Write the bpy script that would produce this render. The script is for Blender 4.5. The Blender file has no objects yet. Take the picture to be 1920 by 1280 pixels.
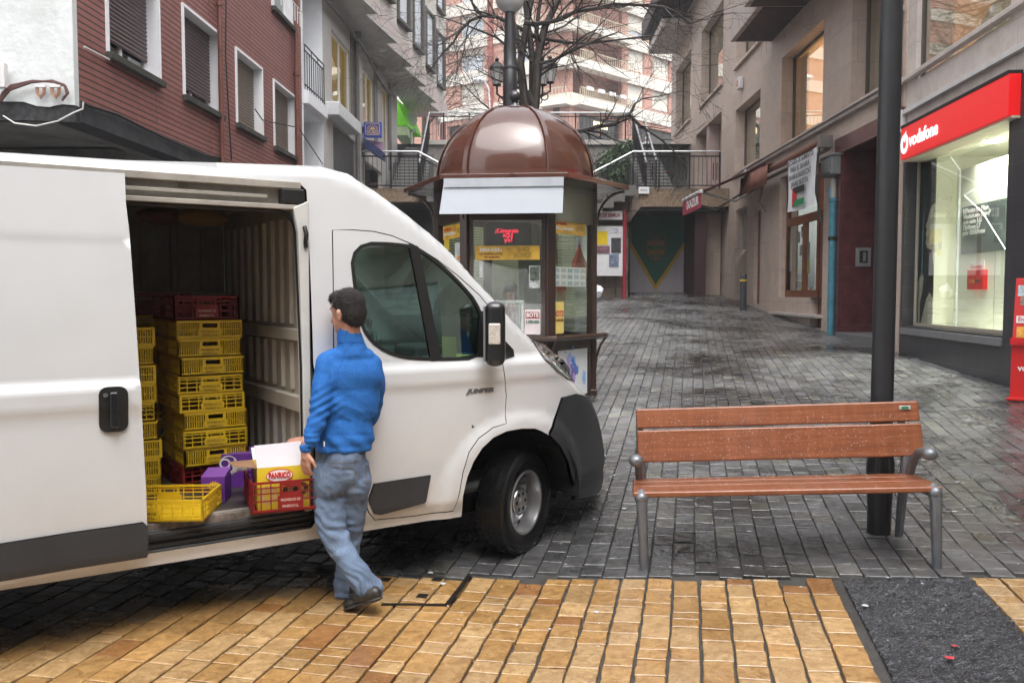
import bpy, bmesh, math, random
from mathutils import Vector, Matrix, noise
from mathutils.geometry import delaunay_2d_cdt
random.seed(7)
sc = bpy.context.scene
C = sc.collection
R = math.radians
# ---------------------------------------------------------------- camera
FPX = 1600.0; EYE = 1.7; TH = math.atan(90/1600.0)
cam = bpy.data.cameras.new('camera'); cam.sensor_width = 36; cam.lens = 36*FPX/1920
cam.clip_start = .05; cam.clip_end = 600
camo = bpy.data.objects.new('camera', cam); C.objects.link(camo)
camo.location = (0, 0, EYE); camo.rotation_euler = (math.pi/2-TH, 0, 0); sc.camera = camo
# ---------------------------------------------------------------- sky + sun (overcast, rain)
W = bpy.data.worlds.new('World'); sc.world = W; W.use_nodes = True
nt = W.node_tree; nt.nodes.clear()
sky = nt.nodes.new('ShaderNodeTexSky'); sky.sky_type = 'NISHITA'; sky.sun_disc = False
sky.sun_elevation = R(63); sky.sun_rotation = R(160); sky.air_density = 1.6; sky.dust_density = 4.5
hs = nt.nodes.new('ShaderNodeHueSaturation'); hs.inputs['Saturation'].default_value = .16
hs.inputs['Value'].default_value = 1.0
bg = nt.nodes.new('ShaderNodeBackground'); bg.inputs['Strength'].default_value = .15
wo = nt.nodes.new('ShaderNodeOutputWorld')
nt.links.new(sky.outputs[0], hs.inputs['Color']); nt.links.new(hs.outputs[0], bg.inputs['Color']); nt.links.new(bg.outputs[0], wo.inputs[0])
sl = bpy.data.lights.new('sun', 'SUN'); sl.energy = .8; sl.angle = R(50); sl.color = (1, .98, .95)
slo = bpy.data.objects.new('sun', sl); C.objects.link(slo); slo.rotation_euler = (R(27), 0, R(-20)); slo.location = (0, 0, 30)
sc.view_settings.view_transform = 'Standard'; sc.view_settings.look = 'None'
sc.view_settings.exposure = 1.38; sc.view_settings.gamma = 1
sc.cycles.max_bounces = 8; sc.cycles.diffuse_bounces = 4; sc.cycles.glossy_bounces = 4; sc.cycles.transmission_bounces = 8; sc.cycles.transparent_max_bounces = 12
# ---------------------------------------------------------------- pixel tools (read positions off the photograph at authoring scale)
def ray(u, v):
    x = (u-960)/FPX; z = -(v-640)/FPX
    return Vector((x, math.cos(TH)+z*math.sin(TH), -math.sin(TH)+z*math.cos(TH)))
def at(u, v, Y):
    d = ray(u, v); t = Y/d.y
    return Vector((d.x*t, Y, EYE+d.z*t))
def gz(x, y):
    P = [(-40, 0), (5.2, 0), (8, .14), (10.8, .36), (14, .65), (16.8, .9), (22.5, 1.3), (28, 1.74), (60, 1.9)]
    z = P[-1][1]
    for (a, za), (b, zb) in zip(P, P[1:]):
        if y <= b:
            z = za+(zb-za)*(y-a)/(b-a); break
    c = max(0, min(1, (16-y)/6))
    return z+.045*max(0, min(x, 8))*c
def gnd(u, v):
    d = ray(u, v); z = 0
    for _ in range(12):
        t = (z-EYE)/d.z if d.z < -1e-4 else 60
        z = gz(d.x*t, d.y*t)
    return Vector((d.x*t, d.y*t, z))
class Plane:      # vertical facade plane: through P0=(x,y), horizontal direction ang; local x along, local y away from camera side, z up
    def __init__(s, x, y, ang, z=0):
        s.o = Vector((x, y, z)); s.a = ang; s.d = Vector((math.cos(ang), math.sin(ang), 0)); s.n = Vector((-math.sin(ang), math.cos(ang), 0))
    def M(s): return Matrix.Translation(s.o) @ Matrix.Rotation(s.a, 4, 'Z')
    def hit(s, u, v, off=0):
        d = ray(u, v); o = s.o+s.n*off; E = Vector((0, 0, EYE))
        t = (o-E).dot(s.n)/d.dot(s.n); p = E+d*t
        return ((p-o).dot(s.d), p.z-s.o.z)
# ---------------------------------------------------------------- materials
MATS = {}
def mat(name, col, rough=.5, metal=0, var=.12, scl=5, bump=0, bsc=60, coat=0, emit=0, stain=0, spec=.5, trans=0, rvar=0, cols=None, strk=0):
    if name in MATS: return MATS[name]
    m = bpy.data.materials.new(name); m.use_nodes = True; MATS[name] = m
    n = m.node_tree.nodes; l = m.node_tree.links; b = n['Principled BSDF']
    b.inputs['Roughness'].default_value = rough; b.inputs['Metallic'].default_value = metal
    b.inputs['Specular IOR Level'].default_value = spec
    if coat: b.inputs['Coat Weight'].default_value = coat; b.inputs['Coat Roughness'].default_value = .04
    if trans: b.inputs['Transmission Weight'].default_value = trans
    tc = n.new('ShaderNodeTexCoord'); src = tc.outputs['Object']
    c1 = (*col, 1)
    nz = n.new('ShaderNodeTexNoise'); nz.inputs['Scale'].default_value = scl; nz.inputs['Detail'].default_value = 6; nz.inputs['Roughness'].default_value = .65
    l.new(src, nz.inputs['Vector'])
    rp = n.new('ShaderNodeValToRGB'); rp.color_ramp.elements[0].position = .3; rp.color_ramp.elements[1].position = .7
    lo = [max(0, c*(1-var)) for c in col]; hi = [min(1, c*(1+var)) for c in col]
    rp.color_ramp.elements[0].color = (*lo, 1); rp.color_ramp.elements[1].color = (*hi, 1)
    l.new(nz.outputs['Fac'], rp.inputs['Fac']); out = rp.outputs['Color']
    if stain or strk:
        mp = n.new('ShaderNodeMapping'); mp.inputs['Scale'].default_value = (3, 3, .35) if strk else (1, 1, 1)
        l.new(src, mp.inputs['Vector'])
        n2 = n.new('ShaderNodeTexNoise'); n2.inputs['Scale'].default_value = 1.6; n2.inputs['Detail'].default_value = 9; n2.inputs['Roughness'].default_value = .7
        l.new(mp.outputs[0], n2.inputs['Vector'])
        r2 = n.new('ShaderNodeValToRGB'); r2.color_ramp.elements[0].position = .5; r2.color_ramp.elements[1].position = .72
        r2.color_ramp.elements[0].color = (0, 0, 0, 1); k = max(stain, strk); r2.color_ramp.elements[1].color = (k, k, k, 1)
        l.new(n2.outputs['Fac'], r2.inputs['Fac'])
        mx = n.new('ShaderNodeMixRGB'); mx.blend_type = 'MIX'; l.new(r2.outputs[0], mx.inputs['Fac']); l.new(out, mx.inputs[1])
        mx.inputs[2].default_value = (col[0]*.45, col[1]*.43, col[2]*.4, 1); out = mx.outputs[0]
    l.new(out, b.inputs['Base Color'])
    if rvar:
        mr = n.new('ShaderNodeMapRange'); mr.inputs[3].default_value = max(.02, rough-rvar); mr.inputs[4].default_value = min(1, rough+rvar)
        mr.inputs[1].default_value = .3; mr.inputs[2].default_value = .7
        l.new(nz.outputs['Fac'], mr.inputs[0]); l.new(mr.outputs[0], b.inputs['Roughness'])
    if bump:
        nb = n.new('ShaderNodeTexNoise'); nb.inputs['Scale'].default_value = bsc; nb.inputs['Detail'].default_value = 5
        l.new(src, nb.inputs['Vector']); bp = n.new('ShaderNodeBump'); bp.inputs['Strength'].default_value = bump; bp.inputs['Distance'].default_value = .01
        l.new(nb.outputs['Fac'], bp.inputs['Height']); l.new(bp.outputs[0], b.inputs['Normal'])
    if emit:
        b.inputs['Emission Color'].default_value = c1; b.inputs['Emission Strength'].default_value = emit
    return m
def glass(name, tint=(.8, .9, .88), refl=.0, rough=.02, gcol=(1, 1, 1)):
    if name in MATS: return MATS[name]
    m = bpy.data.materials.new(name); m.use_nodes = True; MATS[name] = m
    n = m.node_tree.nodes; l = m.node_tree.links; n.clear()
    o = n.new('ShaderNodeOutputMaterial'); tr = n.new('ShaderNodeBsdfTransparent'); tr.inputs[0].default_value = (*tint, 1)
    gl = n.new('ShaderNodeBsdfGlossy'); gl.inputs['Roughness'].default_value = rough; gl.inputs[0].default_value = (*gcol, 1)
    lw = n.new('ShaderNodeLayerWeight'); lw.inputs['Blend'].default_value = .5
    fr = n.new('ShaderNodeMath'); fr.operation = 'POWER'; fr.inputs[1].default_value = 4; l.new(lw.outputs['Facing'], fr.inputs[0])
    ad = n.new('ShaderNodeMath'); ad.operation = 'MULTIPLY_ADD'; ad.inputs[1].default_value = .7; ad.inputs[2].default_value = .045+refl; ad.use_clamp = True
    mx = n.new('ShaderNodeMixShader'); l.new(fr.outputs[0], ad.inputs[0]); l.new(ad.outputs[0], mx.inputs[0]); l.new(tr.outputs[0], mx.inputs[1]); l.new(gl.outputs[0], mx.inputs[2])
    nb = n.new('ShaderNodeTexNoise'); nb.inputs['Scale'].default_value = 1.5; bp = n.new('ShaderNodeBump'); bp.inputs['Strength'].default_value = .025
    tc = n.new('ShaderNodeTexCoord'); l.new(tc.outputs['Object'], nb.inputs['Vector']); l.new(nb.outputs['Fac'], bp.inputs['Height']); l.new(bp.outputs[0], gl.inputs['Normal'])
    l.new(mx.outputs[0], o.inputs[0]); return m
def brickmat(name, c1, c2, mortar, w, h, ms=.006, rough=.7, bump=.5, scale=1, xz=True, off=.5, stain=.0, var=.1):
    if name in MATS: return MATS[name]
    m = mat(name, c1, rough, var=var, stain=stain)
    n = m.node_tree.nodes; l = m.node_tree.links; b = n['Principled BSDF']
    tc = n.new('ShaderNodeTexCoord'); sp = n.new('ShaderNodeSeparateXYZ'); cb = n.new('ShaderNodeCombineXYZ'); ad = n.new('ShaderNodeMath')
    l.new(tc.outputs['Object'], sp.inputs[0]); ad.operation = 'ADD'
    l.new(sp.outputs['X'], ad.inputs[0]); l.new(sp.outputs['Y'], ad.inputs[1]); l.new(ad.outputs[0], cb.inputs['X']); l.new(sp.outputs['Z'], cb.inputs['Y'])
    br = n.new('ShaderNodeTexBrick'); br.offset = off; l.new(cb.outputs[0], br.inputs['Vector'])
    br.inputs['Scale'].default_value = 1; br.inputs['Brick Width'].default_value = w; br.inputs['Row Height'].default_value = h
    br.inputs['Mortar Size'].default_value = ms; br.inputs['Mortar Smooth'].default_value = .1
    br.inputs['Color1'].default_value = (*c1, 1); br.inputs['Color2'].default_value = (*c2, 1); br.inputs['Mortar'].default_value = (*mortar, 1)
    old = b.inputs['Base Color'].links[0].from_socket
    # noise-tinted bricks: multiply brick colour by normalised noise
    mu = n.new('ShaderNodeMixRGB'); mu.blend_type = 'MULTIPLY'; mu.inputs[0].default_value = 1
    dv = n.new('ShaderNodeMixRGB'); dv.blend_type = 'DIVIDE'; dv.inputs[0].default_value = 1; dv.inputs[2].default_value = (*[max(.001, c) for c in c1], 1)
    l.new(old, dv.inputs[1]); l.new(br.outputs['Color'], mu.inputs[1]); l.new(dv.outputs[0], mu.inputs[2]); l.new(mu.outputs[0], b.inputs['Base Color'])
    bp = n.new('ShaderNodeBump'); bp.inputs['Strength'].default_value = bump; bp.inputs['Distance'].default_value = .01; bp.invert = True
    l.new(br.outputs['Fac'], bp.inputs['Height']); l.new(bp.outputs[0], b.inputs['Normal'])
    return m
# ---------------------------------------------------------------- mesh builder
I4 = Matrix.Identity(4)
class MB:
    def __init__(s, T=I4): s.V = []; s.F = []; s.T = T.copy(); s.mi = []; s.m = 0
    def add(s, vs, fs):
        k = len(s.V); s.V += [s.T @ Vector(v) for v in vs]; s.F += [[i+k for i in f] for f in fs]; s.mi += [s.m]*len(fs); return s
    def box(s, x0, x1, y0, y1, z0, z1):
        if x0 > x1: x0, x1 = x1, x0
        if y0 > y1: y0, y1 = y1, y0
        if z0 > z1: z0, z1 = z1, z0
        return s.add([(x, y, z) for z in (z0, z1) for y in (y0, y1) for x in (x0, x1)], [(0, 2, 3, 1), (4, 5, 7, 6), (0, 1, 5, 4), (2, 6, 7, 3), (0, 4, 6, 2), (1, 3, 7, 5)])
    def cbox(s, c, sz, rot=None):
        T = s.T; s.T = T @ Matrix.Translation(c) @ (rot.to_4x4() if rot else I4)
        s.box(-sz[0]/2, sz[0]/2, -sz[1]/2, sz[1]/2, -sz[2]/2, sz[2]/2); s.T = T; return s
    def prism(s, pts, y0, y1, ax='y'):      # pts in (x,z) extruded along y, or in (x,y) extruded along z
        n = len(pts)
        f = (lambda a, b, c: (a, c, b)) if ax == 'y' else (lambda a, b, c: (a, b, c)) if ax == 'z' else (lambda a, b, c: (c, a, b))
        vs = [f(a, b, y0) for a, b in pts]+[f(a, b, y1) for a, b in pts]
        area = sum(pts[i][0]*pts[(i+1) % n][1]-pts[(i+1) % n][0]*pts[i][1] for i in range(n))
        fs = [list(range(n)), list(range(2*n-1, n-1, -1))]+[[i, i+n, (i+1) % n+n, (i+1) % n] for i in range(n)]
        return s.add(vs, fs)
    def quad(s, *p): return s.add(p, [tuple(range(len(p)))])
    def tube(s, pts, r, n=8, caps=True, closed=False):
        pts = [Vector(p) for p in pts]; N = len(pts); rr = r if isinstance(r, (list, tuple)) else [r]*N
        vs = []; fs = []; up = None
        for i, p in enumerate(pts):
            if closed: t = pts[(i+1) % N]-pts[i-1]
            else: t = pts[min(i+1, N-1)]-pts[max(i-1, 0)]
            t.normalize()
            if up is None: up = t.orthogonal().normalized() if abs(t.z) > .9 or True else Vector((0, 0, 1))
            u = (up-t*up.dot(t)); 
            if u.length < 1e-6: u = t.orthogonal()
            u.normalize(); up = u; w = t.cross(u)
            for k in range(n):
                a = 2*math.pi*k/n; vs.append(p+(u*math.cos(a)+w*math.sin(a))*rr[i])
        L = N if closed else N-1
        for i in range(L):
            j = (i+1) % N
            for k in range(n):
                k2 = (k+1) % n; fs.append((i*n+k, i*n+k2, j*n+k2, j*n+k))
        if caps and not closed: fs.append(tuple(range(n-1, -1, -1))); fs.append(tuple((N-1)*n+k for k in range(n)))
        return s.add(vs, fs)
    def cyl(s, a, b, r, r2=None, n=16): return s.tube([a, b], [r, r if r2 is None else r2], n)
    def lathe(s, prof, c=(0, 0, 0), n=24, a0=0, a1=360, axis='z', cap=True):
        vs = []; fs = []; full = abs(a1-a0) >= 359.9; m = n if full else n+1; P = len(prof)
        for i in range(m):
            a = R(a0+(a1-a0)*i/n)
            for r, z in prof:
                p = (r*math.cos(a), r*math.sin(a), z)
                if axis == 'y': p = (p[0], -p[2], p[1])
                if axis == 'x': p = (p[2], p[0], p[1])
                vs.append((p[0]+c[0], p[1]+c[1], p[2]+c[2]))
        for i in range(n):
            j = (i+1) % m
            for k in range(P-1): fs.append((i*P+k, j*P+k, j*P+k+1, i*P+k+1))
        return s.add(vs, fs)
    def ball(s, c, r, n=12, sx=1, sy=1, sz=1):
        pr = [(r*math.sin(math.pi*i/n), -r*math.cos(math.pi*i/n)) for i in range(n+1)]
        T = s.T; s.T = T @ Matrix.Translation(c) @ Matrix.Diagonal((sx, sy, sz, 1)); s.lathe(pr, n=max(8, n)); s.T = T; return s
    def build(s, name, m, parent=None, smooth=False, bevel=0, loc=None, rotz=0, M=None, ang=35, segs=2, fix=True):
        me = bpy.data.meshes.new(name); me.from_pydata([tuple(v) for v in s.V], [], s.F)
        ms = m if isinstance(m, (list, tuple)) else [m]
        for q in ms: me.materials.append(q)
        if len(ms) > 1: me.polygons.foreach_set('material_index', s.mi)
        if fix:
            bm = bmesh.new(); bm.from_mesh(me); bmesh.ops.remove_doubles(bm, verts=bm.verts, dist=1e-5); bmesh.ops.recalc_face_normals(bm, faces=bm.faces); bm.to_mesh(me); bm.free()
        if smooth: me.shade_smooth(); me.set_sharp_from_angle(angle=R(ang))
        o = bpy.data.objects.new(name, me); C.objects.link(o)
        if parent: o.parent = parent
        if M is not None: o.matrix_local = M
        elif loc is not None: o.location = loc; o.rotation_euler.z = rotz
        if bevel:
            bv = o.modifiers.new('bevel', 'BEVEL'); bv.width = bevel; bv.segments = segs; bv.limit_method = 'ANGLE'; bv.angle_limit = R(40); bv.harden_normals = True
            me.shade_smooth()
        return o
def tag(o, label=None, cat=None, group=None, kind=None):
    if label: o['label'] = label
    if cat: o['category'] = cat
    if group: o['group'] = group
    if kind: o['kind'] = kind
    return o
def thing(name, label, cat, loc=(0, 0, 0), rotz=0, group=None, M=None):
    o = bpy.data.objects.new(name, None); C.objects.link(o); o.empty_display_size = .2
    if M is not None: o.matrix_world = M
    else: o.location = loc; o.rotation_euler.z = rotz
    return tag(o, label, cat, group)
def kids(o): return [c for c in bpy.data.objects if c.parent == o]
def dup(root, loc=None, rotz=None, label=None, M=None, group=None):
    r = root.copy(); C.objects.link(r)
    if loc is not None: r.location = loc
    if rotz is not None: r.rotation_euler.z = rotz
    if M is not None: r.matrix_world = M
    if label: r['label'] = label
    if group: r['group'] = group
    for ch in kids(root):
        c = ch.copy(); C.objects.link(c); c.parent = r
        for g in kids(ch):
            d = g.copy(); C.objects.link(d); d.parent = c
    return r
FONT = None
def text(name, s, h, m, parent=None, loc=(0, 0, 0), width=None, depth=.002, bold=0, align='CENTER', shear=0, rx=90, M=None, ls=1):
    """flat lettering lying in the local x-z plane, facing -y"""
    cu = bpy.data.curves.new(name, 'FONT'); cu.body = s; cu.size = h*1.4; cu.extrude = depth; cu.align_x = align; cu.align_y = 'CENTER'; cu.shear = shear; cu.offset = bold; cu.space_line = ls; cu.resolution_u = 3
    t = bpy.data.objects.new('tmp', cu); C.objects.link(t); dg = bpy.context.evaluated_depsgraph_get(); dg.update()
    me = bpy.data.meshes.new_from_object(t.evaluated_get(dg)); bpy.data.objects.remove(t); bpy.data.curves.remove(cu)
    me.materials.clear(); me.materials.append(m); me.name = name
    sx = 1
    if width:
        xs = [v.co.x for v in me.vertices]; sx = width/(max(xs)-min(xs)) if xs else 1
    me.transform(Matrix.Rotation(R(rx), 4, 'X') @ Matrix.Diagonal((sx, 1, 1, 1)))
    o = bpy.data.objects.new(name, me); C.objects.link(o)
    if parent: o.parent = parent
    if M is not None: o.matrix_local = M
    else: o.location = loc
    return o
def cdt(outline, holes, res, f, lines=()):
    """conforming triangulated panel in (x,z) with depth y=f(x,z)"""
    def dens(P, closed=True):
        out = []
        n = len(P)
        for i in range(n if closed else n-1):
            a, b = P[i], P[(i+1) % n]; L = math.dist(a, b); k = max(1, int(L/res))
            for j in range(k): out.append((a[0]+(b[0]-a[0])*j/k, a[1]+(b[1]-a[1])*j/k))
        if not closed: out.append(P[-1])
        return out
    vs = []; es = []
    loops = [dens(outline)]+[dens(h) for h in holes]
    for L in loops:
        k = len(vs); vs += L; es += [(k+i, k+(i+1) % len(L)) for i in range(len(L))]
    for Ln in lines:
        L = dens(Ln, False); k = len(vs); vs += L; es += [(k+i, k+i+1) for i in range(len(L)-1)]
    def inside(p, P):
        c = False; n = len(P)
        for i in range(n):
            a, b = P[i], P[(i+1) % n]
            if (a[1] > p[1]) != (b[1] > p[1]) and p[0] < (b[0]-a[0])*(p[1]-a[1])/(b[1]-a[1])+a[0]: c = not c
        return c
    bnd = [v for v in vs]
    x0 = min(p[0] for p in outline); x1 = max(p[0] for p in outline); z0 = min(p[1] for p in outline); z1 = max(p[1] for p in outline)
    cell = {}
    for v in bnd: cell.setdefault((int(v[0]/res), int(v[1]/res)), []).append(v)
    nx = int((x1-x0)/res)+1; nz = int((z1-z0)/res)+1
    for i in range(nx+1):
        for j in range(nz+1):
            p = (x0+i*res+(res/2 if j % 2 else 0), z0+j*res)
            if not inside(p, outline) or any(inside(p, h) for h in holes): continue
            ck = (int(p[0]/res), int(p[1]/res))
            if any(math.dist(p, q) < res*.45 for a in (-1, 0, 1) for b in (-1, 0, 1) for q in cell.get((ck[0]+a, ck[1]+b), ())): continue
            vs.append(p)
    r = delaunay_2d_cdt([Vector(v) for v in vs], es, [], 0, 1e-6)
    V = [tuple(v) for v in r[0]]; T = []
    for t in r[2]:
        c = (sum(V[i][0] for i in t)/3, sum(V[i][1] for i in t)/3)
        if inside(c, outline) and not any(inside(c, h) for h in holes): T.append(tuple(t))
    return V, T, f, loops
def panel(name, m, parent, outline, holes=(), f=lambda x, z: 0, res=.04, rim=.03, lines=(), side=1, W=0):
    V, T, f, loops = cdt(outline, holes, res, f, lines)
    def P(x, z, o=0):
        y = f(x, z)+o
        return (x, y if side == 1 else W-y, z)
    b = MB(); vs = [P(x, z) for x, z in V]; nrm = []
    for x, z in V:
        e = .004; fx = (f(x+e, z)-f(x-e, z))/(2*e); fz = (f(x, z+e)-f(x, z-e))/(2*e)
        n = Vector((fx, -1, fz)).normalized()
        if side != 1: n.y = -n.y
        nrm.append(n)
    ft = []
    for t in T:
        a, c, d = (Vector(vs[i]) for i in t); n = (c-a).cross(d-a)
        ft.append(t if n.dot(nrm[t[0]]) > 0 else t[::-1])
    nv = len(vs); allv = list(vs); alln = list(nrm); allf = [tuple(t) for t in ft]
    if rim:
        for L in loops:
            k = len(allv); n = len(L)
            for x, z in L: allv.append(P(x, z, .0005))
            for x, z in L: allv.append(P(x, z, rim))
            for i in range(n): 
                q = L[i]; q2 = L[(i+1) % n]; q0 = L[i-1]; tx = q2[0]-q0[0]; tz = q2[1]-q0[1]; ln = math.hypot(tx, tz) or 1
                alln.append(Vector((tz/ln, 0, -tx/ln)))
            alln += alln[-n:]
            for i in range(n): allf.append((k+i, k+(i+1) % n, k+n+(i+1) % n, k+n+i))
    me = bpy.data.meshes.new(name); me.from_pydata(allv, [], allf); me.materials.append(m); me.shade_smooth()
    me.normals_split_custom_set_from_vertices([tuple(n) for n in alln])
    o = bpy.data.objects.new(name, me); C.objects.link(o); o.parent = parent
    return o
def sm(x, a, b):
    t = max(0, min(1, (x-a)/(b-a))); return t*t*(3-2*t)
# ================================================================ GROUND
def ground():
    # one sheet to the horizon
    b = MB(); xs = [-100, -60, -20, -12, -8]+[-6+.5*i for i in range(29)]+[9, 12, 20, 60, 100]; ys = [-40, -20, -5]+[0+.6*i for i in range(60)]+[40, 60, 90, 130]
    nx = len(xs); vs = [(x, y, gz(x, y)-.022) for y in ys for x in xs]
    fs = [(j*nx+i, j*nx+i+1, (j+1)*nx+i+1, (j+1)*nx+i) for j in range(len(ys)-1) for i in range(nx-1)]
    b.add(vs, fs); o = b.build('ground', mat('mortar', (.06, .058, .055), .3, bump=.4, bsc=90, var=.3), smooth=True)
    tag(o, kind='structure')
ground()
PA = R(-11.8)
e1 = Vector((math.cos(PA), math.sin(PA))); e2 = Vector((-math.sin(PA), math.cos(PA)))
BND = [(-9, 3.3), (-2.6, 3.95), (-1.6, 4.75), (-.9, 5.02), (-.29, 5.05), (1.92, 4.78), (3.2, 4.62), (6, 4.3)]   # near edge of the dark paving
def b2(x): return 5.02-.122*(x+.29) if x < -.29 else bndy(x)
def bndy(x):
    for (a, ya), (b, yb) in zip(BND, BND[1:]):
        if x <= b: return ya+(yb-ya)*(x-a)/(b-a)
    return BND[-1][1]
# strip of dark asphalt in paving coordinates
def pf(x, y): return (x*e1.x+y*e1.y, x*e2.x+y*e2.y)
A0 = pf(1.92, 4.78)[0]; A1 = pf(*gnd(1822, 1078).xy)[0]
def paver_mat(name, base, r0, r1, sc1, bumpk, pud=.5, lowc=(.62, .55, .48), p0=.32, wetdark=.85, psc=.9):
    m = bpy.data.materials.new(name); m.use_nodes = True; n = m.node_tree.nodes; l = m.node_tree.links; b = n['Principled BSDF']
    at_ = n.new('ShaderNodeAttribute'); at_.attribute_name = 'tint'; tc = n.new('ShaderNodeTexCoord')
    n1 = n.new('ShaderNodeTexNoise'); n1.inputs['Scale'].default_value = sc1; n1.inputs['Detail'].default_value = 8; n1.inputs['Roughness'].default_value = .7; n1.inputs['Distortion'].default_value = 1.2
    l.new(tc.outputs['Object'], n1.inputs['Vector'])
    rp = n.new('ShaderNodeValToRGB'); rp.color_ramp.elements[0].position = p0; rp.color_ramp.elements[1].position = .62
    rp.color_ramp.elements[0].color = (*lowc, 1); rp.color_ramp.elements[1].color = (1.08, 1.08, 1.1, 1)
    l.new(n1.outputs['Fac'], rp.inputs['Fac']); mu = n.new('ShaderNodeMixRGB'); mu.blend_type = 'MULTIPLY'; mu.inputs[0].default_value = 1
    l.new(at_.outputs['Color'], mu.inputs[1]); l.new(rp.outputs[0], mu.inputs[2]); l.new(mu.outputs[0], b.inputs['Base Color'])
    # wetness: broad puddled zones are mirror-like and the rest only damp
    n2 = n.new('ShaderNodeTexNoise'); n2.inputs['Scale'].default_value = psc; n2.inputs['Detail'].default_value = 9; n2.inputs['Roughness'].default_value = .68; n2.inputs['Distortion'].default_value = .3; l.new(tc.outputs['Object'], n2.inputs['Vector'])
    mr = n.new('ShaderNodeMapRange'); mr.inputs[1].default_value = pud-.12; mr.inputs[2].default_value = pud+.12; mr.inputs[3].default_value = r0; mr.inputs[4].default_value = r1
    l.new(n2.outputs['Fac'], mr.inputs[0]); l.new(mr.outputs[0], b.inputs['Roughness'])
    b.inputs['Specular IOR Level'].default_value = .9
    wr = n.new('ShaderNodeMapRange'); wr.inputs[1].default_value = pud-.12; wr.inputs[2].default_value = pud+.12; wr.inputs[3].default_value = wetdark; wr.inputs[4].default_value = 1.12; l.new(n2.outputs['Fac'], wr.inputs[0])
    mw = n.new('ShaderNodeMixRGB'); mw.blend_type = 'MULTIPLY'; mw.inputs[0].default_value = 1; l.new(mu.outputs[0], mw.inputs[1]); l.new(wr.outputs[0], mw.inputs[2]); l.new(mw.outputs[0], b.inputs['Base Color'])
    b.inputs['Coat Weight'].default_value = .0
    n3 = n.new('ShaderNodeTexNoise'); n3.inputs['Scale'].default_value = 14; n3.inputs['Detail'].default_value = 7; l.new(tc.outputs['Object'], n3.inputs['Vector'])
    bp = n.new('ShaderNodeBump'); bp.inputs['Strength'].default_value = bumpk; bp.inputs['Distance'].default_value = .02; l.new(n3.outputs['Fac'], bp.inputs['Height']); bs = n.new('ShaderNodeMapRange'); bs.inputs[1].default_value = pud-.12; bs.inputs[2].default_value = pud+.12; bs.inputs[3].default_value = .12*bumpk; bs.inputs[4].default_value = bumpk; l.new(n2.outputs['Fac'], bs.inputs[0]); l.new(bs.outputs[0], bp.inputs['Strength'])
    l.new(bp.outputs[0], b.inputs['Normal'])
    return m
def stones(name, m, cells, jit, hgt=.0, bev=.006, tilt=.012):
    """cells: list of (p0,q0,p1,q1,colour) rectangles in paving coordinates"""
    V = []; F = []; colr = []
    for (p0, q0, p1, q1, c) in cells:
        k = len(V); j = lambda: random.uniform(-jit, jit)
        cr = [(p0+j(), q0+j()), (p1+j(), q0+j()), (p1+j(), q1+j()), (p0+j(), q1+j())]
        # extra mid points make the edges uneven
        pts = []
        for a in range(4):
            A = cr[a]; B = cr[(a+1) % 4]; pts.append(A)
            if jit > .002:
                for t in (.33, .67): pts.append((A[0]+(B[0]-A[0])*t+j()*.8, A[1]+(B[1]-A[1])*t+j()*.8))
        n = len(pts); cx = sum(a for a, _ in pts)/n; cy = sum(b for _, b in pts)/n
        w = e1*cx+e2*cy; z0 = gz(w.x, w.y)+hgt; tl = (random.gauss(0, tilt), random.gauss(0, tilt)); dz = random.uniform(-.0015, .0015)
        def W3(p, q, sh, dzz):
            p = cx+(p-cx)*(1-sh/(p1-p0)*2); q = cy+(q-cy)*(1-sh/(q1-q0)*2)
            w = e1*p+e2*q; return (w.x, w.y, gz(w.x, w.y)+hgt+dzz+dz+tl[0]*(p-cx)+tl[1]*(q-cy))
        V += [W3(p, q, 0, -.028) for p, q in pts]+[W3(p, q, 0, -bev*.8) for p, q in pts]+[W3(p, q, bev, 0) for p, q in pts]
        for i in range(n):
            i2 = (i+1) % n; F.append((k+i, k+i2, k+n+i2, k+n+i)); F.append((k+n+i, k+n+i2, k+2*n+i2, k+2*n+i))
        F.append(tuple(k+2*n+i for i in range(n))); colr += [c]*(3*n)
    me = bpy.data.meshes.new(name); me.from_pydata(V, [], F); me.materials.append(m)
    ca = me.color_attributes.new('tint', 'FLOAT_COLOR', 'POINT')
    ca.data.foreach_set('color', [x for c in colr for x in (*c, 1)])
    o = bpy.data.objects.new(name, me); C.objects.link(o); tag(o, kind='structure'); return o
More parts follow.
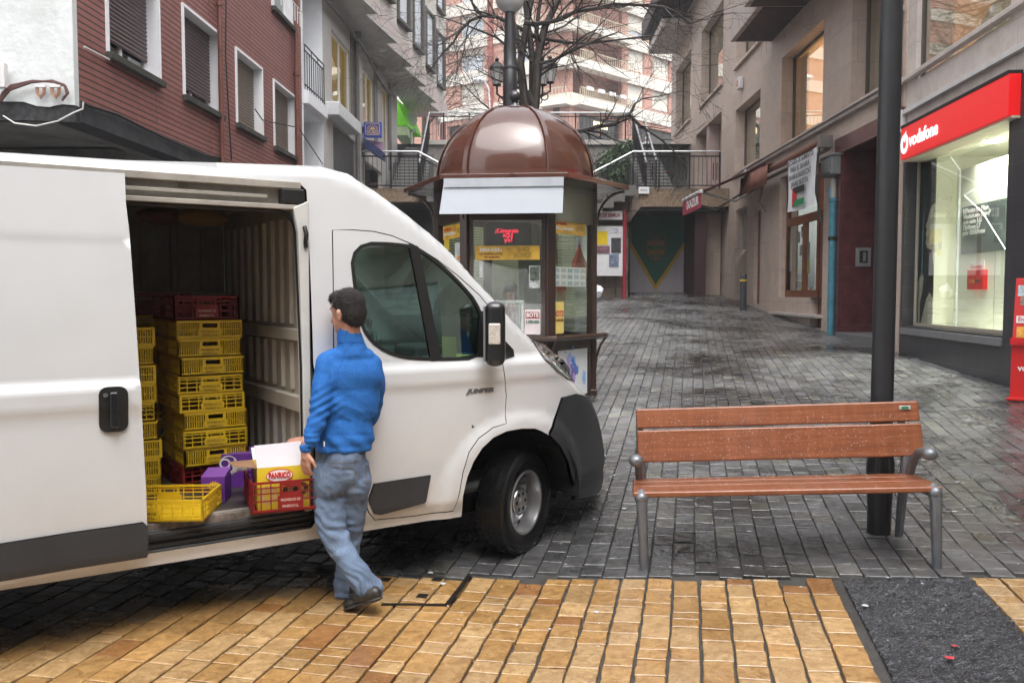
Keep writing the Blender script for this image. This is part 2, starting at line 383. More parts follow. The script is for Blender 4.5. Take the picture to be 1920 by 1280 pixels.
def patch_mat():
    m = mat('asphalt', (.032, .032, .036), .13, var=.25, scl=30, rvar=.05, spec=1); n = m.node_tree.nodes; l = m.node_tree.links; b = n['Principled BSDF']
    tc = n.new('ShaderNodeTexCoord'); mp = n.new('ShaderNodeMapping'); mp.inputs['Scale'].default_value = (1, 2.6, 1); mp.inputs['Rotation'].default_value = (0, 0, R(-20)); l.new(tc.outputs['Object'], mp.inputs['Vector'])
    nz = n.new('ShaderNodeTexNoise'); nz.inputs['Scale'].default_value = 11; nz.inputs['Detail'].default_value = 9; nz.inputs['Roughness'].default_value = .72; nz.inputs['Distortion'].default_value = 1.5; l.new(mp.outputs[0], nz.inputs['Vector'])
    bp = n.new('ShaderNodeBump'); bp.inputs['Strength'].default_value = 1; bp.inputs['Distance'].default_value = .035; l.new(nz.outputs['Fac'], bp.inputs['Height']); l.new(bp.outputs[0], b.inputs['Normal'])
    n4 = n.new('ShaderNodeTexNoise'); n4.inputs['Scale'].default_value = 24; n4.inputs['Detail'].default_value = 8; n4.inputs['Roughness'].default_value = .75; n4.inputs['Distortion'].default_value = 2.2; l.new(mp.outputs[0], n4.inputs['Vector'])
    r4 = n.new('ShaderNodeValToRGB'); r4.color_ramp.elements[0].position = .50; r4.color_ramp.elements[0].color = (.028, .028, .032, 1); r4.color_ramp.elements[1].position = .68; r4.color_ramp.elements[1].color = (.30, .31, .34, 1); l.new(n4.outputs['Fac'], r4.inputs['Fac']); l.new(r4.outputs[0], b.inputs['Base Color']); return m  # pale streaks put the wet glints into the colour
def paving():
    ye = []; dk = []
    CW = .148
    MH0 = pf(*gnd(700, 1085).xy); MH1 = pf(*gnd(830, 1132).xy)
    p = -6.0
    while p < 6.5:
        q = 1.6+random.uniform(0, .1)
        while q < 7.5:
            L = random.choice([.1, .12, .15, .18, .2, .24, .3])*random.uniform(.9, 1.1)
            c = e1*(p+CW/2)+e2*(q+L/2)
            inA = A0-.05 < p+CW/2 < A1
            if c.y < b2(c.x) and not inA and c.y > 1.5:
                if e1.dot(c) < 99:
                    t = random.random(); g = random.uniform(.85, 1.12)
                    col = (.38, .222, .082) if t < .55 else (.43, .28, .13) if t < .93 else (.36, .29, .19) if t < .92 else (.27, .13, .045)
                    end = q+L
                    if c.x < -.7:  # van shade and black wet stone mixed into these tints
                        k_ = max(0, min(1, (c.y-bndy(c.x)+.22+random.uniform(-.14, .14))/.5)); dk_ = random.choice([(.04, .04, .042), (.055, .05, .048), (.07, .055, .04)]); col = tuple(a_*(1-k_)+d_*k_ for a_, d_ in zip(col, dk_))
                    # cut the last stone at the edge of the dark paving
                    ce = e1*(p+CW/2)+e2*end
                    if ce.y > b2(ce.x):
                        while end > q+.03 and (e1*(p+CW/2)+e2*end).y > b2((e1*(p+CW/2)+e2*end).x)-.01: end -= .01
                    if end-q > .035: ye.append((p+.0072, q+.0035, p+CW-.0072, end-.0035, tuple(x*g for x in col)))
            q += L
        p += CW
    PW = .135; p = -9.0; i = 0
    while p < 10:
        q = 2.0+(.09 if i % 2 else 0); i += 1
        while q < 30:
            L = .19; L = L*random.uniform(.93, 1.07) if q < 14 else L
            c = e1*(p+PW/2)+e2*(q+L/2)
            if c.y > b2(c.x)+.02 and -7 < c.x < 6.9 and c.y < 28.2 and c.y-.1*abs(c.x) > 2:
                if abs(c.x) < .66*c.y+1.0:
                    g = random.uniform(.7, 1.25); t = random.random()
                    col = (.155, .156, .160) if t < .8 else (.18, .174, .165) if t < .95 else (.21, .21, .18)
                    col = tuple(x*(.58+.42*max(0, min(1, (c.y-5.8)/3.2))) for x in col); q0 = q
                    a = e1*(p+PW/2)+e2*q
                    if a.y < b2(a.x)+.01: q0 = q+(b2(a.x)+.01-a.y)
                    if q+L-q0 > .03: dk.append((p+.004, q0+.004, p+PW-.004, q+L-.004, tuple(x*g for x in col)))
            q += L
        p += PW
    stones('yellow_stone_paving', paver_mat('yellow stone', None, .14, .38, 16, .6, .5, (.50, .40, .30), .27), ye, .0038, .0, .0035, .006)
    stones('dark_stone_paving', paver_mat('dark wet stone', None, .05, .42, 7, 1.0, .47, (.60, .57, .54), .36, .14, .6), dk, .0018, .0, .004, .022)
    # asphalt strip between the yellow stones
    b = MB(); n = 110; NJ = 330
    vs = []; fs = []
    for j in range(NJ):
        for i in range(n):
            pp = A0-.04+(A1-A0+.03)*i/(n-1); qq = 1.6+j*.0137
            w = e1*pp+e2*qq
            if w.y > bndy(w.x): qq -= (w.y-bndy(w.x))/e2.y; w = e1*pp+e2*qq
            h_ = noise.turbulence(Vector((w.x*14, w.y*26, .3)), 5, False); vs.append((w.x, w.y, gz(w.x, w.y)-.010+.020*h_))
    for j in range(NJ-1):
        for i in range(n-1): fs.append((j*n+i, j*n+i+1, (j+1)*n+i+1, (j+1)*n+i))
    b.add(vs, fs)
    m = patch_mat()
    tag(b.build('asphalt_patch', m, smooth=True), kind='structure')
    rs = random.Random(44)
    for k, (cc, lab) in enumerate((((.8, .8, .82), 'white scrap of paper on the dark asphalt patch'), ((.45, .03, .04), 'small red scrap on the dark asphalt patch'), ((.5, .04, .05), 'red petal-like scrap near the front of the asphalt patch'))):
        g = gnd(*((1667, 1085), (1790, 1213), (1780, 1235))[k]); sb_ = MB(Matrix.Translation(g+Vector((0, 0, .006)))); sb_.add([(.022*math.cos(a*1.05)*rs.uniform(.6, 1.3), .014*math.sin(a*1.05)*rs.uniform(.6, 1.3), rs.uniform(0, .008)) for a in range(6)], [tuple(range(6))])
        tag(sb_.build('litter_scrap', mat('scrap %d' % k, cc, .5)), lab, 'litter')
    # inspection cover edge set into the yellow stones
    mm = mat('dark iron', (.035, .03, .028), .4, metal=.6, var=.3)
    b = MB(); a = [gnd(u, v) for u, v in ((880, 1080), (838, 1134), (715, 1133))]
    for (s, t) in ((a[0], a[1]), (a[1], a[2])):
        d = (t-s).normalized(); nn = Vector((-d.y, d.x, 0))*.014; up = Vector((0, 0, .005))
        b.add([s-nn+up, s+nn+up, t+nn+up, t-nn+up, s-nn-up*3, s+nn-up*3, t+nn-up*3, t-nn-up*3], [(0, 1, 2, 3), (0, 3, 7, 4), (1, 5, 6, 2), (0, 4, 5, 1), (3, 2, 6, 7)])
    o = tag(b.build('cover_frame', mm), 'L-shaped dark iron rim of an inspection cover set in the yellow stones', 'cover')
    b = MB()
    for u, v in ((722, 1086), (792, 1117), (820, 1086)):
        g = gnd(u, v); b.T = Matrix.Translation(g+Vector((0, 0, .004))) @ Matrix.Rotation(PA, 4, 'Z'); b.box(-.03, .03, -.03, .03, -.01, .0); b.T = I4
    b.build('lifting_hole', mm, o, M=I4)
    # flat pale spots: rain glints put into colour, with trodden litter
    rs = random.Random(3); b = MB()
    for i in range(520):
        x = rs.uniform(-1, 5.5); y = rs.uniform(3.7, 16)
        r = rs.uniform(.003, .009) if i % 9 else rs.uniform(.01, .02); z = gz(x, y)+.003
        b.add([(x+r*math.cos(a*.9)*rs.uniform(.7, 1.2), y+r*math.sin(a*.9)*rs.uniform(.7, 1.2), z) for a in range(7)], [tuple(range(7))])
    tag(b.build('gum_glint_spots', mat('gum_glint', (.55, .56, .57), .5)), 'pale spots painted for rain glints and trodden litter over the paving', 'gum_glint', kind='stuff')
paving()
# ================================================================ VAN
VP = Plane(.084, 5.38, R(33.3)); VW = 2.02
white = mat('van white paint', (.63, .64, .655), .2, coat=1, var=.02, scl=3, stain=.06)
def road_dirt(m):
    n = m.node_tree.nodes; l = m.node_tree.links; b = n['Principled BSDF']; old = b.inputs['Base Color'].links[0].from_socket
    tc = n.new('ShaderNodeTexCoord'); sp = n.new('ShaderNodeSeparateXYZ'); l.new(tc.outputs['Object'], sp.inputs[0])
    mr = n.new('ShaderNodeMapRange'); mr.inputs[1].default_value = 1.0; mr.inputs[2].default_value = .35; mr.inputs[3].default_value = 0; mr.inputs[4].default_value = .75; l.new(sp.outputs['Z'], mr.inputs[0])
    nz = n.new('ShaderNodeTexNoise'); nz.inputs['Scale'].default_value = 7; nz.inputs['Detail'].default_value = 10; nz.inputs['Roughness'].default_value = .75; l.new(tc.outputs['Object'], nz.inputs['Vector'])
    mu = n.new('ShaderNodeMath'); mu.operation = 'MULTIPLY'; l.new(mr.outputs[0], mu.inputs[0]); l.new(nz.outputs['Fac'], mu.inputs[1])
    mx = n.new('ShaderNodeMixRGB'); l.new(mu.outputs[0], mx.inputs['Fac']); l.new(old, mx.inputs[1]); mx.inputs[2].default_value = (.36, .32, .27, 1); l.new(mx.outputs[0], b.inputs['Base Color'])
road_dirt(white)
plast = mat('van dark plastic', (.028, .03, .034), .5, var=.15, bump=.15, bsc=300)
rubber = mat('black rubber', (.009, .009, .009), .5)
blackg = mat('black gloss', (.01, .01, .011), .18, coat=.6)
vglass = glass('van glass', (.36, .50, .45), .15, .02, (.75, .92, .86))
steel = mat('silver wheel', (.42, .42, .43), .32, metal=.85, var=.2, scl=12)
chrome = mat('brushed metal', (.55, .55, .56), .25, metal=1, var=.1)
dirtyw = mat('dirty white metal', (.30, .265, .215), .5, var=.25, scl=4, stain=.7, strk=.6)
cabd = mat('cab dark trim', (.035, .04, .042), .7)
cabg = mat('cab seat grey', (.07, .10, .10), .85)
SILH = [(0, 285), (235, 300), (420, 305), (600, 311), (650, 325), (700, 356), (760, 400), (830, 458), (910, 545), (960, 600), (1000, 640), (1040, 678), (1075, 715), (1098, 742), (1112, 775), (1122, 815), (1128, 870), (1127, 900), (1118, 925)]
ER = .085
def fb(s, z):
    o = 0
    if z > 1.29: t = z-1.29; o += .03*t+.045*t*t
    o += .014*sm(z, 1.262, 1.296)
    o += -.012*sm(z, 1.11, 1.17)*(1-sm(z, 1.27, 1.30))
    o += .035*(1-sm(z, .34, .47))
    t = max(0, (s+.25)/1.05); o += .30*t**2.4
    # wheel arch flare
    d = math.hypot((s+.035)/1.05, z-.38)
    o -= .028*(1-sm(d, .50, .60))*(1 if z > .3 else 0)
    o += .008*sm(z, 1.93, 1.945)*(1-sm(z, 1.955, 1.97))*(1-sm(s, -1.5, -1.4))
    return o
def vp(u, v, extra=0):
    off = 0
    for _ in range(8):
        s, z = VP.hit(u, v, off+extra); off = .5*off+.5*fb(s, z) if _ > 3 else fb(s, z)
    return (s, z)
VSIL = [vp(u, v, ER*.9) for u, v in SILH]
VSIL = [(-3.95, VSIL[0][1]-.01)]+VSIL
def dseg(p, a, b):
    dx = b[0]-a[0]; dz = b[1]-a[1]; t = max(0, min(1, ((p[0]-a[0])*dx+(p[1]-a[1])*dz)/(dx*dx+dz*dz)))
    return math.hypot(p[0]-a[0]-t*dx, p[1]-a[1]-t*dz)
def fv(s, z):
    o = fb(s, z)
    d = min(dseg((s, z), a, b) for a, b in zip(VSIL, VSIL[1:]))
    if d < ER: o += ER-math.sqrt(max(0, ER*ER-(ER-d)**2))
    return o
van = thing('delivery_van', 'white panel delivery van with its side door slid open, parked on the wet paving', 'van', M=VP.M())
arch = [vp(u, v) for u, v in [(865, 968), (868, 930), (876, 895), (888, 865), (904, 840), (925, 820), (950, 808), (978, 803), (1005, 803), (1030, 815), (1048, 835), (1062, 862), (1070, 895), (1075, 935)]]
bsp = [vp(u, v) for u, v in [(1028, 811), (1042, 775), (1052, 745), (1080, 738)]]
doorO = [vp(u, v) for u, v in [(622, 431), (660, 430), (700, 433), (735, 441), (775, 458), (820, 486), (860, 517), (900, 553), (930, 590), (940, 625), (943, 680), (950, 740), (950, 794), (925, 802), (898, 822), (880, 848), (869, 885), (862, 925), (850, 958), (775, 968), (702, 975), (690, 960), (655, 800), (632, 600)]]
doorO[-2:] = [(-1.215, .9), (-1.27, 1.4)]
opz = vp(500, 368)[1]
opening = [(-3.0, .42), (-3.0, 2.15), vp(300, 330), vp(500, 334), vp(582, 341), vp(585, 362), (-1.385, 2.16), (-1.385, .75), (-1.40, .42)]
oprect = [(-2.9, .415), (-2.9, 2.262), (-1.415, 2.29), (-1.385, 2.262), (-1.385, .46), (-1.41, .415)]
botL = [(-3.95, .34)]
ai = 9
body_out = [(-3.95, .35)]+[(-2.5, .345), (-1.5, .345)]+arch[:10]+bsp+VSIL[::-1][VSIL[::-1].index(VSIL[-6]):]
body_out = body_out
def shrink(P, d):
    n = len(P); out = []
    A = sum(P[i][0]*P[(i+1) % n][1]-P[(i+1) % n][0]*P[i][1] for i in range(n)); sg = 1 if A > 0 else -1
    for i in range(n):
        a, b, c = P[i-1], P[i], P[(i+1) % n]
        t = Vector((c[0]-a[0], c[1]-a[1])).normalized(); out.append((b[0]-t.y*d*sg, b[1]+t.x*d*sg))
    return out
def rnd(P, k=2):
    for _ in range(k):
        Q = []
        n = len(P)
        for i in range(n):
            a, b = P[i], P[(i+1) % n]; Q += [(a[0]*.75+b[0]*.25, a[1]*.75+b[1]*.25), (a[0]*.25+b[0]*.75, a[1]*.25+b[1]*.75)]
        P = Q
    return P
for side in (1, -1):
    hs_ = [oprect, doorO] if side == 1 else [doorO]
    panel('body_side', white, van, body_out, hs_, fv, .045, .03, side=side, W=VW)
    # cab door
    win = rnd([vp(u, v) for u, v in [(653, 452), (765, 455), (800, 472), (852, 515), (908, 580), (912, 674), (820, 678), (735, 672), (680, 632), (664, 560)]], 2)
    door = panel('cab_door', white, van, shrink(doorO, .006), [win], lambda s, z: fv(s, z)-.001, .04, .03, side=side, W=VW)
    w2 = shrink(win, .020)
    panel('window_seal', rubber, door, win, [w2], lambda s, z: fv(s, z)-.004, .03, .02, side=side, W=VW)
    panel('window_pane', vglass, door, shrink(win, .018), [], lambda s, z: fv(s, z)+.006, .08, 0, side=side, W=VW)
    db = [vp(u, v) for u, v in [(766, 456), (784, 462), (828, 676), (808, 678)]]
    panel('window_divider', rubber, door, db, [], lambda s, z: fv(s, z)-.003, .04, .02, side=side, W=VW)
    tri = [vp(u, v) for u, v in [(900, 582), (912, 585), (912, 673), (893, 673), (897, 620)]]
    panel('quarter_trim', rubber, door, tri, [], lambda s, z: fv(s, z)-.0025, .04, .01, side=side, W=VW)
    mould = [vp(u, v) for u, v in [(700, 906), (806, 890), (797, 938), (794, 942), (712, 964), (700, 962), (690, 935)]]
    panel('side_moulding', plast, door, mould, [], lambda s, z: fv(s, z)-.016, .05, .02, side=side, W=VW)
    fm = [vp(u, v) for u, v in [(935, 640), (948, 640), (962, 655), (964, 668), (945, 673), (937, 673)]]
    panel('mirror_base', rubber, van, fm, [], lambda s, z: fv(s, z)-.006, .05, .01, side=side, W=VW)
    # bumper corner
    bo = [arch[9]]+arch[10:]+[vp(u, v) for u, v in [(1095, 931), (1118, 925)]]+[VSIL[-2], VSIL[-3], VSIL[-4], VSIL[-5], VSIL[-6], vp(1080, 738), vp(1052, 745), vp(1042, 775)]
    panel('bumper_corner', plast, van, bo, [], lambda s, z: fv(s, z)-.008-.012*sm(s, .18, .26), .035, .04, side=side, W=VW)
    # headlight
    hl = [vp(u, v, .02) for u, v in [(998, 636), (1020, 645), (1048, 668), (1068, 690), (1080, 716), (1062, 709), (1040, 694), (1018, 672)]]
    hb = panel('headlight', mat('headlight lens', (.45, .46, .48), .08, coat=1, metal=.7, var=.5, scl=22), van, hl, [], lambda s, z: fv(s, z)-.006, .03, .01, side=side, W=VW)
# strip across: roof, windshield, bonnet, nose
def strip(name, m, i0, i1, bow, par=van, inset=0):
    b = MB(); P = VSIL[i0:i1+1]; K = 10; vs = []
    for (s, z) in P:
        y0 = fb(s, z)+ER+inset
        for k in range(K+1):
            t = k/K; cr = 1-(2*t-1)**2; vs.append((s+bow*cr*(1 if s > -1 else 0)*sm(s, -1.1, .1), y0+(VW-2*y0)*t, z+.03*cr*(1-sm(s, -.9, .2))))
    fs = [(j*(K+1)+k, j*(K+1)+k+1, (j+1)*(K+1)+k+1, (j+1)*(K+1)+k) for j in range(len(P)-1) for k in range(K)]
    b.add(vs, fs); return b.build(name, m, par, smooth=True, ang=60)
strip('roof', white, 0, 5, .1)
strip('windscreen', glass('windscreen glass', (.55, .68, .64), .06, .02), 5, 10, .12)
strip('bonnet', white, 10, 13, .14)
strip('front_bumper', plast, 13, 19, .16)
# door-shut details, sill, opening frame
b = MB()
b.box(-2.9, -1.40, .018, .075, .40, .425); b.box(-2.9, -1.40, .065, .085, .42, .50); b.box(-2.9, -1.40, .08, .14, .49, .505)
b.build('sill_step', mat('dark sill rail', (.05, .052, .055), .35, metal=.4, var=.3, strk=.4), van, bevel=.004)
b = MB(); b.box(-2.9, -1.40, .03, .045, .432, .448); b.box(-2.9, -1.40, .05, .062, .462, .475); b.build('door_track', rubber, van)
b = MB(); b.box(-2.9, -1.40, .082, .12, .503, .545); b.build('floor_edge', mat('rusty floor edge', (.17, .14, .12), .7, var=.7, scl=22, stain=.8), van, bevel=.004)
b = MB(); b.box(-2.9, -1.40, .118, .128, .53, .552); b.build('edge_strip', mat('worn aluminium', (.5, .49, .47), .4, metal=.5, var=.3, scl=15), van)
b = MB(); b.box(-2.9, -1.44, .06, .16, 2.15, 2.175); b.box(-2.9, -1.42, .13, .16, 2.17, 2.30); b.box(-2.9, -1.42, .07, .16, 2.262, 2.30); b.box(-2.9, -1.6, .085, .10, 2.205, 2.225)
b.build('top_rail', mat('greyish rail', (.38, .35, .31), .45, var=.25, stain=.5), van, bevel=.004)
b = MB(); b.box(-1.53, -1.40, .062, .125, 2.18, 2.262); b.build('rail_end', rubber, van, bevel=.01)
# rubber weather seal round the opening
b = MB(); b.tube([(-2.85, .1, 2.142), (-1.56, .1, 2.142), (-1.50, .1, 2.13), (-1.455, .1, 2.09), (-1.44, .1, 2.03), (-1.425, .08, 1.3), (-1.42, .09, .6), (-1.425, .1, .53)], .014, 8)
b.build('door_seal', rubber, van, smooth=True)
b = MB()
fr = [(-1.47, 2.16), (-1.385, 2.20), (-1.385, .50), (-1.425, .50), (-1.43, 1.3), (-1.445, 2.03), (-1.46, 2.10)]
b.prism(fr, .055, .13)
b.build('door_jamb', mat('jamb paint', (.62, .62, .60), .4, var=.08, stain=.25), van, bevel=.006)
b = MB(); b.tube([(-1.412, .05, 2.06), (-1.408, .03, 2.02), (-1.412, .035, 1.98), (-1.405, .05, 1.95)], .012, 8); b.build('door_latch', rubber, van, smooth=True)
# cargo box
b = MB(); x0, x1, y0, y1, z0, z1 = -4.0, -1.36, .1, 1.88, .53, 2.28
b.box(x0, x1, y1, y1+.02, z0, z1)                                     # far wall
for i in range(13):
    xx = x0+.07+i*.2
    for a, c in ((.6, 1.12), (1.22, 1.62), (1.72, 2.2)): b.box(xx, xx+.05, y1-.02, y1, a, c)
b.box(x0, x1, y1-.05, y1, 1.12, 1.21); b.box(x0, x1, y1-.05, y1, 1.63, 1.71)
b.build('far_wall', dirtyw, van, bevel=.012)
b = MB(); b.box(x1, x1+.02, .13, y1, z0, z1)
for i in range(10):
    yy = .22+i*.165
    for a, c in ((.60, 1.02), (1.14, 1.42), (1.52, 2.14)): b.prism([(x1, yy), (x1-.022, yy+.02), (x1-.022, yy+.035), (x1, yy+.055)], a, c, 'z')
b.box(x1-.05, x1, .14, y1, 1.03, 1.12); b.box(x1-.045, x1, .14, y1, 1.43, 1.50); b.box(x1-.03, x1, .13, .2, .56, 2.1)
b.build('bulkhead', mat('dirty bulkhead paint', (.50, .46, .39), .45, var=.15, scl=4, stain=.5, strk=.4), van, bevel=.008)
b = MB(); b.box(x0, x1, .13, y1, z1, z1+.02)
for i in range(5): b.box(x0+.3+i*.55, x0+.36+i*.55, .13, y1, z1-.05, z1)
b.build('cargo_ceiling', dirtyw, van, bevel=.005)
b = MB(); b.box(x0, x1, .12, y1, .53, .55); b.build('cargo_floor', mat('worn cargo floor', (.065, .055, .045), .45, var=.4, scl=10, stain=.4), van)
b = MB(); b.box(x0-.02, x0, .0, VW, .4, 2.3); b.build('rear_door', white, van, bevel=.01)
# folded sacks hanging under the roof
b = MB(); b.ball((-1.62, 1.45, 2.2), .14, 10, 1.3, .8, .42); b.build('roof_bag', mat('yellow sack', (.3, .17, .03), .7), van, smooth=True)
b = MB(); b.ball((-1.85, 1.5, 2.2), .14, 10, 1.1, .8, .4); b.build('roof_bag', mat('red sack', (.13, .02, .02), .7), van, smooth=True)
# chassis
b = MB(); b.box(-3.9, -.47, .25, VW-.25, .30, .52); b.box(-.45, .55, .42, VW-.42, .24, .9); b.box(-.5, .6, .35, VW-.35, .85, .9); b.build('chassis', mat('underbody', (.006, .006, .006), .9), van)
b = MB(); ac = (-.04, .40)
for yy in ((.03, .42), (VW-.42, VW-.03)):
    pts = [(ac[0]+.5*math.cos(R(a)), yy[0], ac[1]+.46*math.sin(R(a))) for a in range(-8, 189, 14)]; n = len(pts)
    b.add(pts+[(p[0], yy[1], p[2]) for p in pts], [(i, i+1, n+i+1, n+i) for i in range(n-1)])
b.build('wheel_housing', mat('underbody', (0, 0, 0)), van)
# sliding door (pushed back, standing proud of the flank)
DO = -.07
def vd(u, v): return vp(u, v, DO)
de = [vd(u, v) for u, v in [(234, 325), (236, 380), (243, 440), (256, 620), (266, 760), (274, 920), (277, 1041)]]
dout = de+[(-3.5, vd(0, 1112)[1]-.0)]+[(-3.5, de[0][1]-.01)]
def fd(s, z):
    o = fb(s, z)+DO; e = 0
    return o
ddoor = panel('sliding_door', white, van, dout, [], fd, .04, .05)
mo = [vd(u, v) for u, v in [(0, 1018), (140, 996), (268, 978), (275, 984), (277, 1036), (274, 1043), (140, 1064), (0, 1088)]]
mo = [(-3.42, mo[0][1]-.0)]+mo+[(-3.42, mo[-1][1])]
panel('door_moulding', plast, ddoor, mo, [], lambda s, z: fd(s, z)-.018, .05, .02)
c = vd(213, 767)
def rrect(cx, cz, w, h, k=3): return rnd([(cx-w/2, cz-h/2), (cx+w/2, cz-h/2), (cx+w/2, cz+h/2), (cx-w/2, cz+h/2)], k)
def rr(cx, cz, w, h, r, n=5):
    P = []
    for (sx, sz, a) in ((1, -1, -90), (1, 1, 0), (-1, 1, 90), (-1, -1, 180)):
        for k in range(n+1): t = R(a+90*k/n); P.append((cx+sx*(w/2-r)+r*math.cos(t), cz+sz*(h/2-r)+r*math.sin(t)))
    return P
hd = panel('door_handle', rubber, ddoor, rr(c[0], c[1], .125, .215, .038), [], lambda s, z: fd(s, z)-.012, .03, .014)
b = MB(); b.T = Matrix.Translation((c[0], fd(*c)-.028, c[1]))
b.box(-.02, .02, -.012, .012, -.085, .085); b.build('grip', blackg, hd, bevel=.011, segs=3)
b = MB(); b.T = Matrix.Translation((c[0]-.035, fd(*c)-.014, c[1]+.07)); b.cyl((0, 0, 0), (0, -.004, 0), .011); b.build('key_lock', chrome, hd, smooth=True)
# badge on cab door
jc = vp(900, 732); text('door_badge', 'JUMPER', .024, mat('badge grey', (.16, .16, .17), .3, metal=.5), van, (jc[0], fv(*jc)-.004, jc[1]), width=.20, bold=.002, shear=.25)
b = MB(); c = vp(886, 799); b.T = Matrix.Translation((c[0], fv(*c)-.003, c[1]))
b.add([(-.006, 0, .012), (.004, 0, .002), (.010, 0, .006), (.006, 0, -.004), (.01, 0, -.014), (0, 0, -.008), (-.008, 0, -.004)], [(0, 1, 2, 3, 4, 5, 6)]); b.build('paint_chip', rubber, van)
b = MB()   # open rear edge gasket of the cab door and rust line
for u, v in ((700, 974), (775, 967), (850, 957)): pass
# wing mirror
mc = vp(915, 627)
def mirror(side):
    yb = fv(*mc) if side == 1 else VW-fv(*mc); sg = -side
    b = MB(); T = Matrix.Translation((mc[0]-.03, yb+sg*.13, mc[1]+.015)) @ Matrix.Rotation(R(-30*side), 4, 'Z'); b.T = T
    b.box(-.062, .062, -.06, .06, -.20, .19)
    hsg = b.build('wing_mirror', mat('mirror shell', (.013, .014, .015), .3, coat=.3), van, bevel=.05, segs=4)
    b = MB(T); b.tube([(.0, -sg*.08, -.10), (.02, -sg*.2, -.13)], .03, 10); b.tube([(.0, -sg*.08, .05), (.02, -sg*.2, .0)], .02, 10); b.build('mirror_arm', rubber, hsg, smooth=True)
    b = MB(T); b.box(-.042, .030, sg*.052, sg*.070, -.065, .06); b.build('turn_lamp', mat('lamp lens', (.72, .66, .6), .12, coat=1, var=.25, scl=60, metal=.3), hsg, bevel=.008)
    b = MB(T); b.box(-.072, -.06, -.04, .04, -.17, .16); b.build('mirror_glass', mat('mirror silver', (.7, .72, .75), .03, metal=1, var=0), hsg)
mirror(1); mirror(-1)
# cab interior
b = MB()
b.box(-1.3, .1, .1, VW-.1, .45, .52); b.box(-.38, .02, .22, VW-.22, .95, 1.22); b.box(-.30, .12, .22, VW-.22, 1.15, 1.27); b.box(-.35, -.1, .85, 1.2, 1.2, 1.34)
b.build('dashboard', cabd, van, bevel=.05, segs=3)
b = MB(); b.box(-1.345, -1.325, .12, VW-.12, .5, 2.2); b.build('cab_partition', mat('cab lining', (.18, .19, .19), .8), van)
for yy in (.42, .78, 1.5):
    b = MB(); b.box(-1.18, -.68, yy-.22, yy+.22, .78, .98); b.box(-1.28, -1.1, yy-.22, yy+.22, .9, 1.52); b.box(-1.26, -1.14, yy-.12, yy+.12, 1.5, 1.72)
    b.build('cab_seat', cabg, van, bevel=.05, segs=3)
b = MB(); T = Matrix.Translation((-.50, 1.48, 1.24)) @ Matrix.Rotation(R(-58), 4, 'Y'); b.T = T
b.tube([(.2*math.cos(R(a)), .2*math.sin(R(a)), 0) for a in range(0, 360, 15)], .017, 8, closed=True); b.tube([(-.2, 0, 0), (.2, 0, 0)], .02, 6); b.tube([(0, -.2, 0), (0, 0, 0)], .02, 6); b.cyl((0, 0, -.04), (0, 0, .02), .06)
b.build('steering_wheel', mat('wheel vinyl', (.05, .07, .07), .5), van, smooth=True)
b = MB(); b.T = Matrix.Translation((-.25, .42, 1.29)) @ Matrix.Rotation(R(20), 4, 'Z'); b.box(-.09, .09, -.06, .06, 0, .004); b.box(-.09, -.086, -.06, .06, 0, .13); b.build('windscreen_note', mat('yellow paper', (.7, .75, .15), .8), van)
# wheels
def wheel(cx, cy, steer, out):
    # local: axis along y, outer face towards -y*out
    T = Matrix.Translation((cx, cy, .345)) @ Matrix.Rotation(steer, 4, 'Z')
    if out < 0: T = T @ Matrix.Rotation(math.pi, 4, 'Z')
    w = MB(T)
    pr = [(.205, .082), (.235, .095), (.29, .100), (.322, .092), (.338, .075)]
    prof = [(r, z) for r, z in pr]+[(.341, .045), (.341, -.045)]+[(r, -z) for r, z in pr[::-1]]
    w.lathe(prof+[prof[0]], n=56, axis='y'); ty = w.build('wheel', mat('tyre rubber', (.005, .005, .005), .22, var=.2, scl=12, rvar=.05), van, smooth=True, ang=50)
    tr = MB(T)
    for k in range(64):
        a = 2*math.pi*k/64; 
        for (ya, yb, ph) in ((-.088, -.05, 0), (-.042, 0, .5), (.008, .044, 0), (.052, .088, .5)):
            a2 = a+ph*2*math.pi/64; T2 = T @ Matrix.Rotation(a2, 4, 'Y') @ Matrix.Translation((0, 0, .341)); tr.T = T2; tr.box(-.0145, .0145, ya, yb, -.004, .0022)
    tr.build('tread', MATS['tyre rubber'], ty)
    r = MB(T); r.lathe([(.205, .075), (.209, .086), (.203, .09), (.192, .086), (.186, .055), (.183, -.01), (.17, -.02), (.15, .002), (.125, .016), (.09, .018), (.086, .036), (.08, .044), (.03, .046), (.02, .054), (0, .056)], n=48, axis='y')
    rim = r.build('rim', steel, ty, smooth=True, ang=30)
    h = MB(T)
    for k in range(12):
        a = 2*math.pi*(k+.5)/12; T2 = T @ Matrix.Rotation(a, 4, 'Y') @ Matrix.Translation((0, 0, .148)) @ Matrix.Rotation(R(-28), 4, 'X'); h.T = T2
        h.lathe([(0, .0), (.0165, 0), (.0165, .004), (0, .004)], c=(0, -.006, 0), n=14, axis='y')
    h.T = T
    for k in range(6):
        a = 2*math.pi*k/6; c = (.055*math.cos(a), -.0445, .055*math.sin(a)); h.lathe([(0, .002), (.013, .002), (.013, -.004)], c=c, n=12, axis='y')
    h.build('rim_hole', mat('hole black', (.004, .004, .004), .8), ty)
    h = MB(T)
    h.lathe([(.088, .032), (.092, .039), (.088, .045), (.080, .045)], n=40, axis='y')
    h.build('hub_ring', chrome, ty, smooth=True)
wheel(.025, .155, R(26.7), 1); wheel(.05, VW-.165, R(24), -1); wheel(-3.4, .15, 0, 1); wheel(-3.4, VW-.15, 0, -1)
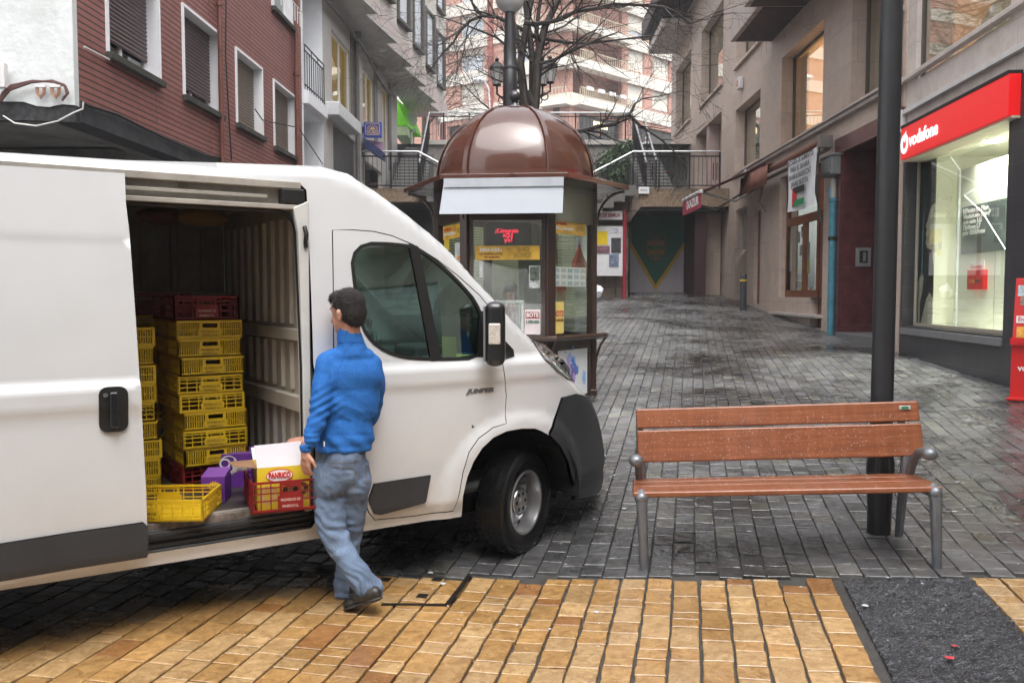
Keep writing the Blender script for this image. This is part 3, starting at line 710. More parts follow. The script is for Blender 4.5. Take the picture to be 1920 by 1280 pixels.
# ================================================================ BUILDINGS
def wall(name, m, parent, x0, x1, z0, z1, holes=(), y=0, rd=.3, thick=0):
    """vertical wall with rectangular openings; reveals run back by rd"""
    b = MB(); xs = sorted({x0, x1, *[h[0] for h in holes], *[h[1] for h in holes]}); zs = sorted({z0, z1, *[h[2] for h in holes], *[h[3] for h in holes]})
    xs = [x for x in xs if x0 <= x <= x1]; zs = [z for z in zs if z0 <= z <= z1]
    for a, c in zip(xs, xs[1:]):
        for d, e in zip(zs, zs[1:]):
            mx, mz = (a+c)/2, (d+e)/2
            if any(h[0] < mx < h[1] and h[2] < mz < h[3] for h in holes): continue
            b.quad((a, y, d), (c, y, d), (c, y, e), (a, y, e))
    for h in holes:
        a, c, d, e = max(h[0], x0), min(h[1], x1), max(h[2], z0), min(h[3], z1)
        if rd: b.quad((a, y, d), (a, y, e), (a, y+rd, e), (a, y+rd, d)); b.quad((c, y, e), (c, y, d), (c, y+rd, d), (c, y+rd, e)); b.quad((a, y, e), (c, y, e), (c, y+rd, e), (a, y+rd, e)); b.quad((c, y, d), (a, y, d), (a, y+rd, d), (c, y+rd, d))
    T = thick or max(rd, .3)
    b.quad((x0, y, z0), (x0, y, z1), (x0, y+T, z1), (x0, y+T, z0)); b.quad((x1, y, z1), (x1, y, z0), (x1, y+T, z0), (x1, y+T, z1)); b.quad((x0, y, z1), (x1, y, z1), (x1, y+T, z1), (x0, y+T, z1)); b.quad((x1, y, z0), (x0, y, z0), (x0, y+T, z0), (x1, y+T, z0))
    return b.build(name, m, parent)
def rect(pl, u0, u1, top, bot, off=0):
    tv = [q[1] for q in (top, bot) if isinstance(q, tuple)]; vm = sum(tv)/len(tv) if len(tv) == 2 else 300
    x0 = pl.hit(u0, vm, off)[0]; x1 = pl.hit(u1, vm, off)[0]
    zt = top if not isinstance(top, tuple) else pl.hit(*top, off)[1]; zb = bot if not isinstance(bot, tuple) else pl.hit(*bot, off)[1]
    return (x0, x1, zb, zt)
wglass = glass('shop glass', (.85, .88, .86), .025, .01)
dglass = glass('dark window glass', (.30, .34, .34), .16, .04)
alu = mat('window aluminium', (.10, .085, .07), .4, metal=.3)
wframe = mat('white window frame', (.72, .74, .78), .5, var=.05)
def window(parent, h, depth=.28, fm=None, gm=None, mull=1, shutter=0, sm_=None, sill=None, frame=.05, curtain=None, back=None):
    x0, x1, z0, z1 = h
    b = MB(); y = depth; f = frame
    b.box(x0, x0+f, y-.03, y+.03, z0, z1); b.box(x1-f, x1, y-.03, y+.03, z0, z1); b.box(x0+f, x1-f, y-.028, y+.028, z0, z0+f); b.box(x0+f, x1-f, y-.028, y+.028, z1-f, z1)
    for k in range(1, mull+1):
        xx = x0+(x1-x0)*k/(mull+1); b.box(xx-f/2, xx+f/2, y-.025, y+.025, z0+f, z1-f)
    w = b.build('window', fm or alu, parent)
    b = MB(); b.box(x0+f*.5, x1-f*.5, y-.003, y+.003, z0+f*.5, z1-f*.5); b.build('pane', gm or dglass, w)
    if shutter:
        zb = z1-(z1-z0)*shutter; b = MB(); n = max(3, int((z1-zb)/.055)); hh = (z1-zb)/n
        for k in range(n): b.prism([(y-.05, zb+k*hh), (y-.066, zb+k*hh+hh*.5), (y-.05, zb+(k+1)*hh-.004), (y-.04, zb+(k+1)*hh-.004), (y-.04, zb+k*hh)], x0+.02, x1-.02, 'x')
        b.build('shutter', sm_, w)
    if sill:
        b = MB(); b.box(x0-.06, x1+.06, -.09, depth-.03, z0-.09, z0-.002); b.build('sill', sill, w, bevel=.006)
    if curtain:
        b = MB(); n = 14; cw = (x1-x0)*curtain[1]; cx = x0+(x1-x0)*curtain[0]; vs = []
        for k in range(n*2+1): vs.append((cx+cw*k/(n*2), y+.16+(.03 if k % 2 else -.03)))
        for (a, c) in zip(vs, vs[1:]): b.quad((a[0], a[1], z0), (c[0], c[1], z0), (c[0], c[1], z1), (a[0], a[1], z1))
        b.build('curtain', mat('net curtain', (.62, .62, .6), .9, var=.05), w)
    if back:
        b = MB(); d = 1.4; b.quad((x0-.3, y+d, z0-.3), (x1+.3, y+d, z0-.3), (x1+.3, y+d, z1+.3), (x0-.3, y+d, z1+.3)); b.quad((x0-.3, y, z0), (x0-.3, y+d, z0), (x0-.3, y+d, z1), (x0-.3, y, z1)); b.quad((x1+.3, y, z0), (x1+.3, y+d, z0), (x1+.3, y+d, z1), (x1+.3, y, z1)); b.quad((x0-.3, y, z1), (x1+.3, y, z1), (x1+.3, y+d, z1), (x0-.3, y+d, z1)); b.quad((x0-.3, y, z0), (x1+.3, y, z0), (x1+.3, y+d, z0), (x0-.3, y+d, z0))
        b.build('room', back, w)
    return w
ltstone = brickmat('pale stone cladding', (.62, .55, .51), (.56, .49, .455), (.38, .33, .3), 1.15, .62, .004, .55, .15, stain=.35)
tanstone = brickmat('brown stone cladding', (.52, .42, .36), (.46, .365, .31), (.28, .22, .19), .9, .75, .004, .5, .2, stain=.4)
granite = brickmat('dark granite tiles', (.034, .033, .038), (.045, .043, .048), (.09, .09, .09), .62, .36, .003, .28, .15, off=0)
maroon = brickmat('maroon granite', (.085, .028, .03), (.095, .032, .034), (.15, .08, .08), 3.0, 1.1, .004, .22, .1, var=.35)
dark = mat('dark void', (.012, .012, .013), .8)
# ---------------------------------------------------------------- right, phone shop building
PA_ = Plane(5.98, 10.3, math.atan2(-1, -.0825))
sb = thing('shop_building', 'pale stone building with the dark granite phone shop front under the red fascia sign', 'building', M=PA_.M())
xl = PA_.hit(1686, 400)[0]; xr = 6.5
win = rect(PA_, 1695, 1886, (1885, 235), (1885, 630)); win = (win[0], win[1], win[2], 3.86)
upw = rect(PA_, 1722, 1897, (1897, -330), (1890, 40))
zD = PA_.hit(1893, 150)[1]
wall('shop_front', granite, sb, xl, xr, -.5, zD, [win, (1.2, 5.6, .7, 3.86)], rd=.24)
wall('wall', ltstone, sb, xl, xr, zD, 12, [upw, (1.4, 5.4, upw[2], upw[3]), (upw[0], upw[1], upw[2]+3.1, upw[3]+3.1)], y=.02, rd=.3)
b = MB(); b.box(xl, 1.0, -.05, .02, zD-.0, zD+.0); b = MB()
zs_ = PA_.hit(1690, 150)[1]; b.box(xl, xr, -.06, .05, zs_-.09, zs_-.02); b.build('cornice', ltstone, sb, bevel=.01)
window(sb, (upw[0], upw[1], upw[2], upw[3]), .12, alu, glass('warm window glass', (.8, .78, .7), .12, .02), 0, curtain=(.02, .22), back=mat('warm room', (.55, .40, .26), .8, var=.3, scl=2, emit=.25))
b = MB(); b.box(1.4, 5.4, .2, .24, upw[2], upw[3]); b.build('near_window', dglass, sb)
b = MB(); b.box(upw[0], upw[1], .2, .24, upw[2]+3.1, upw[3]+3.1); b.build('top_window', dglass, sb)
b = MB(); b.T = Matrix.Translation((upw[1]-1.1, .45, upw[2])); b.lathe([(.34, 0), (.30, .25), (.18, .5), (.03, .72), (0, .73)], n=7); b.build('window_ornament', mat('white cloth', (.66, .68, .7), .8), sb)
b = MB(); b.T = Matrix.Translation((upw[1]-.72, .40, upw[2]+.06)); b.prism([(0, 0), (.12, .05), (.16, .4), (.02, .33)], 0, .05); b.build('window_ornament', mat('green cloth', (.16, .5, .12), .8), sb)
b = MB(); b.T = Matrix.Translation((upw[1]-.25, .40, upw[2]+.2)); b.cbox((0, 0, .12), (.42, .06, .09), Matrix.Rotation(R(-25), 3, 'Y')); b.build('window_ornament', mat('pink cloth', (.65, .10, .25), .8), sb, bevel=.02)
b = MB(); b.box(1.2, 5.6, .2, .206, .7, 3.86); b.build('near_pane', dglass, sb); b = MB(); b.box(1.1, 5.7, 1.2, 1.25, .6, 3.9); b.box(1.1, 5.7, .25, 1.2, 3.87, 3.9); b.build('near_room', dark, sb)
# shop window: frame, glass, inside
x0, x1, z0, z1 = win
b = MB(); b.box(x0, x1, .10, .23, z0-.10, z0); b.box(x0, x1, -.03, .12, z0-.13, z0-.03); b.build('window_sill', mat('grey sill', (.22, .22, .23), .3, metal=.3), sb, bevel=.006)
b = MB(); b.box(x0, x0+.03, .18, .22, z0, z1); b.box(x1-.04, x1, .18, .22, z0, z1); b.box(x0, x1, .185, .215, z0, z0+.05)
shf = b.build('shop_window', mat('pale frame', (.4, .36, .3), .4), sb)
b = MB(); b.box(x0, x1, .197, .203, z0, z1); b.build('pane', wglass, shf)
cream = mat('cream shop panel', (.80, .80, .68), .6, var=.02)
b = MB(); D = 1.5
b.quad((x0-.1, D, z0-.05), (x1+.1, D, z0-.05), (x1+.1, D, z1+.05), (x0-.1, D, z1+.05)); b.quad((x0-.02, .25, z0), (x0-.02, D, z0), (x0-.02, D, z1), (x0-.02, .25, z1)); b.quad((x1+.02, .25, z0), (x1+.02, D, z0), (x1+.02, D, z1), (x1+.02, .25, z1)); b.quad((x0-.1, .25, z1), (x1+.1, .25, z1), (x1+.1, D, z1), (x0-.1, D, z1)); b.quad((x0-.1, .25, z0), (x1+.1, .25, z0), (x1+.1, D, z0), (x0-.1, D, z0))
b.build('display_room', cream, sb)
off = .7
pp = rect(PA_, 1803, 1900, 3.8, win[2]+.002, off)
b = MB(); b.box(pp[0], x1+.01, off, off+.04, pp[2], 3.6); b.build('display_panel', mat('cream panel', (.82, .82, .72), .6, var=.02), sb)
b = MB(); b.box(pp[0]-.05, pp[0], off-.03, off+.05, pp[2], 3.6); b.build('panel_edge', mat('white edge', (.8, .82, .82), .4), sb)
b = MB(); xx = PA_.hit(1869, 400, off)[0]; b.box(xx-.004, xx+.004, off-.004, off, pp[2], 3.6); b.build('panel_joint', mat('joint grey', (.35, .35, .3), .6), sb)
# poster of the offer
tr = rect(PA_, 1805, 1887, (1805, 390), (1805, 477), off)
po = thing('offer_poster', 'dark grey poster with white lettering, hung inside the phone shop window', 'poster', M=PA_.M() @ Matrix.Translation((0, off-.02, 0)))
b = MB(); b.box(tr[0], tr[1], 0, .012, tr[2], tr[3]); b.build('backing', mat('poster grey', (.10, .125, .125), .4, var=.5, scl=3), po)
wt = mat('white lettering', (.85, .85, .83), .5, var=.02)
cx = (tr[0]+tr[1])/2-.15; hh = (tr[3]-tr[2])
for i, s in enumerate(['Llévate tu Plan', 'Vodafone Base²', 'con este LG', 'Optimus L7', 'por 32€/mes']):
    wd = (.95, 1.05, .72, .68, .85)[i]*(tr[1]-tr[0])*.62; text('lettering', s, hh*.095, wt, po, (tr[0]+.06+wd/2, -.003, tr[3]-hh*(.10+.115*i)), width=wd, bold=.004)
# red leaflet box
rb_ = rect(PA_, 1822, 1852, (1822, 507), (1822, 543), off)
lb = thing('leaflet_box', 'small red leaflet box with a white card, below the grey poster in the shop window', 'leaflet box', M=PA_.M() @ Matrix.Translation((0, off, 0)))
redm = mat('shop red', (.62, .012, .012), .35, var=.05)
b = MB(); b.box(rb_[0], rb_[1], -.07, -.002, rb_[2], rb_[3]); b.build('box', redm, lb, bevel=.006)
b = MB(); b.box(rb_[0]+.02, rb_[1]-.02, -.05, -.04, rb_[3], rb_[3]+.14); b.build('card', mat('white card', (.82, .82, .82), .6), lb)
text('card_lettering', 'Enero', .06, redm, lb, ((rb_[0]+rb_[1])/2, -.053, rb_[3]+.05), width=(rb_[1]-rb_[0])*.7)
b = MB(); w_ = rb_[1]-rb_[0]; b.box(rb_[0]+w_*.15, rb_[0]+w_*.48, -.074, -.071, rb_[2]+.1, rb_[3]-.14); b.build('picture', mat('orange picture', (.75, .3, .05), .5, var=.6, scl=12), lb)
b = MB(); b.box(rb_[0]+w_*.54, rb_[0]+w_*.85, -.074, -.071, rb_[2]+.1, rb_[3]-.14); b.build('picture', mat('dark picture', (.06, .06, .08), .4, var=.8, scl=12), lb)
# tall photo poster of a woman (flat print)
wp = rect(PA_, 1719, 1752, (1737, 250), (1737, 610), .25)
wo_ = thing('photo_poster', 'tall dark photo poster of a woman at the left edge of the shop window', 'poster', M=PA_.M() @ Matrix.Translation((0, .25, 0)))
b = MB(); b.box(wp[0]-.02, wp[1], 0, .01, z0, z1); b.build('print', mat('poster black', (.010, .016, .015), .35, var=.3), wo_)
skn = mat('printed skin', (.75, .68, .56), .5, var=.25, scl=7); wdt = wp[1]-wp[0]
def pz(v): return PA_.hit(1737, v, .25)[1]
def px_(u): return PA_.hit(u, 450, .25)[0]
b = MB(); prof = [(1752, 385), (1746, 388), (1741, 402), (1739, 414), (1735, 424), (1738, 430), (1736, 440), (1738, 447), (1736, 455), (1740, 466), (1748, 470), (1752, 500), (1752, 470)]
b.prism([(px_(u), pz(v)) for u, v in prof], -.004, -.001)
b.prism([(px_(u), pz(v)) for u, v in [(1752, 560), (1746, 548), (1740, 560), (1734, 590), (1730, 612), (1752, 612)]], -.004, -.001)
b.prism([(px_(u), pz(v)) for u, v in [(1722, 540), (1726, 520), (1731, 512), (1734, 520), (1732, 545), (1728, 570), (1728, 606), (1722, 606)]], -.004, -.001)
b.build('figure_print', skn, wo_)
b = MB()
for u, v, r in ((1731, 395, .05), (1728, 436, .04), (1724, 405, .03), (1729, 320, .045), (1748, 373, .06)):
    b.T = Matrix.Translation((px_(u), -.003, pz(v))); b.lathe([(r, 0), (r*.8, 0)], n=20, axis='y')
b.T = I4; b.tube([(px_(1731), -.004, pz(400)), (px_(1730), -.004, pz(520))], .008, 6)
b.build('bubble_print', mat('printed bubble', (.12, .3, .36), .4, var=.4), wo_)
# bright zigzag line strip behind the glass
zg = [PA_.hit(u, v, .6) for u, v in ((1888, 320), (1808, 366), (1842, 398), (1888, 472))]
b = MB(); b.tube([(x, .6, z) for x, z in zg], .006, 6); b.build('zigzag_strip', mat('white strip', (.9, .9, .9), .4, emit=.6), sb)
zg = [PA_.hit(u, v, .6) for u, v in ((1782, 293), (1799, 318))]
b = MB(); b.tube([(x, .6, z) for x, z in zg], .006, 6); b.build('zigzag_strip', MATS['white strip'], sb)
# down-light
sx, sz_ = PA_.hit(1853, 253, .62)
b = MB(); b.T = Matrix.Translation((sx, .7, 3.855)); b.lathe([(0, -.01), (.11, -.01), (.13, 0)], n=20); b.build('downlight', mat('lit lamp', (1, .97, .93), .5, emit=14, var=0), sb)
al = bpy.data.lights.new('shop_lamp', 'AREA'); al.shape = 'RECTANGLE'; al.size = 2.0; al.size_y = .4; al.energy = 62; al.color = (1, .98, .88)
alo = bpy.data.objects.new('shop_lamp', al); C.objects.link(alo); alo.parent = sb; alo.location = ((x0+x1)/2+.35, .62, 3.83); al.spread = R(120)
# fascia sign
sg = rect(PA_, 1689, 1888, (1690, 242), (1690, 300), -.14)
fs_ = thing('shop_sign', 'long red fascia sign reading vodafone in white over the phone shop window', 'sign', M=PA_.M())
b = MB(); b.box(sg[0], sg[1], -.14, .0, sg[2], sg[3]); b.build('sign_box', mat('sign red', (.70, .012, .014), .3, var=.03, emit=.22), fs_, bevel=.006)
wem = mat('lit white letters', (.9, .9, .9), .4, var=0, emit=.45)
lx0 = PA_.hit(1704, 270, -.14)[0]; lx1 = PA_.hit(1758, 255, -.14)[0]; zc = (sg[2]+sg[3])/2-.0
text('lettering', 'vodafone', .20, wem, fs_, ((lx0+lx1)/2+.02, -.146, zc-.005), width=lx1-lx0, bold=.007)
b = MB(); b.T = Matrix.Translation((PA_.hit(1696.5, 270, -.14)[0], -.145, zc-.02)); r_ = .15
b.lathe([(r_, 0), (r_, .004), (r_*.52, .004), (r_*.52, 0)], n=28, axis='y'); b.build('emblem_ring', wem, fs_)
b = MB(); b.T = Matrix.Translation((PA_.hit(1696.5, 270, -.14)[0], -.149, zc+.03)); b.prism([(-.03, .02), (.0, .09), (.06, .14), (.05, .08), (.03, .0), (0, -.03)], 0, .003); b.build('emblem_tail', wem, fs_)
b = MB(); b.box(sg[0], sg[1], -.15, .02, sg[3], sg[3]+.04); b.build('sign_cap', dark, fs_)
b = MB(); b.box(sg[0], sg[1], -.1, .3, sg[2]-.03, sg[2]-.002); b.build('sign_underside', mat('cream soffit', (.6, .55, .42), .6), fs_)
# white conduit, junction box, wires, pipe
cd = thing('cable_duct', 'white cable duct with a junction box running over the red shop sign', 'cable duct', M=PA_.M())
zc1 = PA_.hit(1703, 208)[1]; xj = PA_.hit(1698, 210)[0]
b = MB(); b.box(xj, xr, -.05, .018, zc1-.04, zc1+.03); b.build('duct', mat('white pvc', (.62, .6, .6), .45), cd, bevel=.004)
b = MB(); b.box(xj-.25, xj, -.08, .018, zc1-.32, zc1+.04); b.build('box', MATS['white pvc'], cd, bevel=.006)
rs = random.Random(5)
for k in range(6):
    b = MB(); zz = zc1+.1-.05*k; b.tube([(xj-.15, -.06, zc1-.1), (xj-.4, -.1-.02*k, zz+.1), (xj-.75, -.08, zz-.15), (xj-.5, -.09, zz-.3), (xj-.2, -.06, zc1-.35)], .009, 5)
    b.build('wire', mat('wire brown', (.12, .05, .03), .6) if k % 2 else rubber, cd, smooth=True)
dp = thing('drainpipe', 'slim white drainpipe at the left corner of the phone shop building', 'drainpipe', M=PA_.M())
b = MB(); xw = PA_.hit(1682, 100, -.1)[0]; b.cyl((xw, -.08, PA_.hit(1682, 245, -.1)[1]), (xw, -.08, 14), .055, n=12); b.build('pipe', MATS['white pvc'], dp, smooth=True)
b = MB(); b.lathe([(.055, 0), (.075, 0), (.075, .08), (.055, .08)], c=(xw, -.08, 6.2), n=12); b.build('collar', MATS['white pvc'], dp)
# ---------------------------------------------------------------- right, long stone building
PB = Plane(6.26, 13.8, math.atan2(-1, -.025))
rbld = thing('stone_building', 'brown stone clad building with large upstairs windows over the awnings and the maroon portal', 'building', M=PB.M())
xe = PB.hit(1265, 300)[0]
zsl = PB.hit(1540, 232)[1]      # sill height, first floor
ztp = PB.hit(1540, 40)[1]
W1 = rect(PB, 1463, 1540, ztp, zsl); W2 = rect(PB, 1592, 1672, ztp, zsl); W0 = rect(PB, 1378, 1424, ztp-.25, zsl+.02)
C1 = rect(PB, 1304, 1352, zsl+3.0-.75, 4.86)
F2 = zsl+3.1
U0 = rect(PB, 1378, 1424, F2+2.3, F2); U1 = rect(PB, 1313, 1353, F2+2.6, F2); U2 = rect(PB, 1266, 1294, F2+2.6, F2); U3 = rect(PB, 1463, 1540, F2+2.3, F2); U4 = rect(PB, 1592, 1672, F2+2.3, F2)
portal = rect(PB, 1582, 1684, (1582, 286), .0)
shopw = rect(PB, 1461, 1543, (1461, 335), (1461, 557)); sdoor = (PB.hit(1520, 500)[0], shopw[1], .95, shopw[3])
narrow = rect(PB, 1414, 1425, (1420, 395), (1420, 570)); shut = rect(PB, 1381, 1402, (1402, 385), .9)
colm = rect(PB, 1330, 1362, 4.2, 1.35)
holes = [W1, W2, W0, C1, U0, U1, U2, U3, U4, portal, shopw, (sdoor[0], sdoor[1], .98, shopw[2]), narrow, shut]
wall('wall', tanstone, rbld, xe-1, 0.0, .2, 12.5, holes, rd=.45)
warm = mat('warm lit room', (.50, .33, .18), .8, var=.35, scl=2.5, emit=.75)
wg2 = glass('reflective window glass', (.8, .78, .7), .16, .02)
for h, cu, bk in ((W1, (.02, .16), warm), (W2, (.02, .3), mat('room grey', (.42, .40, .36), .8, emit=.12)), (W0, (.02, .25), MATS['room grey']), (U0, (.05, .5), MATS['room grey']), (U1, None, MATS['room grey']), (U2, None, MATS['room grey']), (U3, None, MATS['room grey']), (U4, None, MATS['room grey'])):
    window(rbld, h, .30, alu, wg2, 0, curtain=cu, back=bk, sill=tanstone)
# chandelier and balusters seen through the first-floor window
b = MB(); cxx = (W1[0]+W1[1])/2; b.T = Matrix.Translation((cxx, .95, zsl+1.35)); b.cyl((0, 0, 0), (0, 0, .7), .01, n=6); b.ball((0, 0, 0), .05)
for k in range(6):
    a = k*math.pi/3; b.tube([(0, 0, 0), (.15*math.cos(a), .15*math.sin(a), -.06), (.28*math.cos(a), .28*math.sin(a), .03)], .01, 5)
b.build('chandelier', mat('brass', (.35, .2, .05), .3, metal=1), rbld, smooth=True)
for k in range(6):
    a = k*math.pi/3; b = MB(); b.ball((cxx+.28*math.cos(a), .95+.28*math.sin(a), zsl+1.41), .035, 6); b.build('candle_bulb', mat('bulb', (1, .72, .35), .5, emit=9, var=0), rbld)
# awning ledge and stone band
zl = PB.hit(1635, 187)[1]
b = MB(); xA = PB.hit(1394, 300)[0]; b.box(xA, 0, -.10, .0, zl-.06, zl+.02); b.box(xA, 0, -.14, -.03, zl+.02, zl+.05); b.build('ledge', mat('pale ledge', (.42, .38, .36), .5, stain=.3), rbld, bevel=.008)
# overhanging upper bays
zsf = 7.97; xo = -7.9; xo2 = -5.3
b = MB(); b.box(xo, xo2, -1.0, 0, zsf, zsf+.75); b.box(xo2, 0, -1.3, 0, zsf+.001, zsf+.75); b.build('bay_fascia', mat('bay concrete', (.42, .36, .33), .6, stain=.4), rbld)
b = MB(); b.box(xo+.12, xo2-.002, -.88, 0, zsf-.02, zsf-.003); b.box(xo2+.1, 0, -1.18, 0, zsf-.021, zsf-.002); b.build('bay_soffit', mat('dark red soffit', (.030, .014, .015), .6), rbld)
b = MB(); b.box(xo+.1, xo2, -.9, 0, zsf+.75, 12.5); b.box(xo2, 0, -1.2, 0, zsf+.75, 12.5); b.build('bay_wall', tanstone, rbld)
# balcony on the far part and dark eave above it
Zb = PB.hit(1264, 110)
b = MB(); xb0, xb1 = 13.8-36.0, 13.8-32.3; zbal = 11.6
b.box(xb0, xb1, -1.15, 0, zbal, zbal+.28); bal = b.build('balcony', mat('bay concrete', (0, 0, 0)), rbld)
b = MB()
for t in (0, 1): b.tube([(xb0, -1.12, zbal+.35+.8*t), (xb1, -1.12, zbal+.35+.8*t), (xb1, 0, zbal+.35+.8*t)], .022, 6)
n = 22
for k in range(n+1): x = xb0+(xb1-xb0)*k/n; b.cyl((x, -1.12, zbal+.28), (x, -1.12, zbal+1.15), .012, n=5)
for k in range(6): b.cyl((xb1, -1.12+.2*k, zbal+.28), (xb1, -1.12+.2*k, zbal+1.15), .012, n=5)
iron = mat('black ironwork', (.02, .02, .022), .45, metal=.5)
b.build('railing', iron, bal)
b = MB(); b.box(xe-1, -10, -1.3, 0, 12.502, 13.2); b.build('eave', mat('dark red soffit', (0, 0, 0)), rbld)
# cross-wall pilasters of the raised shops
xm = (C1[0]*.55+C1[1]*.45); b = MB(); b.box(xm-.22, xm+.15, .05, .4, 4.86, C1[3]); b.box(C1[0], C1[1], .42, .46, 4.86, C1[3]); b.build('recess_wall', mat('pinkish plaster', (.40, .30, .27), .7), rbld)
# portal: frame, recess, door, step
x0, x1, z0, z1 = portal
po_ = rect(PB, 1570, 1686, (1570, 263), 0)
b = MB(); b.box(po_[0], x0, -.05, .02, 0, po_[3]); b.box(x0, .0, -.049, .02, z1, po_[3]-.002); fr_ = b.build('portal', maroon, rbld)
b = MB(); b.quad((x0+.002, 0, 0), (x0+.002, 1.6, 0), (x0+.002, 1.6, z1), (x0+.002, 0, z1)); b.quad((x1, 0, 0), (x1, 1.6, 0), (x1, 1.6, z1), (x1, 0, z1)); b.quad((x0, 1.6, 0), (x1, 1.6, 0), (x1, 1.6, z1), (x0, 1.6, z1)); b.quad((x0, 0, z1-.002), (x1, 0, z1-.002), (x1, 1.6, z1-.002), (x0, 1.6, z1-.002)); b.build('portal_recess', maroon, rbld)
b = MB(); b.box(x0+.3, x1-.3, 1.52, 1.58, .9, 3.2); b.build('portal_door', mat('dark glass door', (.02, .02, .02), .1), rbld)
b = MB(); zst = PB.hit(1582, 623)[1]; b.box(x0+.01, x1, -.1, 1.6, .2, zst); b.build('step', mat('grey step', (.13, .13, .135), .35), rbld, bevel=.01)
# intercom on the jamb facing the square (normal along +x)
jy0, jy1 = .28, .54
def jam(u):
    d = ray(u, 480); n_ = PB.d; t = (PB.o+PB.d*x0-Vector((0, 0, EYE))).dot(n_)/d.dot(n_); p = Vector((0, 0, EYE))+d*t
    return (p-PB.o).dot(PB.n), p.z
ya, za = jam(1604); yb, zb = jam(1632)
ztI = EYE+(jam(1604)[1]-EYE); 
dI = (PB.o+PB.d*x0).y
zA = EYE+(550-465)/1600*(dI+.0); zB = EYE+(550-500)/1600*dI
b = MB(); b.box(x0+.003, x0+.03, ya, yb, zB, zA); ic = b.build('intercom', mat('intercom steel', (.42, .43, .44), .35, metal=.6), rbld, bevel=.004)
b = MB(); my = (ya+yb)/2; hw = (yb-ya)*.27; b.box(x0+.031, x0+.038, my-hw, my+hw, zB+.07, zA-.06); b.build('intercom_panel', rubber, ic)
b = MB()
for k in range(5): b.box(x0+.039, x0+.044, my-hw*.2, my+hw*.55, zB+.10+k*.035, zB+.125+k*.035)
b.build('call_buttons', mat('button steel', (.6, .6, .6), .3, metal=.7), ic)
# wooden shop window and door
wood = mat('red brown wood', (.16, .05, .02), .4, var=.35, scl=14, strk=.3)
x0, x1, z0, z1 = shopw; zt = PB.hit(1461, 420)[1]; xd = sdoor[0]
b = MB(); f = .10
b.box(x0, x0+f, .16, .26, z0, z1); b.box(x0+f, xd, .16, .26, z0, z0+f*1.6); b.box(x0+f, x1, .155, .265, zt-.08, zt+.10); xmid = PB.hit(1493, 450)[0]; b.box(xmid-.07, xmid+.07, .16, .26, z0+f, zt-.08); b.box(xd-.14, xd, .158, .262, .95, z1)
wsh = b.build('shop_window', wood, rbld, bevel=.006)
b = MB(); b.box(x0+f, xd-.1, .205, .211, z0+f, z1); b.build('pane', wglass, wsh)
b = MB(); b.quad((x0, 1.3, z0), (xd, 1.3, z0), (xd, 1.3, z1), (x0, 1.3, z1)); b.box(x0, xd, .3, 1.3, z0+.02, z0+.05); b.build('display', mat('shop dark', (.03, .035, .035), .8, var=.6), wsh)
rs = random.Random(11); cols = [(.7, .7, .72), (.8, .75, .1), (.15, .35, .6), (.7, .7, .68), (.5, .1, .15)]
for k, (u0, u1, va, vb) in enumerate(((1470, 1485, 425, 510), (1510, 1519, 455, 485), (1512, 1519, 485, 513), (1496, 1501, 435, 455), (1503, 1508, 425, 445), (1500, 1507, 460, 480))):
    q = rect(PB, u0, u1, (u0, va), (u0, vb), .235); b = MB(); b.box(q[0], q[1], .225, .231, q[2], q[3]); b.build('window_notice', mat('paper %d' % k, [(.55, .6, .66), (.5, .6, .66), (.62, .66, .2), (.6, .6, .6), (.5, .5, .5), (.55, .55, .55)][k], .8, var=.35, scl=9), wsh)
for k in range(9):
    xx = x0+.2+k*(xd-x0-.5)/8; hh = rs.uniform(.1, .28); b = MB(); b.T = Matrix.Translation((xx, .42, z0+.05)); b.lathe([(0, 0), (.05, 0), (.055, hh*.6), (.02, hh*.8), (.02, hh), (0, hh)], n=8)
    b.build('shelf_jar', mat('jar %d' % (k % 5), cols[k % 5], .4), wsh, smooth=True)
b = MB(); b.box(xd, x1-.01, .18, .23, .97, zt-.08); dr = b.build('shop_door', wood, rbld)
b = MB(); dw = x1-xd
for i in range(3):
    for j, (za_, zb_) in enumerate(((.12, .28), (.34, .62), (.68, .94))):
        H_ = zt-1.0; b.box(xd+dw*(.08+.3*i), xd+dw*(.32+.3*i), .165, .18, .97+H_*za_, .97+H_*zb_)
b.build('door_panel', wood, dr, bevel=.01)
b = MB(); b.box(x0-.4, x1+.05, -.12, .15, PB.hit(1543, 597)[1], PB.hit(1543, 591)[1]); b.build('doorstep', mat('pale ledge', (0, 0, 0)), rbld, bevel=.01)
b = MB(); b.box(narrow[0], narrow[1], .1, .2, narrow[2], narrow[3]); b.build('side_door', wood, rbld)
x0, x1, z0, z1 = shut; zsh = PB.hit(1402, 463)[1]
b = MB(); n = 18
for k in range(n): hh = (z1-zsh)/n; b.prism([(.25, zsh+k*hh), (.225, zsh+k*hh+hh/2), (.25, zsh+(k+1)*hh)], x0, x1, 'x')
b.build('roller_shutter', mat('grey shutter', (.26, .25, .23), .5), rbld)
b = MB(); b.box(x0, x1, .35, .4, 1.0, zsh); b.build('shop_entry', dark, rbld)
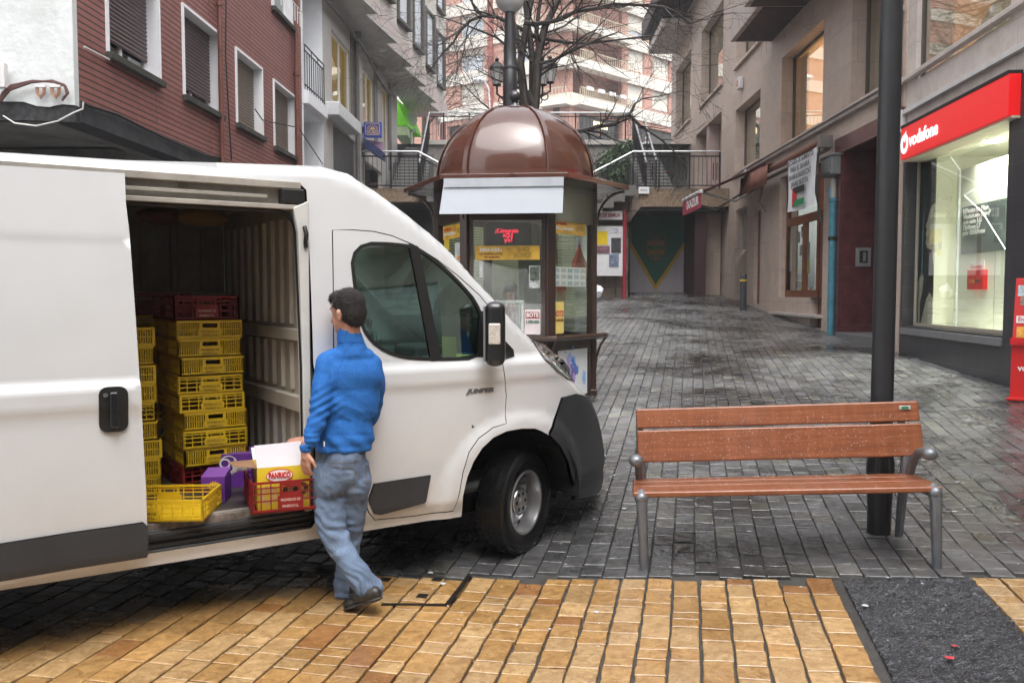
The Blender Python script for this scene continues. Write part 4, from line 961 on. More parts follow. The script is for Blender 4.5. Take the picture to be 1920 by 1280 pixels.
# drainpipe with meter box
pd = thing('drainpipe', 'blue painted drainpipe under a grey box, between the wooden shop door and the maroon portal', 'drainpipe', M=PB.M())
xp, zpt = PB.hit(1561, 335, -.12); zpb = gz(6.2, 16.9)-.02
bl = mat('blue pipe paint', (.055, .20, .27), .45, var=.35, scl=6, stain=.3)
b = MB(); b.cyl((xp, -.1, zpb), (xp, -.1, PB.hit(1561, 375, -.12)[1]), .066, n=14); b.build('pipe', bl, pd, smooth=True)
b = MB(); b.cyl((xp, -.1, PB.hit(1561, 375, -.12)[1]), (xp, -.1, zpt), .06, n=14); b.build('upper_pipe', mat('grey pipe', (.3, .3, .28), .5), pd, smooth=True)
for v in (375, 447):
    b = MB(); zz = PB.hit(1561, v, -.12)[1]; b.lathe([(.06, 0), (.08, 0), (.08, .07), (.06, .07)], c=(xp, -.1, zz-.03), n=14); b.build('collar', bl if v < 400 else rubber, pd)
b = MB(); q = rect(PB, 1549, 1569, (1549, 300), (1549, 334), -.12); b.box(q[0], q[1], -.22, -.0, q[2], q[3]); bx = b.build('meter_box', mat('grey box', (.16, .17, .17), .5, stain=.3), pd, bevel=.015)
b = MB(); b.box(q[0]+.08, q[1]-.08, -.235, -.22, q[2]+.05, q[3]-.05); b.box(q[0]-.03, q[1]+.03, -.24, 0, q[3], q[3]+.04); b.build('box_lid', mat('grey box', (0, 0, 0)), bx, bevel=.006)
b = MB(); b.box(xp-.035, xp+.035, -.172, -.166, PB.hit(1561, 368, -.12)[1], PB.hit(1561, 352, -.12)[1]); b.build('sticker', mat('blue sticker', (.1, .35, .75), .5, var=.6, scl=20), pd)
# awnings
brown = mat('brown awning cloth', (.20, .075, .05), .8, var=.2, scl=4, strk=.3)
aw = thing('rolled_awning', 'rolled brown awning with a hanging valance over the wooden shop window', 'awning', M=PB.M())
xa, za = PB.hit(1398, 338, -.3); xb, zb = PB.hit(1536, 268, -.3); za = zb
xs0 = PB.hit(1448, 330, -.3)[0]
b = MB(); b.tube([(xa, -.28, za), (xs0, -.28, za), (xs0+1, -.28, za-.02), (xb, -.28, za)], .075, 10); b.build('roll', brown, aw, smooth=True)
b = MB(); b.cyl((xa, -.12, za-.12), (xb, -.12, za-.12), .045, n=10); b.build('roller_tube', mat('awning tube', (.22, .21, .2), .4, metal=.5), aw, smooth=True)
b = MB(); zv = PB.hit(1397, 366, -.42)[1]; n = 16
q0 = [(xa+(xs0-xa)*k/n, -.42+.02*math.sin(k*1.3), za+.08-.02*math.sin(k)) for k in range(n+1)]; q1 = [(x, y-.03, zv+.02*math.sin(i*.9)) for i, (x, y, z) in enumerate(q0)]
b.add(q0+q1, [(k, k+1, n+2+k, n+1+k) for k in range(n)]); vl = b.build('valance', brown, aw, smooth=True, fix=False)
sdm = vl.modifiers.new('s', 'SOLIDIFY'); sdm.thickness = .01
b = MB(); b.add([(x, y, z) for x, y, z in q0]+[(x, -.2, za+.1) for x, y, z in q0], [(k, k+1, n+2+k, n+1+k) for k in range(n)]); b.build('cover', brown, aw, smooth=True)
for (xx, l) in ((xb-.1, 1.55), (PB.hit(1428, 390, -.3)[0], .95)):
    b = MB(); b.tube([(xx, -.25, za-.05), (xx-.1, -.32, za-.7), (xx-.04, -.18, za-l)], .022, 6); b.build('folding_arm', mat('arm green grey', (.06, .075, .065), .5), aw, smooth=True)
b = MB(); b.cbox((xb+.02, -.2, za+.02), (.14, .28, .26)); b.build('end_bracket', mat('awning tube', (0, 0, 0)), aw, bevel=.02)
aw2 = thing('open_awning', 'dark red open awning with white lettering on its short front, far down the right side', 'awning')
Y0, Y1, XF, ZF = 21.9, 24.2, 4.82, 4.3
b = MB(); xw0 = 6.44; b.add([(XF, Y0, ZF), (XF, Y1, ZF), (xw0, Y1, 5.0), (xw0, Y0, 5.0), (XF, Y0, ZF-.02), (XF, Y1, ZF-.02), (xw0, Y1, 4.97), (xw0, Y0, 4.97)], [(0, 1, 2, 3), (4, 7, 6, 5), (0, 3, 7, 4), (1, 5, 6, 2)])
cl2 = mat('dark red awning cloth', (.085, .012, .022), .8, var=.2)
b.build('canopy', cl2, aw2)
b = MB(); b.cyl((XF, Y0, ZF), (XF, Y1, ZF), .05, n=10); b.build('front_bar', mat('white bar', (.75, .75, .75), .4), aw2, smooth=True)
b = MB(); b.box(XF-.012, XF, Y0, Y1, ZF-.42, ZF-.02); b.build('valance', mat('pinkish red cloth', (.36, .03, .07), .8), aw2)
text('valance_lettering', 'IXAZUR', .22, wt, aw2, width=1.5, M=Matrix.Translation((XF-.018, (Y0+Y1)/2-.15, ZF-.21)) @ Matrix.Rotation(R(-90), 4, 'Z'), bold=.01)
for yy in (Y0+.1, Y1-.1):
    b = MB(); b.tube([(XF+.03, yy, ZF-.02), (XF+.9, yy, ZF-.25), (xw0, yy, 4.5)], .03, 6); b.build('awning_arm', MATS['awning tube'], aw2, smooth=True)
# banner
bn = thing('cloth_banner', 'white banner with four lines of lettering and a flag, hung from the rolled awning', 'banner', M=PB.M())
q = rect(PB, 1477, 1530, (1477, 303), (1477, 398), -.45)
b = MB(); n = 12; vs = []
for j in range(9):
    for i in range(n+1):
        t = i/n; s = j/8; vs.append((q[0]+(q[1]-q[0])*t, -.45+.02*math.sin(t*9+s*3)*(.3+s), q[3]-(q[3]-q[2])*s-.03*math.sin(t*3.1)))
b.add(vs, [(j*(n+1)+i, j*(n+1)+i+1, (j+1)*(n+1)+i+1, (j+1)*(n+1)+i) for j in range(8) for i in range(n)])
o = b.build('sheet', mat('banner white', (.74, .75, .78), .7, var=.03), bn, smooth=True)
bw = q[1]-q[0]; bh = q[3]-q[2]; bx_ = (q[0]+q[1])/2; ink = mat('ink grey', (.10, .10, .11), .7)
for i, (s, wf) in enumerate((('RECOGIDA DE ALIMENTOS', .92), ('PARA EL SAHARA', .66), ('SAHARAUIARENTZAT', .78), ('JANARI BILKETA', .6))):
    text('lettering', s, .105, ink, bn, (bx_, -.49, q[3]-.10-.155*i), width=bw*wf, bold=.003)
fx, fz = bx_-.25*bw, q[2]+.06; fw, fh = bw*.42, bh*.36
for nm, c_, pts in (('flag_black', (.01, .01, .01), [(0, .67), (1, .67), (1, 1), (0, 1)]), ('flag_green', (.01, .22, .07), [(0, 0), (1, 0), (1, .33), (0, .33)]), ('flag_red', (.55, .015, .02), [(0, 0), (.42, .5), (0, 1)])):
    b = MB(); y_ = -.492 if nm == 'flag_red' else -.488; b.prism([(fx+a*fw, fz+c*fh) for a, c in pts], y_, y_+.002); b.build(nm, mat(nm, c_, .7, var=.02), bn)
b = MB(); b.T = Matrix.Translation((fx+.66*fw, -.489, fz+.5*fh)); b.lathe([(.055, 0), (.04, 0)], n=20, a0=60, a1=300, axis='y'); b.build('flag_crescent', mat('flag_red', (0, 0, 0)), bn)
# small alarm box and wall camera
for (u, v, w_, lab) in ((1384, 156, .3, 'small white alarm box on the stone wall below the far upstairs windows'), (1397, 325, .22, 'small white floodlight at the end of the rolled awning')):
    x, z = PB.hit(u, v, -.12); t_ = thing('alarm_box' if w_ > .25 else 'flood_lamp', lab, 'alarm box' if w_ > .25 else 'lamp', M=PB.M() @ Matrix.Translation((x, 0, z)))
    b = MB(); b.box(-w_/2, w_/2, -.14, 0, -w_*.6, w_*.5); b.build('case', MATS['white pvc'], t_, bevel=.03)
    b = MB(); b.box(-w_/4, w_/4, -.15, -.14, -w_*.3, w_*.25); b.build('front', mat('pale red badge', (.5, .15, .1), .5) if w_ > .25 else mat('lamp glass', (.5, .5, .48), .1), t_)
# ---------------------------------------------------------------- left, red brick building
PL = Plane(-5.0, 10.0, math.atan2(1, .031))
red = brickmat('red brick cladding', (.235, .078, .064), (.27, .098, .082), (.05, .03, .027), 4.0, .078, .011, .6, .9, stain=.25, var=.16)
rb = thing('brick_building', 'red brick building with roller shutters and a rough white end wall, behind the van', 'building', M=PL.M())
roughw = mat('rough white render', (.60, .62, .62), .85, var=.10, scl=3, bump=.8, bsc=14, stain=.25)
zb0 = PL.hit(160, 193)[1]
xend = PL.hit(566, 200)[0]
wl = []
for (u0, u1, t, bt) in ((204, 303, 6.35, (205, 100)), (341, 411, (341, 6), (345, 178)), (441, 491, (441, 88), (443, 230)), (512, 553, (512, 148), (513, 273))):
    wl.append(rect(PL, u0, u1, t, bt))
wl[0] = (wl[0][0], wl[0][1], wl[0][2], wl[1][3])
up = [(h[0], h[1], h[2]+3.0, h[3]+3.0) for h in wl]
s4 = rect(PL, 508, 549, (508, -60), (508, 10)); up[3] = (s4[0], s4[1], PL.hit(508, 10)[1], PL.hit(508, 10)[1]+1.4)
wall('wall', red, rb, 0, xend, zb0, 13, wl+up, rd=.10, thick=.1)
brn = mat('brown slat shutter', (.115, .085, .085), .5, var=.1, strk=.2); brn2 = mat('tan slat shutter', (.20, .155, .12), .5, var=.1, strk=.2)
sillm = mat('mossy dark sill', (.04, .038, .03), .9, var=.5, bump=.6)
whp = mat('white plaster', (.74, .75, .78), .7, var=.04, stain=.12)
for i, h in enumerate(wl+up):
    x0, x1, z0, z1 = h
    w = window(rb, (x0+.045, x1-.045, z0, z1-.045), .20, wframe, dglass, 1, shutter=(.82, .86, 1.0, 1.0, .8, .9, .7, .2)[i], sm_=brn if i in (0, 1, 4, 5) else brn2, sill=sillm, back=dark)
    b = MB(); b.box(x0, x0+.045, -.03, .24, z0, z1); b.box(x1-.045, x1, -.03, .24, z0, z1); b.box(x0+.045, x1-.045, -.03, .24, z1-.045, z1); b.build('surround', whp, w)
x0, x1, z0, z1 = up[3]
b = MB()
for k in range(9): b.cyl((x0+(x1-x0)*k/8, -.2, z0), (x0+(x1-x0)*k/8, -.2, z0+.35), .01, n=5)
b.tube([(x0, 0, z0+.35), (x0, -.2, z0+.35), (x1, -.2, z0+.35), (x1, 0, z0+.35)], .012, 5); b.build('flower_rail', mat('white rail', (.7, .7, .7), .5), rb)
# dark edge beam, soffit, ground floor set back
blk = mat('black stained beam', (.028, .03, .034), .7, var=.6, scl=3, bump=.6, bsc=20)
zso = zb0-.25
b = MB(); b.box(.0, xend, -.02, .3, zso, zb0); b.build('edge_beam', blk, rb)
b = MB(); b.box(0, xend, .28, 9.5, zso+.03, zb0+.1); b.build('soffit', mat('stained concrete soffit', (.19, .18, .17), .9, var=.35, scl=2, stain=.6), rb)
# end wall facing the square with ragged black foot
b = MB(); n = 30; rs = random.Random(2); pts = [(0, 13)]
zc = [zb0+.0]
pts += [(-.001, zb0+.03)]
b.T = Matrix.Identity(4)
# in building axes: the end wall runs along local y (into the block) at x = 0
lo = [(y, zb0-.10+.07*math.sin(y*1.3)+rs.uniform(-.025, .025)) for y in [.0+.15*k for k in range(64)]]
poly = [(0, 13)]+[(y, z) for y, z in lo]+[(9.5, 13)]
b.prism([(p[0], p[1]) for p in poly], -.10, 0, 'x'); b.build('end_wall', roughw, rb)
b = MB(); lo2 = [(y, zso-.02+.03*math.sin(y*2)) for y in [.15*k for k in range(64)]]
b.prism([(y, z+.001) for y, z in lo[::-1]]+lo2, -.085, .0, 'x'); b.build('tarred_foot', mat('black tar', (.02, .02, .022), .75, var=.9, scl=14, bump=1, bsc=30), rb)
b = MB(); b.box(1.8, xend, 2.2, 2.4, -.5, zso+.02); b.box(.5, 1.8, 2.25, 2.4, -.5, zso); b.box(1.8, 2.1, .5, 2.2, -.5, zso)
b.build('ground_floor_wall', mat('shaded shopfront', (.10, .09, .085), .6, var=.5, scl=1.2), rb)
b = MB(); 
for k in range(5): b.box(2.5+k*1.5, 3.5+k*1.5, 2.14, 2.2, .3, 2.9)
b.build('shop_shutters', mat('dark shutter', (.05, .05, .05), .5), rb)
# pipes and cables on the facade
def fpt(u, v, off=-.06): x, z = PL.hit(u, v, off); return (x, off, z)
pt_ = thing('drainpipe', 'thin rust coloured pipe running down the middle of the red brick facade', 'drainpipe', M=PL.M())
xp = PL.hit(415, 200, -.07)[0]; b = MB(); b.cyl((xp, -.07, zb0-.1), (xp, -.07, 13), .04, n=10); b.build('pipe', mat('rust pipe', (.14, .045, .03), .5, var=.3), pt_, smooth=True)
b = MB(); b.lathe([(.04, 0), (.055, 0), (.055, .05), (.04, .05)], c=(xp, -.07, 6.4), n=10); b.build('collar', MATS['rust pipe'], pt_)
pt2 = thing('drainpipe', 'rust coloured pipe at the far end of the red brick facade beside the white balconies', 'drainpipe', M=PL.M())
xp = PL.hit(557, 200, -.07)[0]; b = MB(); b.cyl((xp, -.07, zb0-.1), (xp, -.07, 13), .05, n=10); b.build('pipe', MATS['rust pipe'], pt2, smooth=True)
b = MB(); b.lathe([(.05, 0), (.07, 0), (.07, .06), (.05, .06)], c=(xp, -.07, 6.4), n=10); b.build('collar', MATS['rust pipe'], pt2)
for pts, r, c_, lab in (
    ([(424, -40), (423, 100), (428, 200), (434, 300)], .012, rubber, 'black cable hanging beside the rust coloured pipe on the brick facade'),
    ([(156, 195), (220, 215), (300, 255), (380, 290), (417, 297)], .016, rubber, 'black cable sagging along the foot of the brick facade'),
    ([(158, 88), (180, 100), (205, 112)], .012, mat('pale cable', (.6, .6, .58), .5), 'short pale cable running from the end wall corner to the first brick facade window'),
    ([(478, 205), (492, 225), (560, 240), (605, 308)], .012, rubber, 'black cable slanting from the brick facade down past the white balconies')):
    b = MB(); b.T = PL.M(); P = [fpt(u, v) for u, v in pts]; b.tube(P, r, 6); tag(b.build('wall_cable', c_, smooth=True), lab, 'cable')
PE = Plane(-5.0, 9.9, 0)
def ept(u, v, o=-.04): x, z = PE.hit(u, v, o); return (x-5.0, 9.9+o-.02, z)
for k in range(4):
    pts = [(-14, 215-k*2), (4, 190-k*5), (20, 170-k*3), (60, 156-k*1.2), (100, 152+k), (122, 160+k), (127, 178-k), (118, 190-k*2)]
    b = MB(); P = [ept(u+k, v) for u, v in pts]; b.tube(P, .013, 6); tag(b.build('cable_bundle', mat('cable brown', (.09, .035, .03), .6), smooth=True), 'brown cable looping over the foot of the rough white end wall', 'cable', 'looping brown cables on the white end wall')
for j in range(2):
    for k in range(3):
        cx, w = 78+28*j, 9-2*k; pts = [(cx-w, 163), (cx-w*.9, 176), (cx, 186-3*k), (cx+w*.9, 176), (cx+w, 163)]
        b = MB(); b.tube([ept(u, v) for u, v in pts], .009, 5); tag(b.build('cable_loop', mat('copper cable', (.3, .16, .10), .5), smooth=True), 'small copper coloured cable loop under a clamp on the white end wall', 'cable', 'small cable loops on the white end wall')
    b = MB(); p = ept(cx, 163); b.cbox(p, (.12, .03, .03)); tag(b.build('cable_clamp', MATS['white pvc'], bevel=.004), 'pale clamp holding the %s set of small cable loops on the white end wall' % ('left' if j == 0 else 'right'), 'clamp')
b = MB(); b.tube([ept(u, v) for u, v in [(8, 218), (30, 232), (70, 237), (110, 228), (140, 212), (157, 205), (158, 192)]], .009, 6); tag(b.build('wall_cable', MATS['pale cable'], smooth=True), 'long pale cable sagging across the black foot of the white end wall', 'cable')
b = MB(); p = ept(4, 143, -.06); b.cbox(p, (.12, .08, .28)); tag(b.build('junction_box', MATS['white pvc'], bevel=.01), 'white junction box low on the rough white end wall', 'junction box')
# ---------------------------------------------------------------- white balcony strip
wb = thing('balcony_building', 'narrow white building strip with recessed balconies beside the red brick facade', 'building', M=PL.M())
xB0, xB1 = xend+.02, PL.hit(606, 200)[0]
b1 = (xB0+.12, xB1-.12, PL.hit(568, 165)[1]+.0, 13.5); fl = PL.hit(568, 168)[1]
h1 = (xB0+.12, xB1-.05, fl, fl+2.7); h2 = (xB0+.12, xB1-.05, fl-3.1, fl-.38); h3 = (xB0+.12, xB1-.05, fl+3.1, fl+5.8)
wall('wall', whp, wb, xB0, xB1, .5, 13.2, [h1, h2, h3], rd=1.3)
b = MB(); b.box(xB0+.1, xB1, 1.3, 1.4, .5, 13); b.build('back_wall', mat('greyish plaster', (.62, .63, .66), .7), wb)
b = MB(); b.box(xB0+.1, xB1-.03, -.12, 0, fl-.30, fl-.02); b.build('balcony_slab', whp, wb, bevel=.01)
for h in (h1, h2, h3):
    b = MB(); x0, x1, z0, _ = h
    for zz in (.12, .88, 1.0): b.cyl((x0-.02, -.04, z0+zz), (x1, -.04, z0+zz), .018, n=6)
    n = 9
    for k in range(n+1): x = x0+(x1-x0)*k/n; b.cyl((x, -.04, z0+.02), (x, -.04, z0+(.88 if k % 3 else 1.0)), .011, n=5)
    b.build('railing', iron, wb)
    b = MB(); b.box(x0+.3, x0+1.0, 1.24, 1.3, z0, z0+2.1); b.build('balcony_door', dglass, wb)
# ---------------------------------------------------------------- grey building with the stepped overhang
gb = thing('grey_building', 'grey stone building with tall yellowish windows under a stepped pale brick overhang', 'building', M=PL.M())
grey = brickmat('grey stone', (.46, .44, .425), (.43, .41, .395), (.33, .31, .3), 2.2, 1.1, .004, .6, .2, stain=.3)
darkst = mat('dark stone pier', (.16, .135, .12), .6, var=.25, stain=.3)
xg0, xg1 = xB1+.02, PL.hit(745, 250)[0]
zso3 = 9.1
A = rect(PL, 622, 657, (622, 55), (622, 185)); B = rect(PL, 680, 701, (680, 125), (680, 225)); Cw = rect(PL, 716, 728, (716, 160), (716, 285))
sh = rect(PL, 625, 668, (625, 232), 4.9); en = rect(PL, 684, 716, (684, 300), 4.9)
wall('wall', grey, gb, xg0, xg1, .5, zso3, [A, B, Cw, sh, en], rd=.14)
yel = mat('yellow lit room', (.55, .40, .05), .7, var=.5, scl=1.3, emit=.22)
for h in (A, B, Cw): window(gb, h, .09, wframe, glass('left window glass', (.75, .75, .6), .14, .02), 1, back=yel)
for h in (A, B, Cw):
    b = MB(); b.box(h[1]-.02, h[1]+.5, -.03, 0, h[2]-.4, zso3-.0); b.build('dark_pier', darkst, gb)
b = MB(); n = 22
for i in range(n): x = sh[0]+(sh[1]-sh[0])*i/n; b.box(x, x+.02, .08, .10, sh[2], sh[3])
for j in range(24): z = sh[2]+(sh[3]-sh[2])*j/24; b.box(sh[0], sh[1], .075, .105, z, z+.02)
b.build('grille_shutter', mat('grille grey', (.2, .2, .2), .5, metal=.3), gb)
b = MB(); b.box(sh[0], sh[1], .25, .3, sh[2], sh[3]); b.build('shutter_back', dark, gb)
b = MB(); b.box(en[0], en[1], .4, .45, en[2], en[3]); b.build('entry', dark, gb)
b = MB(); q = rect(PL, 624, 667, (624, 190), (624, 212), -.2); b.box(q[0], q[1], -.35, 0, q[2]-.05, q[3]); b.build('shutter_box', mat('pale box', (.55, .56, .57), .5), gb, bevel=.03)
# stepped overhang
zz_ = []; outer = []
knots = [(xg0-.6, .3)]; Xs = [6.5+2.3*k for k in range(9)]; 
x = xg0-.8; pts = [(x, 0)]
o0 = .55
teeth = []
for k in range(6):
    xa_ = x+2.65*k; t0 = .62+.08*k; teeth.append((xa_, -t0-.0)); teeth.append((xa_+2.65, -t0-.42))
P = [(teeth[0][0], .0)]+teeth+[(teeth[-1][0], 0.0)]
b = MB(); b.prism(P, zso3, zso3+.06, 'z'); b.build('soffit', mat('grey soffit', (.42, .41, .40), .7, stain=.3), gb)
sc_ = lambda pp, d: [(a, min(0, c-d)) for a, c in pp]
b = MB(); b.prism(P, zso3+.061, zso3+.52, 'z'); b.build('fascia', mat('pinkish fascia', (.42, .35, .33), .6), gb)
Pi = [(a, c+.03 if c < 0 else c) for a, c in P]
pbr = brickmat('pale grey brick', (.52, .48, .44), (.58, .54, .49), (.34, .31, .29), .26, .085, .010, .7, .6)
b = MB(); b.prism(Pi, zso3+.52, 14.2, 'z'); b.build('upper_wall', pbr, gb)
for k in range(1, 6):
    a, c = teeth[2*k], teeth[2*k+1]; dx, dy = c[0]-a[0], c[1]-a[1]; L = math.hypot(dx, dy)
    for zz in (zso3+1.1, zso3+4.1):
        b = MB(); b.T = Matrix.Translation((a[0], a[1], zz)) @ Matrix.Rotation(math.atan2(dy, dx), 4, 'Z')
        b.box(L*.36, L*.72, -.02, .1, 0, 1.9); wv = b.build('window', mat('white blind', (.5, .52, .56), .6), gb)
        b = MB(b.T); b.box(L*.3, L*.36, -.12, .1, -.05, 2.0); b.box(L*.72, L*.80, -.12, .1, -.05, 2.0); b.box(L*.3, L*.8, -.14, .1, -.14, -.051); b.box(L*.36, L*.72, -.1, .1, 1.91, 2.0); b.build('window_frame', mat('dark window surround', (.05, .045, .04), .6), wv)
t_ = thing('drainpipe', 'dark grey drainpipe between the two tall yellowish windows of the grey building', 'drainpipe', M=PL.M())
xp = PL.hit(672, 200, -.15)[0]; b = MB(); b.cyl((xp, -.12, 4.86), (xp, -.12, PL.hit(672, 70, -.12)[1]), .07, n=10); b.build('pipe', mat('dark pipe', (.13, .12, .115), .6), t_, smooth=True)
b = MB(); b.lathe([(.07, 0), (.12, .05), (.13, .28), (.07, .3)], c=(xp, -.12, PL.hit(672, 78, -.12)[1]), n=10); b.build('hopper', MATS['dark pipe'], t_)
b = MB(); b.T = PL.M()
P = [PL.hit(u, v, -.2) for u, v in ((612, 0), (650, 45), (672, 78), (690, 105), (712, 150), (728, 172), (741, 181))]
b.tube([(x, -.2, min(z, zso3-.08)) for x, z in P], .05, 6); tag(b.build('cable_bundle', MATS['dark pipe'], smooth=True), 'thick dark cable run under the soffit of the stepped overhang', 'cable')
# blue hanging sign
S = at(683, 258, 26); S2 = at(716, 230, 26)
os_ = thing('hanging_sign', 'small blue square sign with a yellow sun and lettering, above the left railing', 'sign', loc=((S.x+S2.x)/2, 26, S.z))
hw, hh = (S2.x-S.x)/2, S2.z-S.z; blue = mat('sign blue', (.02, .045, .24), .35, emit=.15); yl = mat('sign yellow', (.62, .42, .12), .5, var=.05)
b = MB(); b.box(-hw, hw, -.1, .1, 0, hh); b.build('sign_box', blue, os_, bevel=.01)
b = MB(); b.tube([(x*hw*.78, -.105, hh*.52+z*hh*.38) for x, z in ((-1, -.8), (-.85, -1), (.85, -1), (1, -.8), (1, .8), (.85, 1), (-.85, 1), (-1, .8))], .012, 5, closed=True); b.build('sign_border', yl, os_)
text('sign_lettering', 'OCASO', .12, yl, os_, (0, -.105, hh*.33), width=hw*1.3, bold=.004)
b = MB(); b.T = Matrix.Translation((0, -.104, hh*.5)); b.lathe([(.075, 0), (0, 0)], n=16, a0=0, a1=180, axis='y')
b.build('sun_disc', yl, os_)
for k in range(7):
    a = R(15+25*k); b = MB(); b.tube([(.10*math.cos(a), -.105, hh*.5+.10*math.sin(a)), (.18*math.cos(a), -.105, hh*.5+.15*math.sin(a))], .012, 5); b.build('sun_ray', yl, os_)
b = MB(); b.box(-hw-.25, -hw, -.03, .03, hh*.3, hh*.7); b.build('bracket', iron, os_)
ba = thing('blue_awning', 'small dark blue box awning below the blue hanging sign', 'awning', loc=((S.x+S2.x)/2, 26, at(700, 300, 26).z))
b = MB(); b.prism([(-hw*.9, .62), (hw*1.1, .25), (hw*1.1, .0), (-hw*.9, .35)], -.3, .5); b.build('valance', mat('navy cloth', (.02, .03, .10), .6), ba)
b = MB(); b.prism([(-hw*.9, .64), (hw*1.1, .27), (hw*1.1, .55), (-hw*.9, .64)], .2, .3); b.build('lilac_panel', mat('lilac panel', (.4, .25, .35), .6), ba)
# green awning at the far corner
ga = thing('green_awning', 'bright green awning at the far end of the grey building', 'awning')
a_, b_, c_ = at(743, 185, 33), at(764, 236, 33), at(741, 236, 33)
b = MB(); b.add([a_, b_, c_, a_+Vector((.3, 2.4, 0)), b_+Vector((.3, 2.4, 0)), c_+Vector((.3, 2.4, 0))], [(0, 1, 2), (3, 5, 4), (0, 3, 4, 1), (1, 4, 5, 2), (0, 2, 5, 3)]); b.build('canopy', mat('lime cloth', (.14, .52, .02), .6, emit=.05), ga)
b = MB(); b.box(c_.x, b_.x, 32.99, 35.3, b_.z-.35, b_.z-.03); b.build('valance', mat('pale lime cloth', (.4, .5, .3), .7), ga)
# ---------------------------------------------------------------- terrace, stairs, railings
DZ = 4.86
stonew = brickmat('rough brown stone', (.20, .155, .12), (.16, .13, .105), (.10, .09, .08), .7, .38, .02, .8, .9, stain=.5, var=.35)
agg = mat('exposed aggregate', (.22, .16, .11), .85, var=.6, scl=30, bump=.8, bsc=70)
G0, G1 = at(1181, 500, 26).x, at(1306, 500, 26).x
te = thing('terrace', 'raised stone terrace with a dark garage opening at the end of the street', 'terrace', loc=(0, 26, 0))
xl_, xr_ = -4.6, 6.55
xs0_ = at(1200, 350, 26).x
# front wall pieces, left opening in shade, fascia
b = MB(); x_a = at(1100, 500, 26).x; b.box(x_a, G0, 0, .6, 1.2, 3.9); b.prism([(x_a, 3.9), (G0+.05, 3.9), (xs0_, DZ-.3), (xs0_, DZ-.02), (x_a, 3.0)][::-1][:0] or [(x_a-1.4, 2.6), (x_a, 2.9), (G0, 3.9), (xs0_+.1, DZ-.45), (xs0_+.1, DZ-.02), (xs0_-.3, DZ-.05), (x_a-1.4, 3.1)], -.02, .62)
b.build('stone_wall', stonew, te)
b = MB(); b.box(xs0_, xr_, -.05, .5, DZ-.55, DZ); b.build('fascia', agg, te); b = MB(); b.box(xl_, at(800, 350, 26).x, -.05, .5, DZ-.4, DZ); b.build('fascia', agg, te)
b = MB(); b.box(xl_, xs0_, .5, 2, DZ-.3, DZ); b.box(xs0_, xr_, .5, 7, DZ-.3, DZ-.001); b.box(xl_, at(800, 350, 26).x, .5, 7, DZ-.31, DZ-.002); b.build('deck', mat('terrace paving', (.12, .12, .12), .35), te)
b = MB(); b.box(at(1200, 370, 26).x-.1, xr_, 0, 2.4, 4.2, 4.31); b.build('opening_soffit', dark, te)
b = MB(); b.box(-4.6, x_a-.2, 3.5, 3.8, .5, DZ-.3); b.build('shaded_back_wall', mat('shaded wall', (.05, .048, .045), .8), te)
b = MB(); b.box(G1, G1+.35, .3, 2.4, 1.2, 4.3); b.build('jamb', mat('dark maroon post', (.05, .02, .022), .7), te); b = MB(); b.box(G0-.05, G0, .0, 2.4, 1.2, 4.3); b.build('jamb', MATS['dark maroon post'], te)
b = MB(); b.box(G1+.35, xr_, .9, 2.5, 1.2, 4.3); b.build('side_wall', tanstone, te)
# garage door with the painted green pennant and crest
gd = thing('garage_door', 'light grey garage door painted with a green pennant edged in yellow', 'garage door', loc=(0, 27.95, 0))
GZ = 1.73; gx0, gx1 = G0+.0, at(1303, 540, 28).x; gx0 = at(1178, 540, 28).x
b = MB(); n = 24; w_ = (gx1-gx0)/n
for k in range(n): b.box(gx0+k*w_+.004, gx0+(k+1)*w_-.004, -.012, .03, GZ, 4.3)
b.box(gx0, gx1, 0, .05, GZ, 4.3); b.build('door_leaf', mat('grey lilac door', (.40, .37, .40), .5, var=.06, strk=.3), gd)
def gp(u, v): p = at(u, v, 27.93); return (p.x, p.z)
b = MB(); b.prism([gp(1182, 395), gp(1300, 395), gp(1300, 440), gp(1229, 545), gp(1182, 465)], -.035, -.028); b.build('pennant_edge', mat('door yellow', (.42, .26, .015), .6), gd)
b = MB(); b.prism([gp(1184, 395), gp(1296, 395), gp(1294, 437), gp(1229, 534), gp(1184, 455)], -.043, -.037); b.build('pennant', mat('door green', (.006, .09, .055), .6), gd)
gold = mat('crest gold', (.26, .14, .04), .6)
b = MB(); P = [gp(u, v) for u, v in ((1213, 444), (1246, 444), (1246, 475), (1240, 484), (1229, 488), (1219, 484), (1213, 475))]; b.tube([(x, -.05, z) for x, z in P], .03, 5, closed=True)
b.build('crest_border', gold, gd)
b = MB(); x, z = gp(1229.5, 446); x2, z2 = gp(1229.5, 486); b.box(x-.03, x+.03, -.055, -.045, z2, z); b.build('crest_bar', gold, gd)
for u, v in ((1221, 455), (1238, 455), (1221, 472), (1238, 472)):
    b = MB(); x, z = gp(u, v); b.prism([(x-.1, z-.12), (x-.1, z+.1), (x-.04, z+.03), (x, z+.12), (x+.05, z+.03), (x+.1, z+.1), (x+.1, z-.12), (x+.03, z-.12), (x, z-.02), (x-.03, z-.12)], -.05, -.044); b.build('crest_charge', gold, gd)
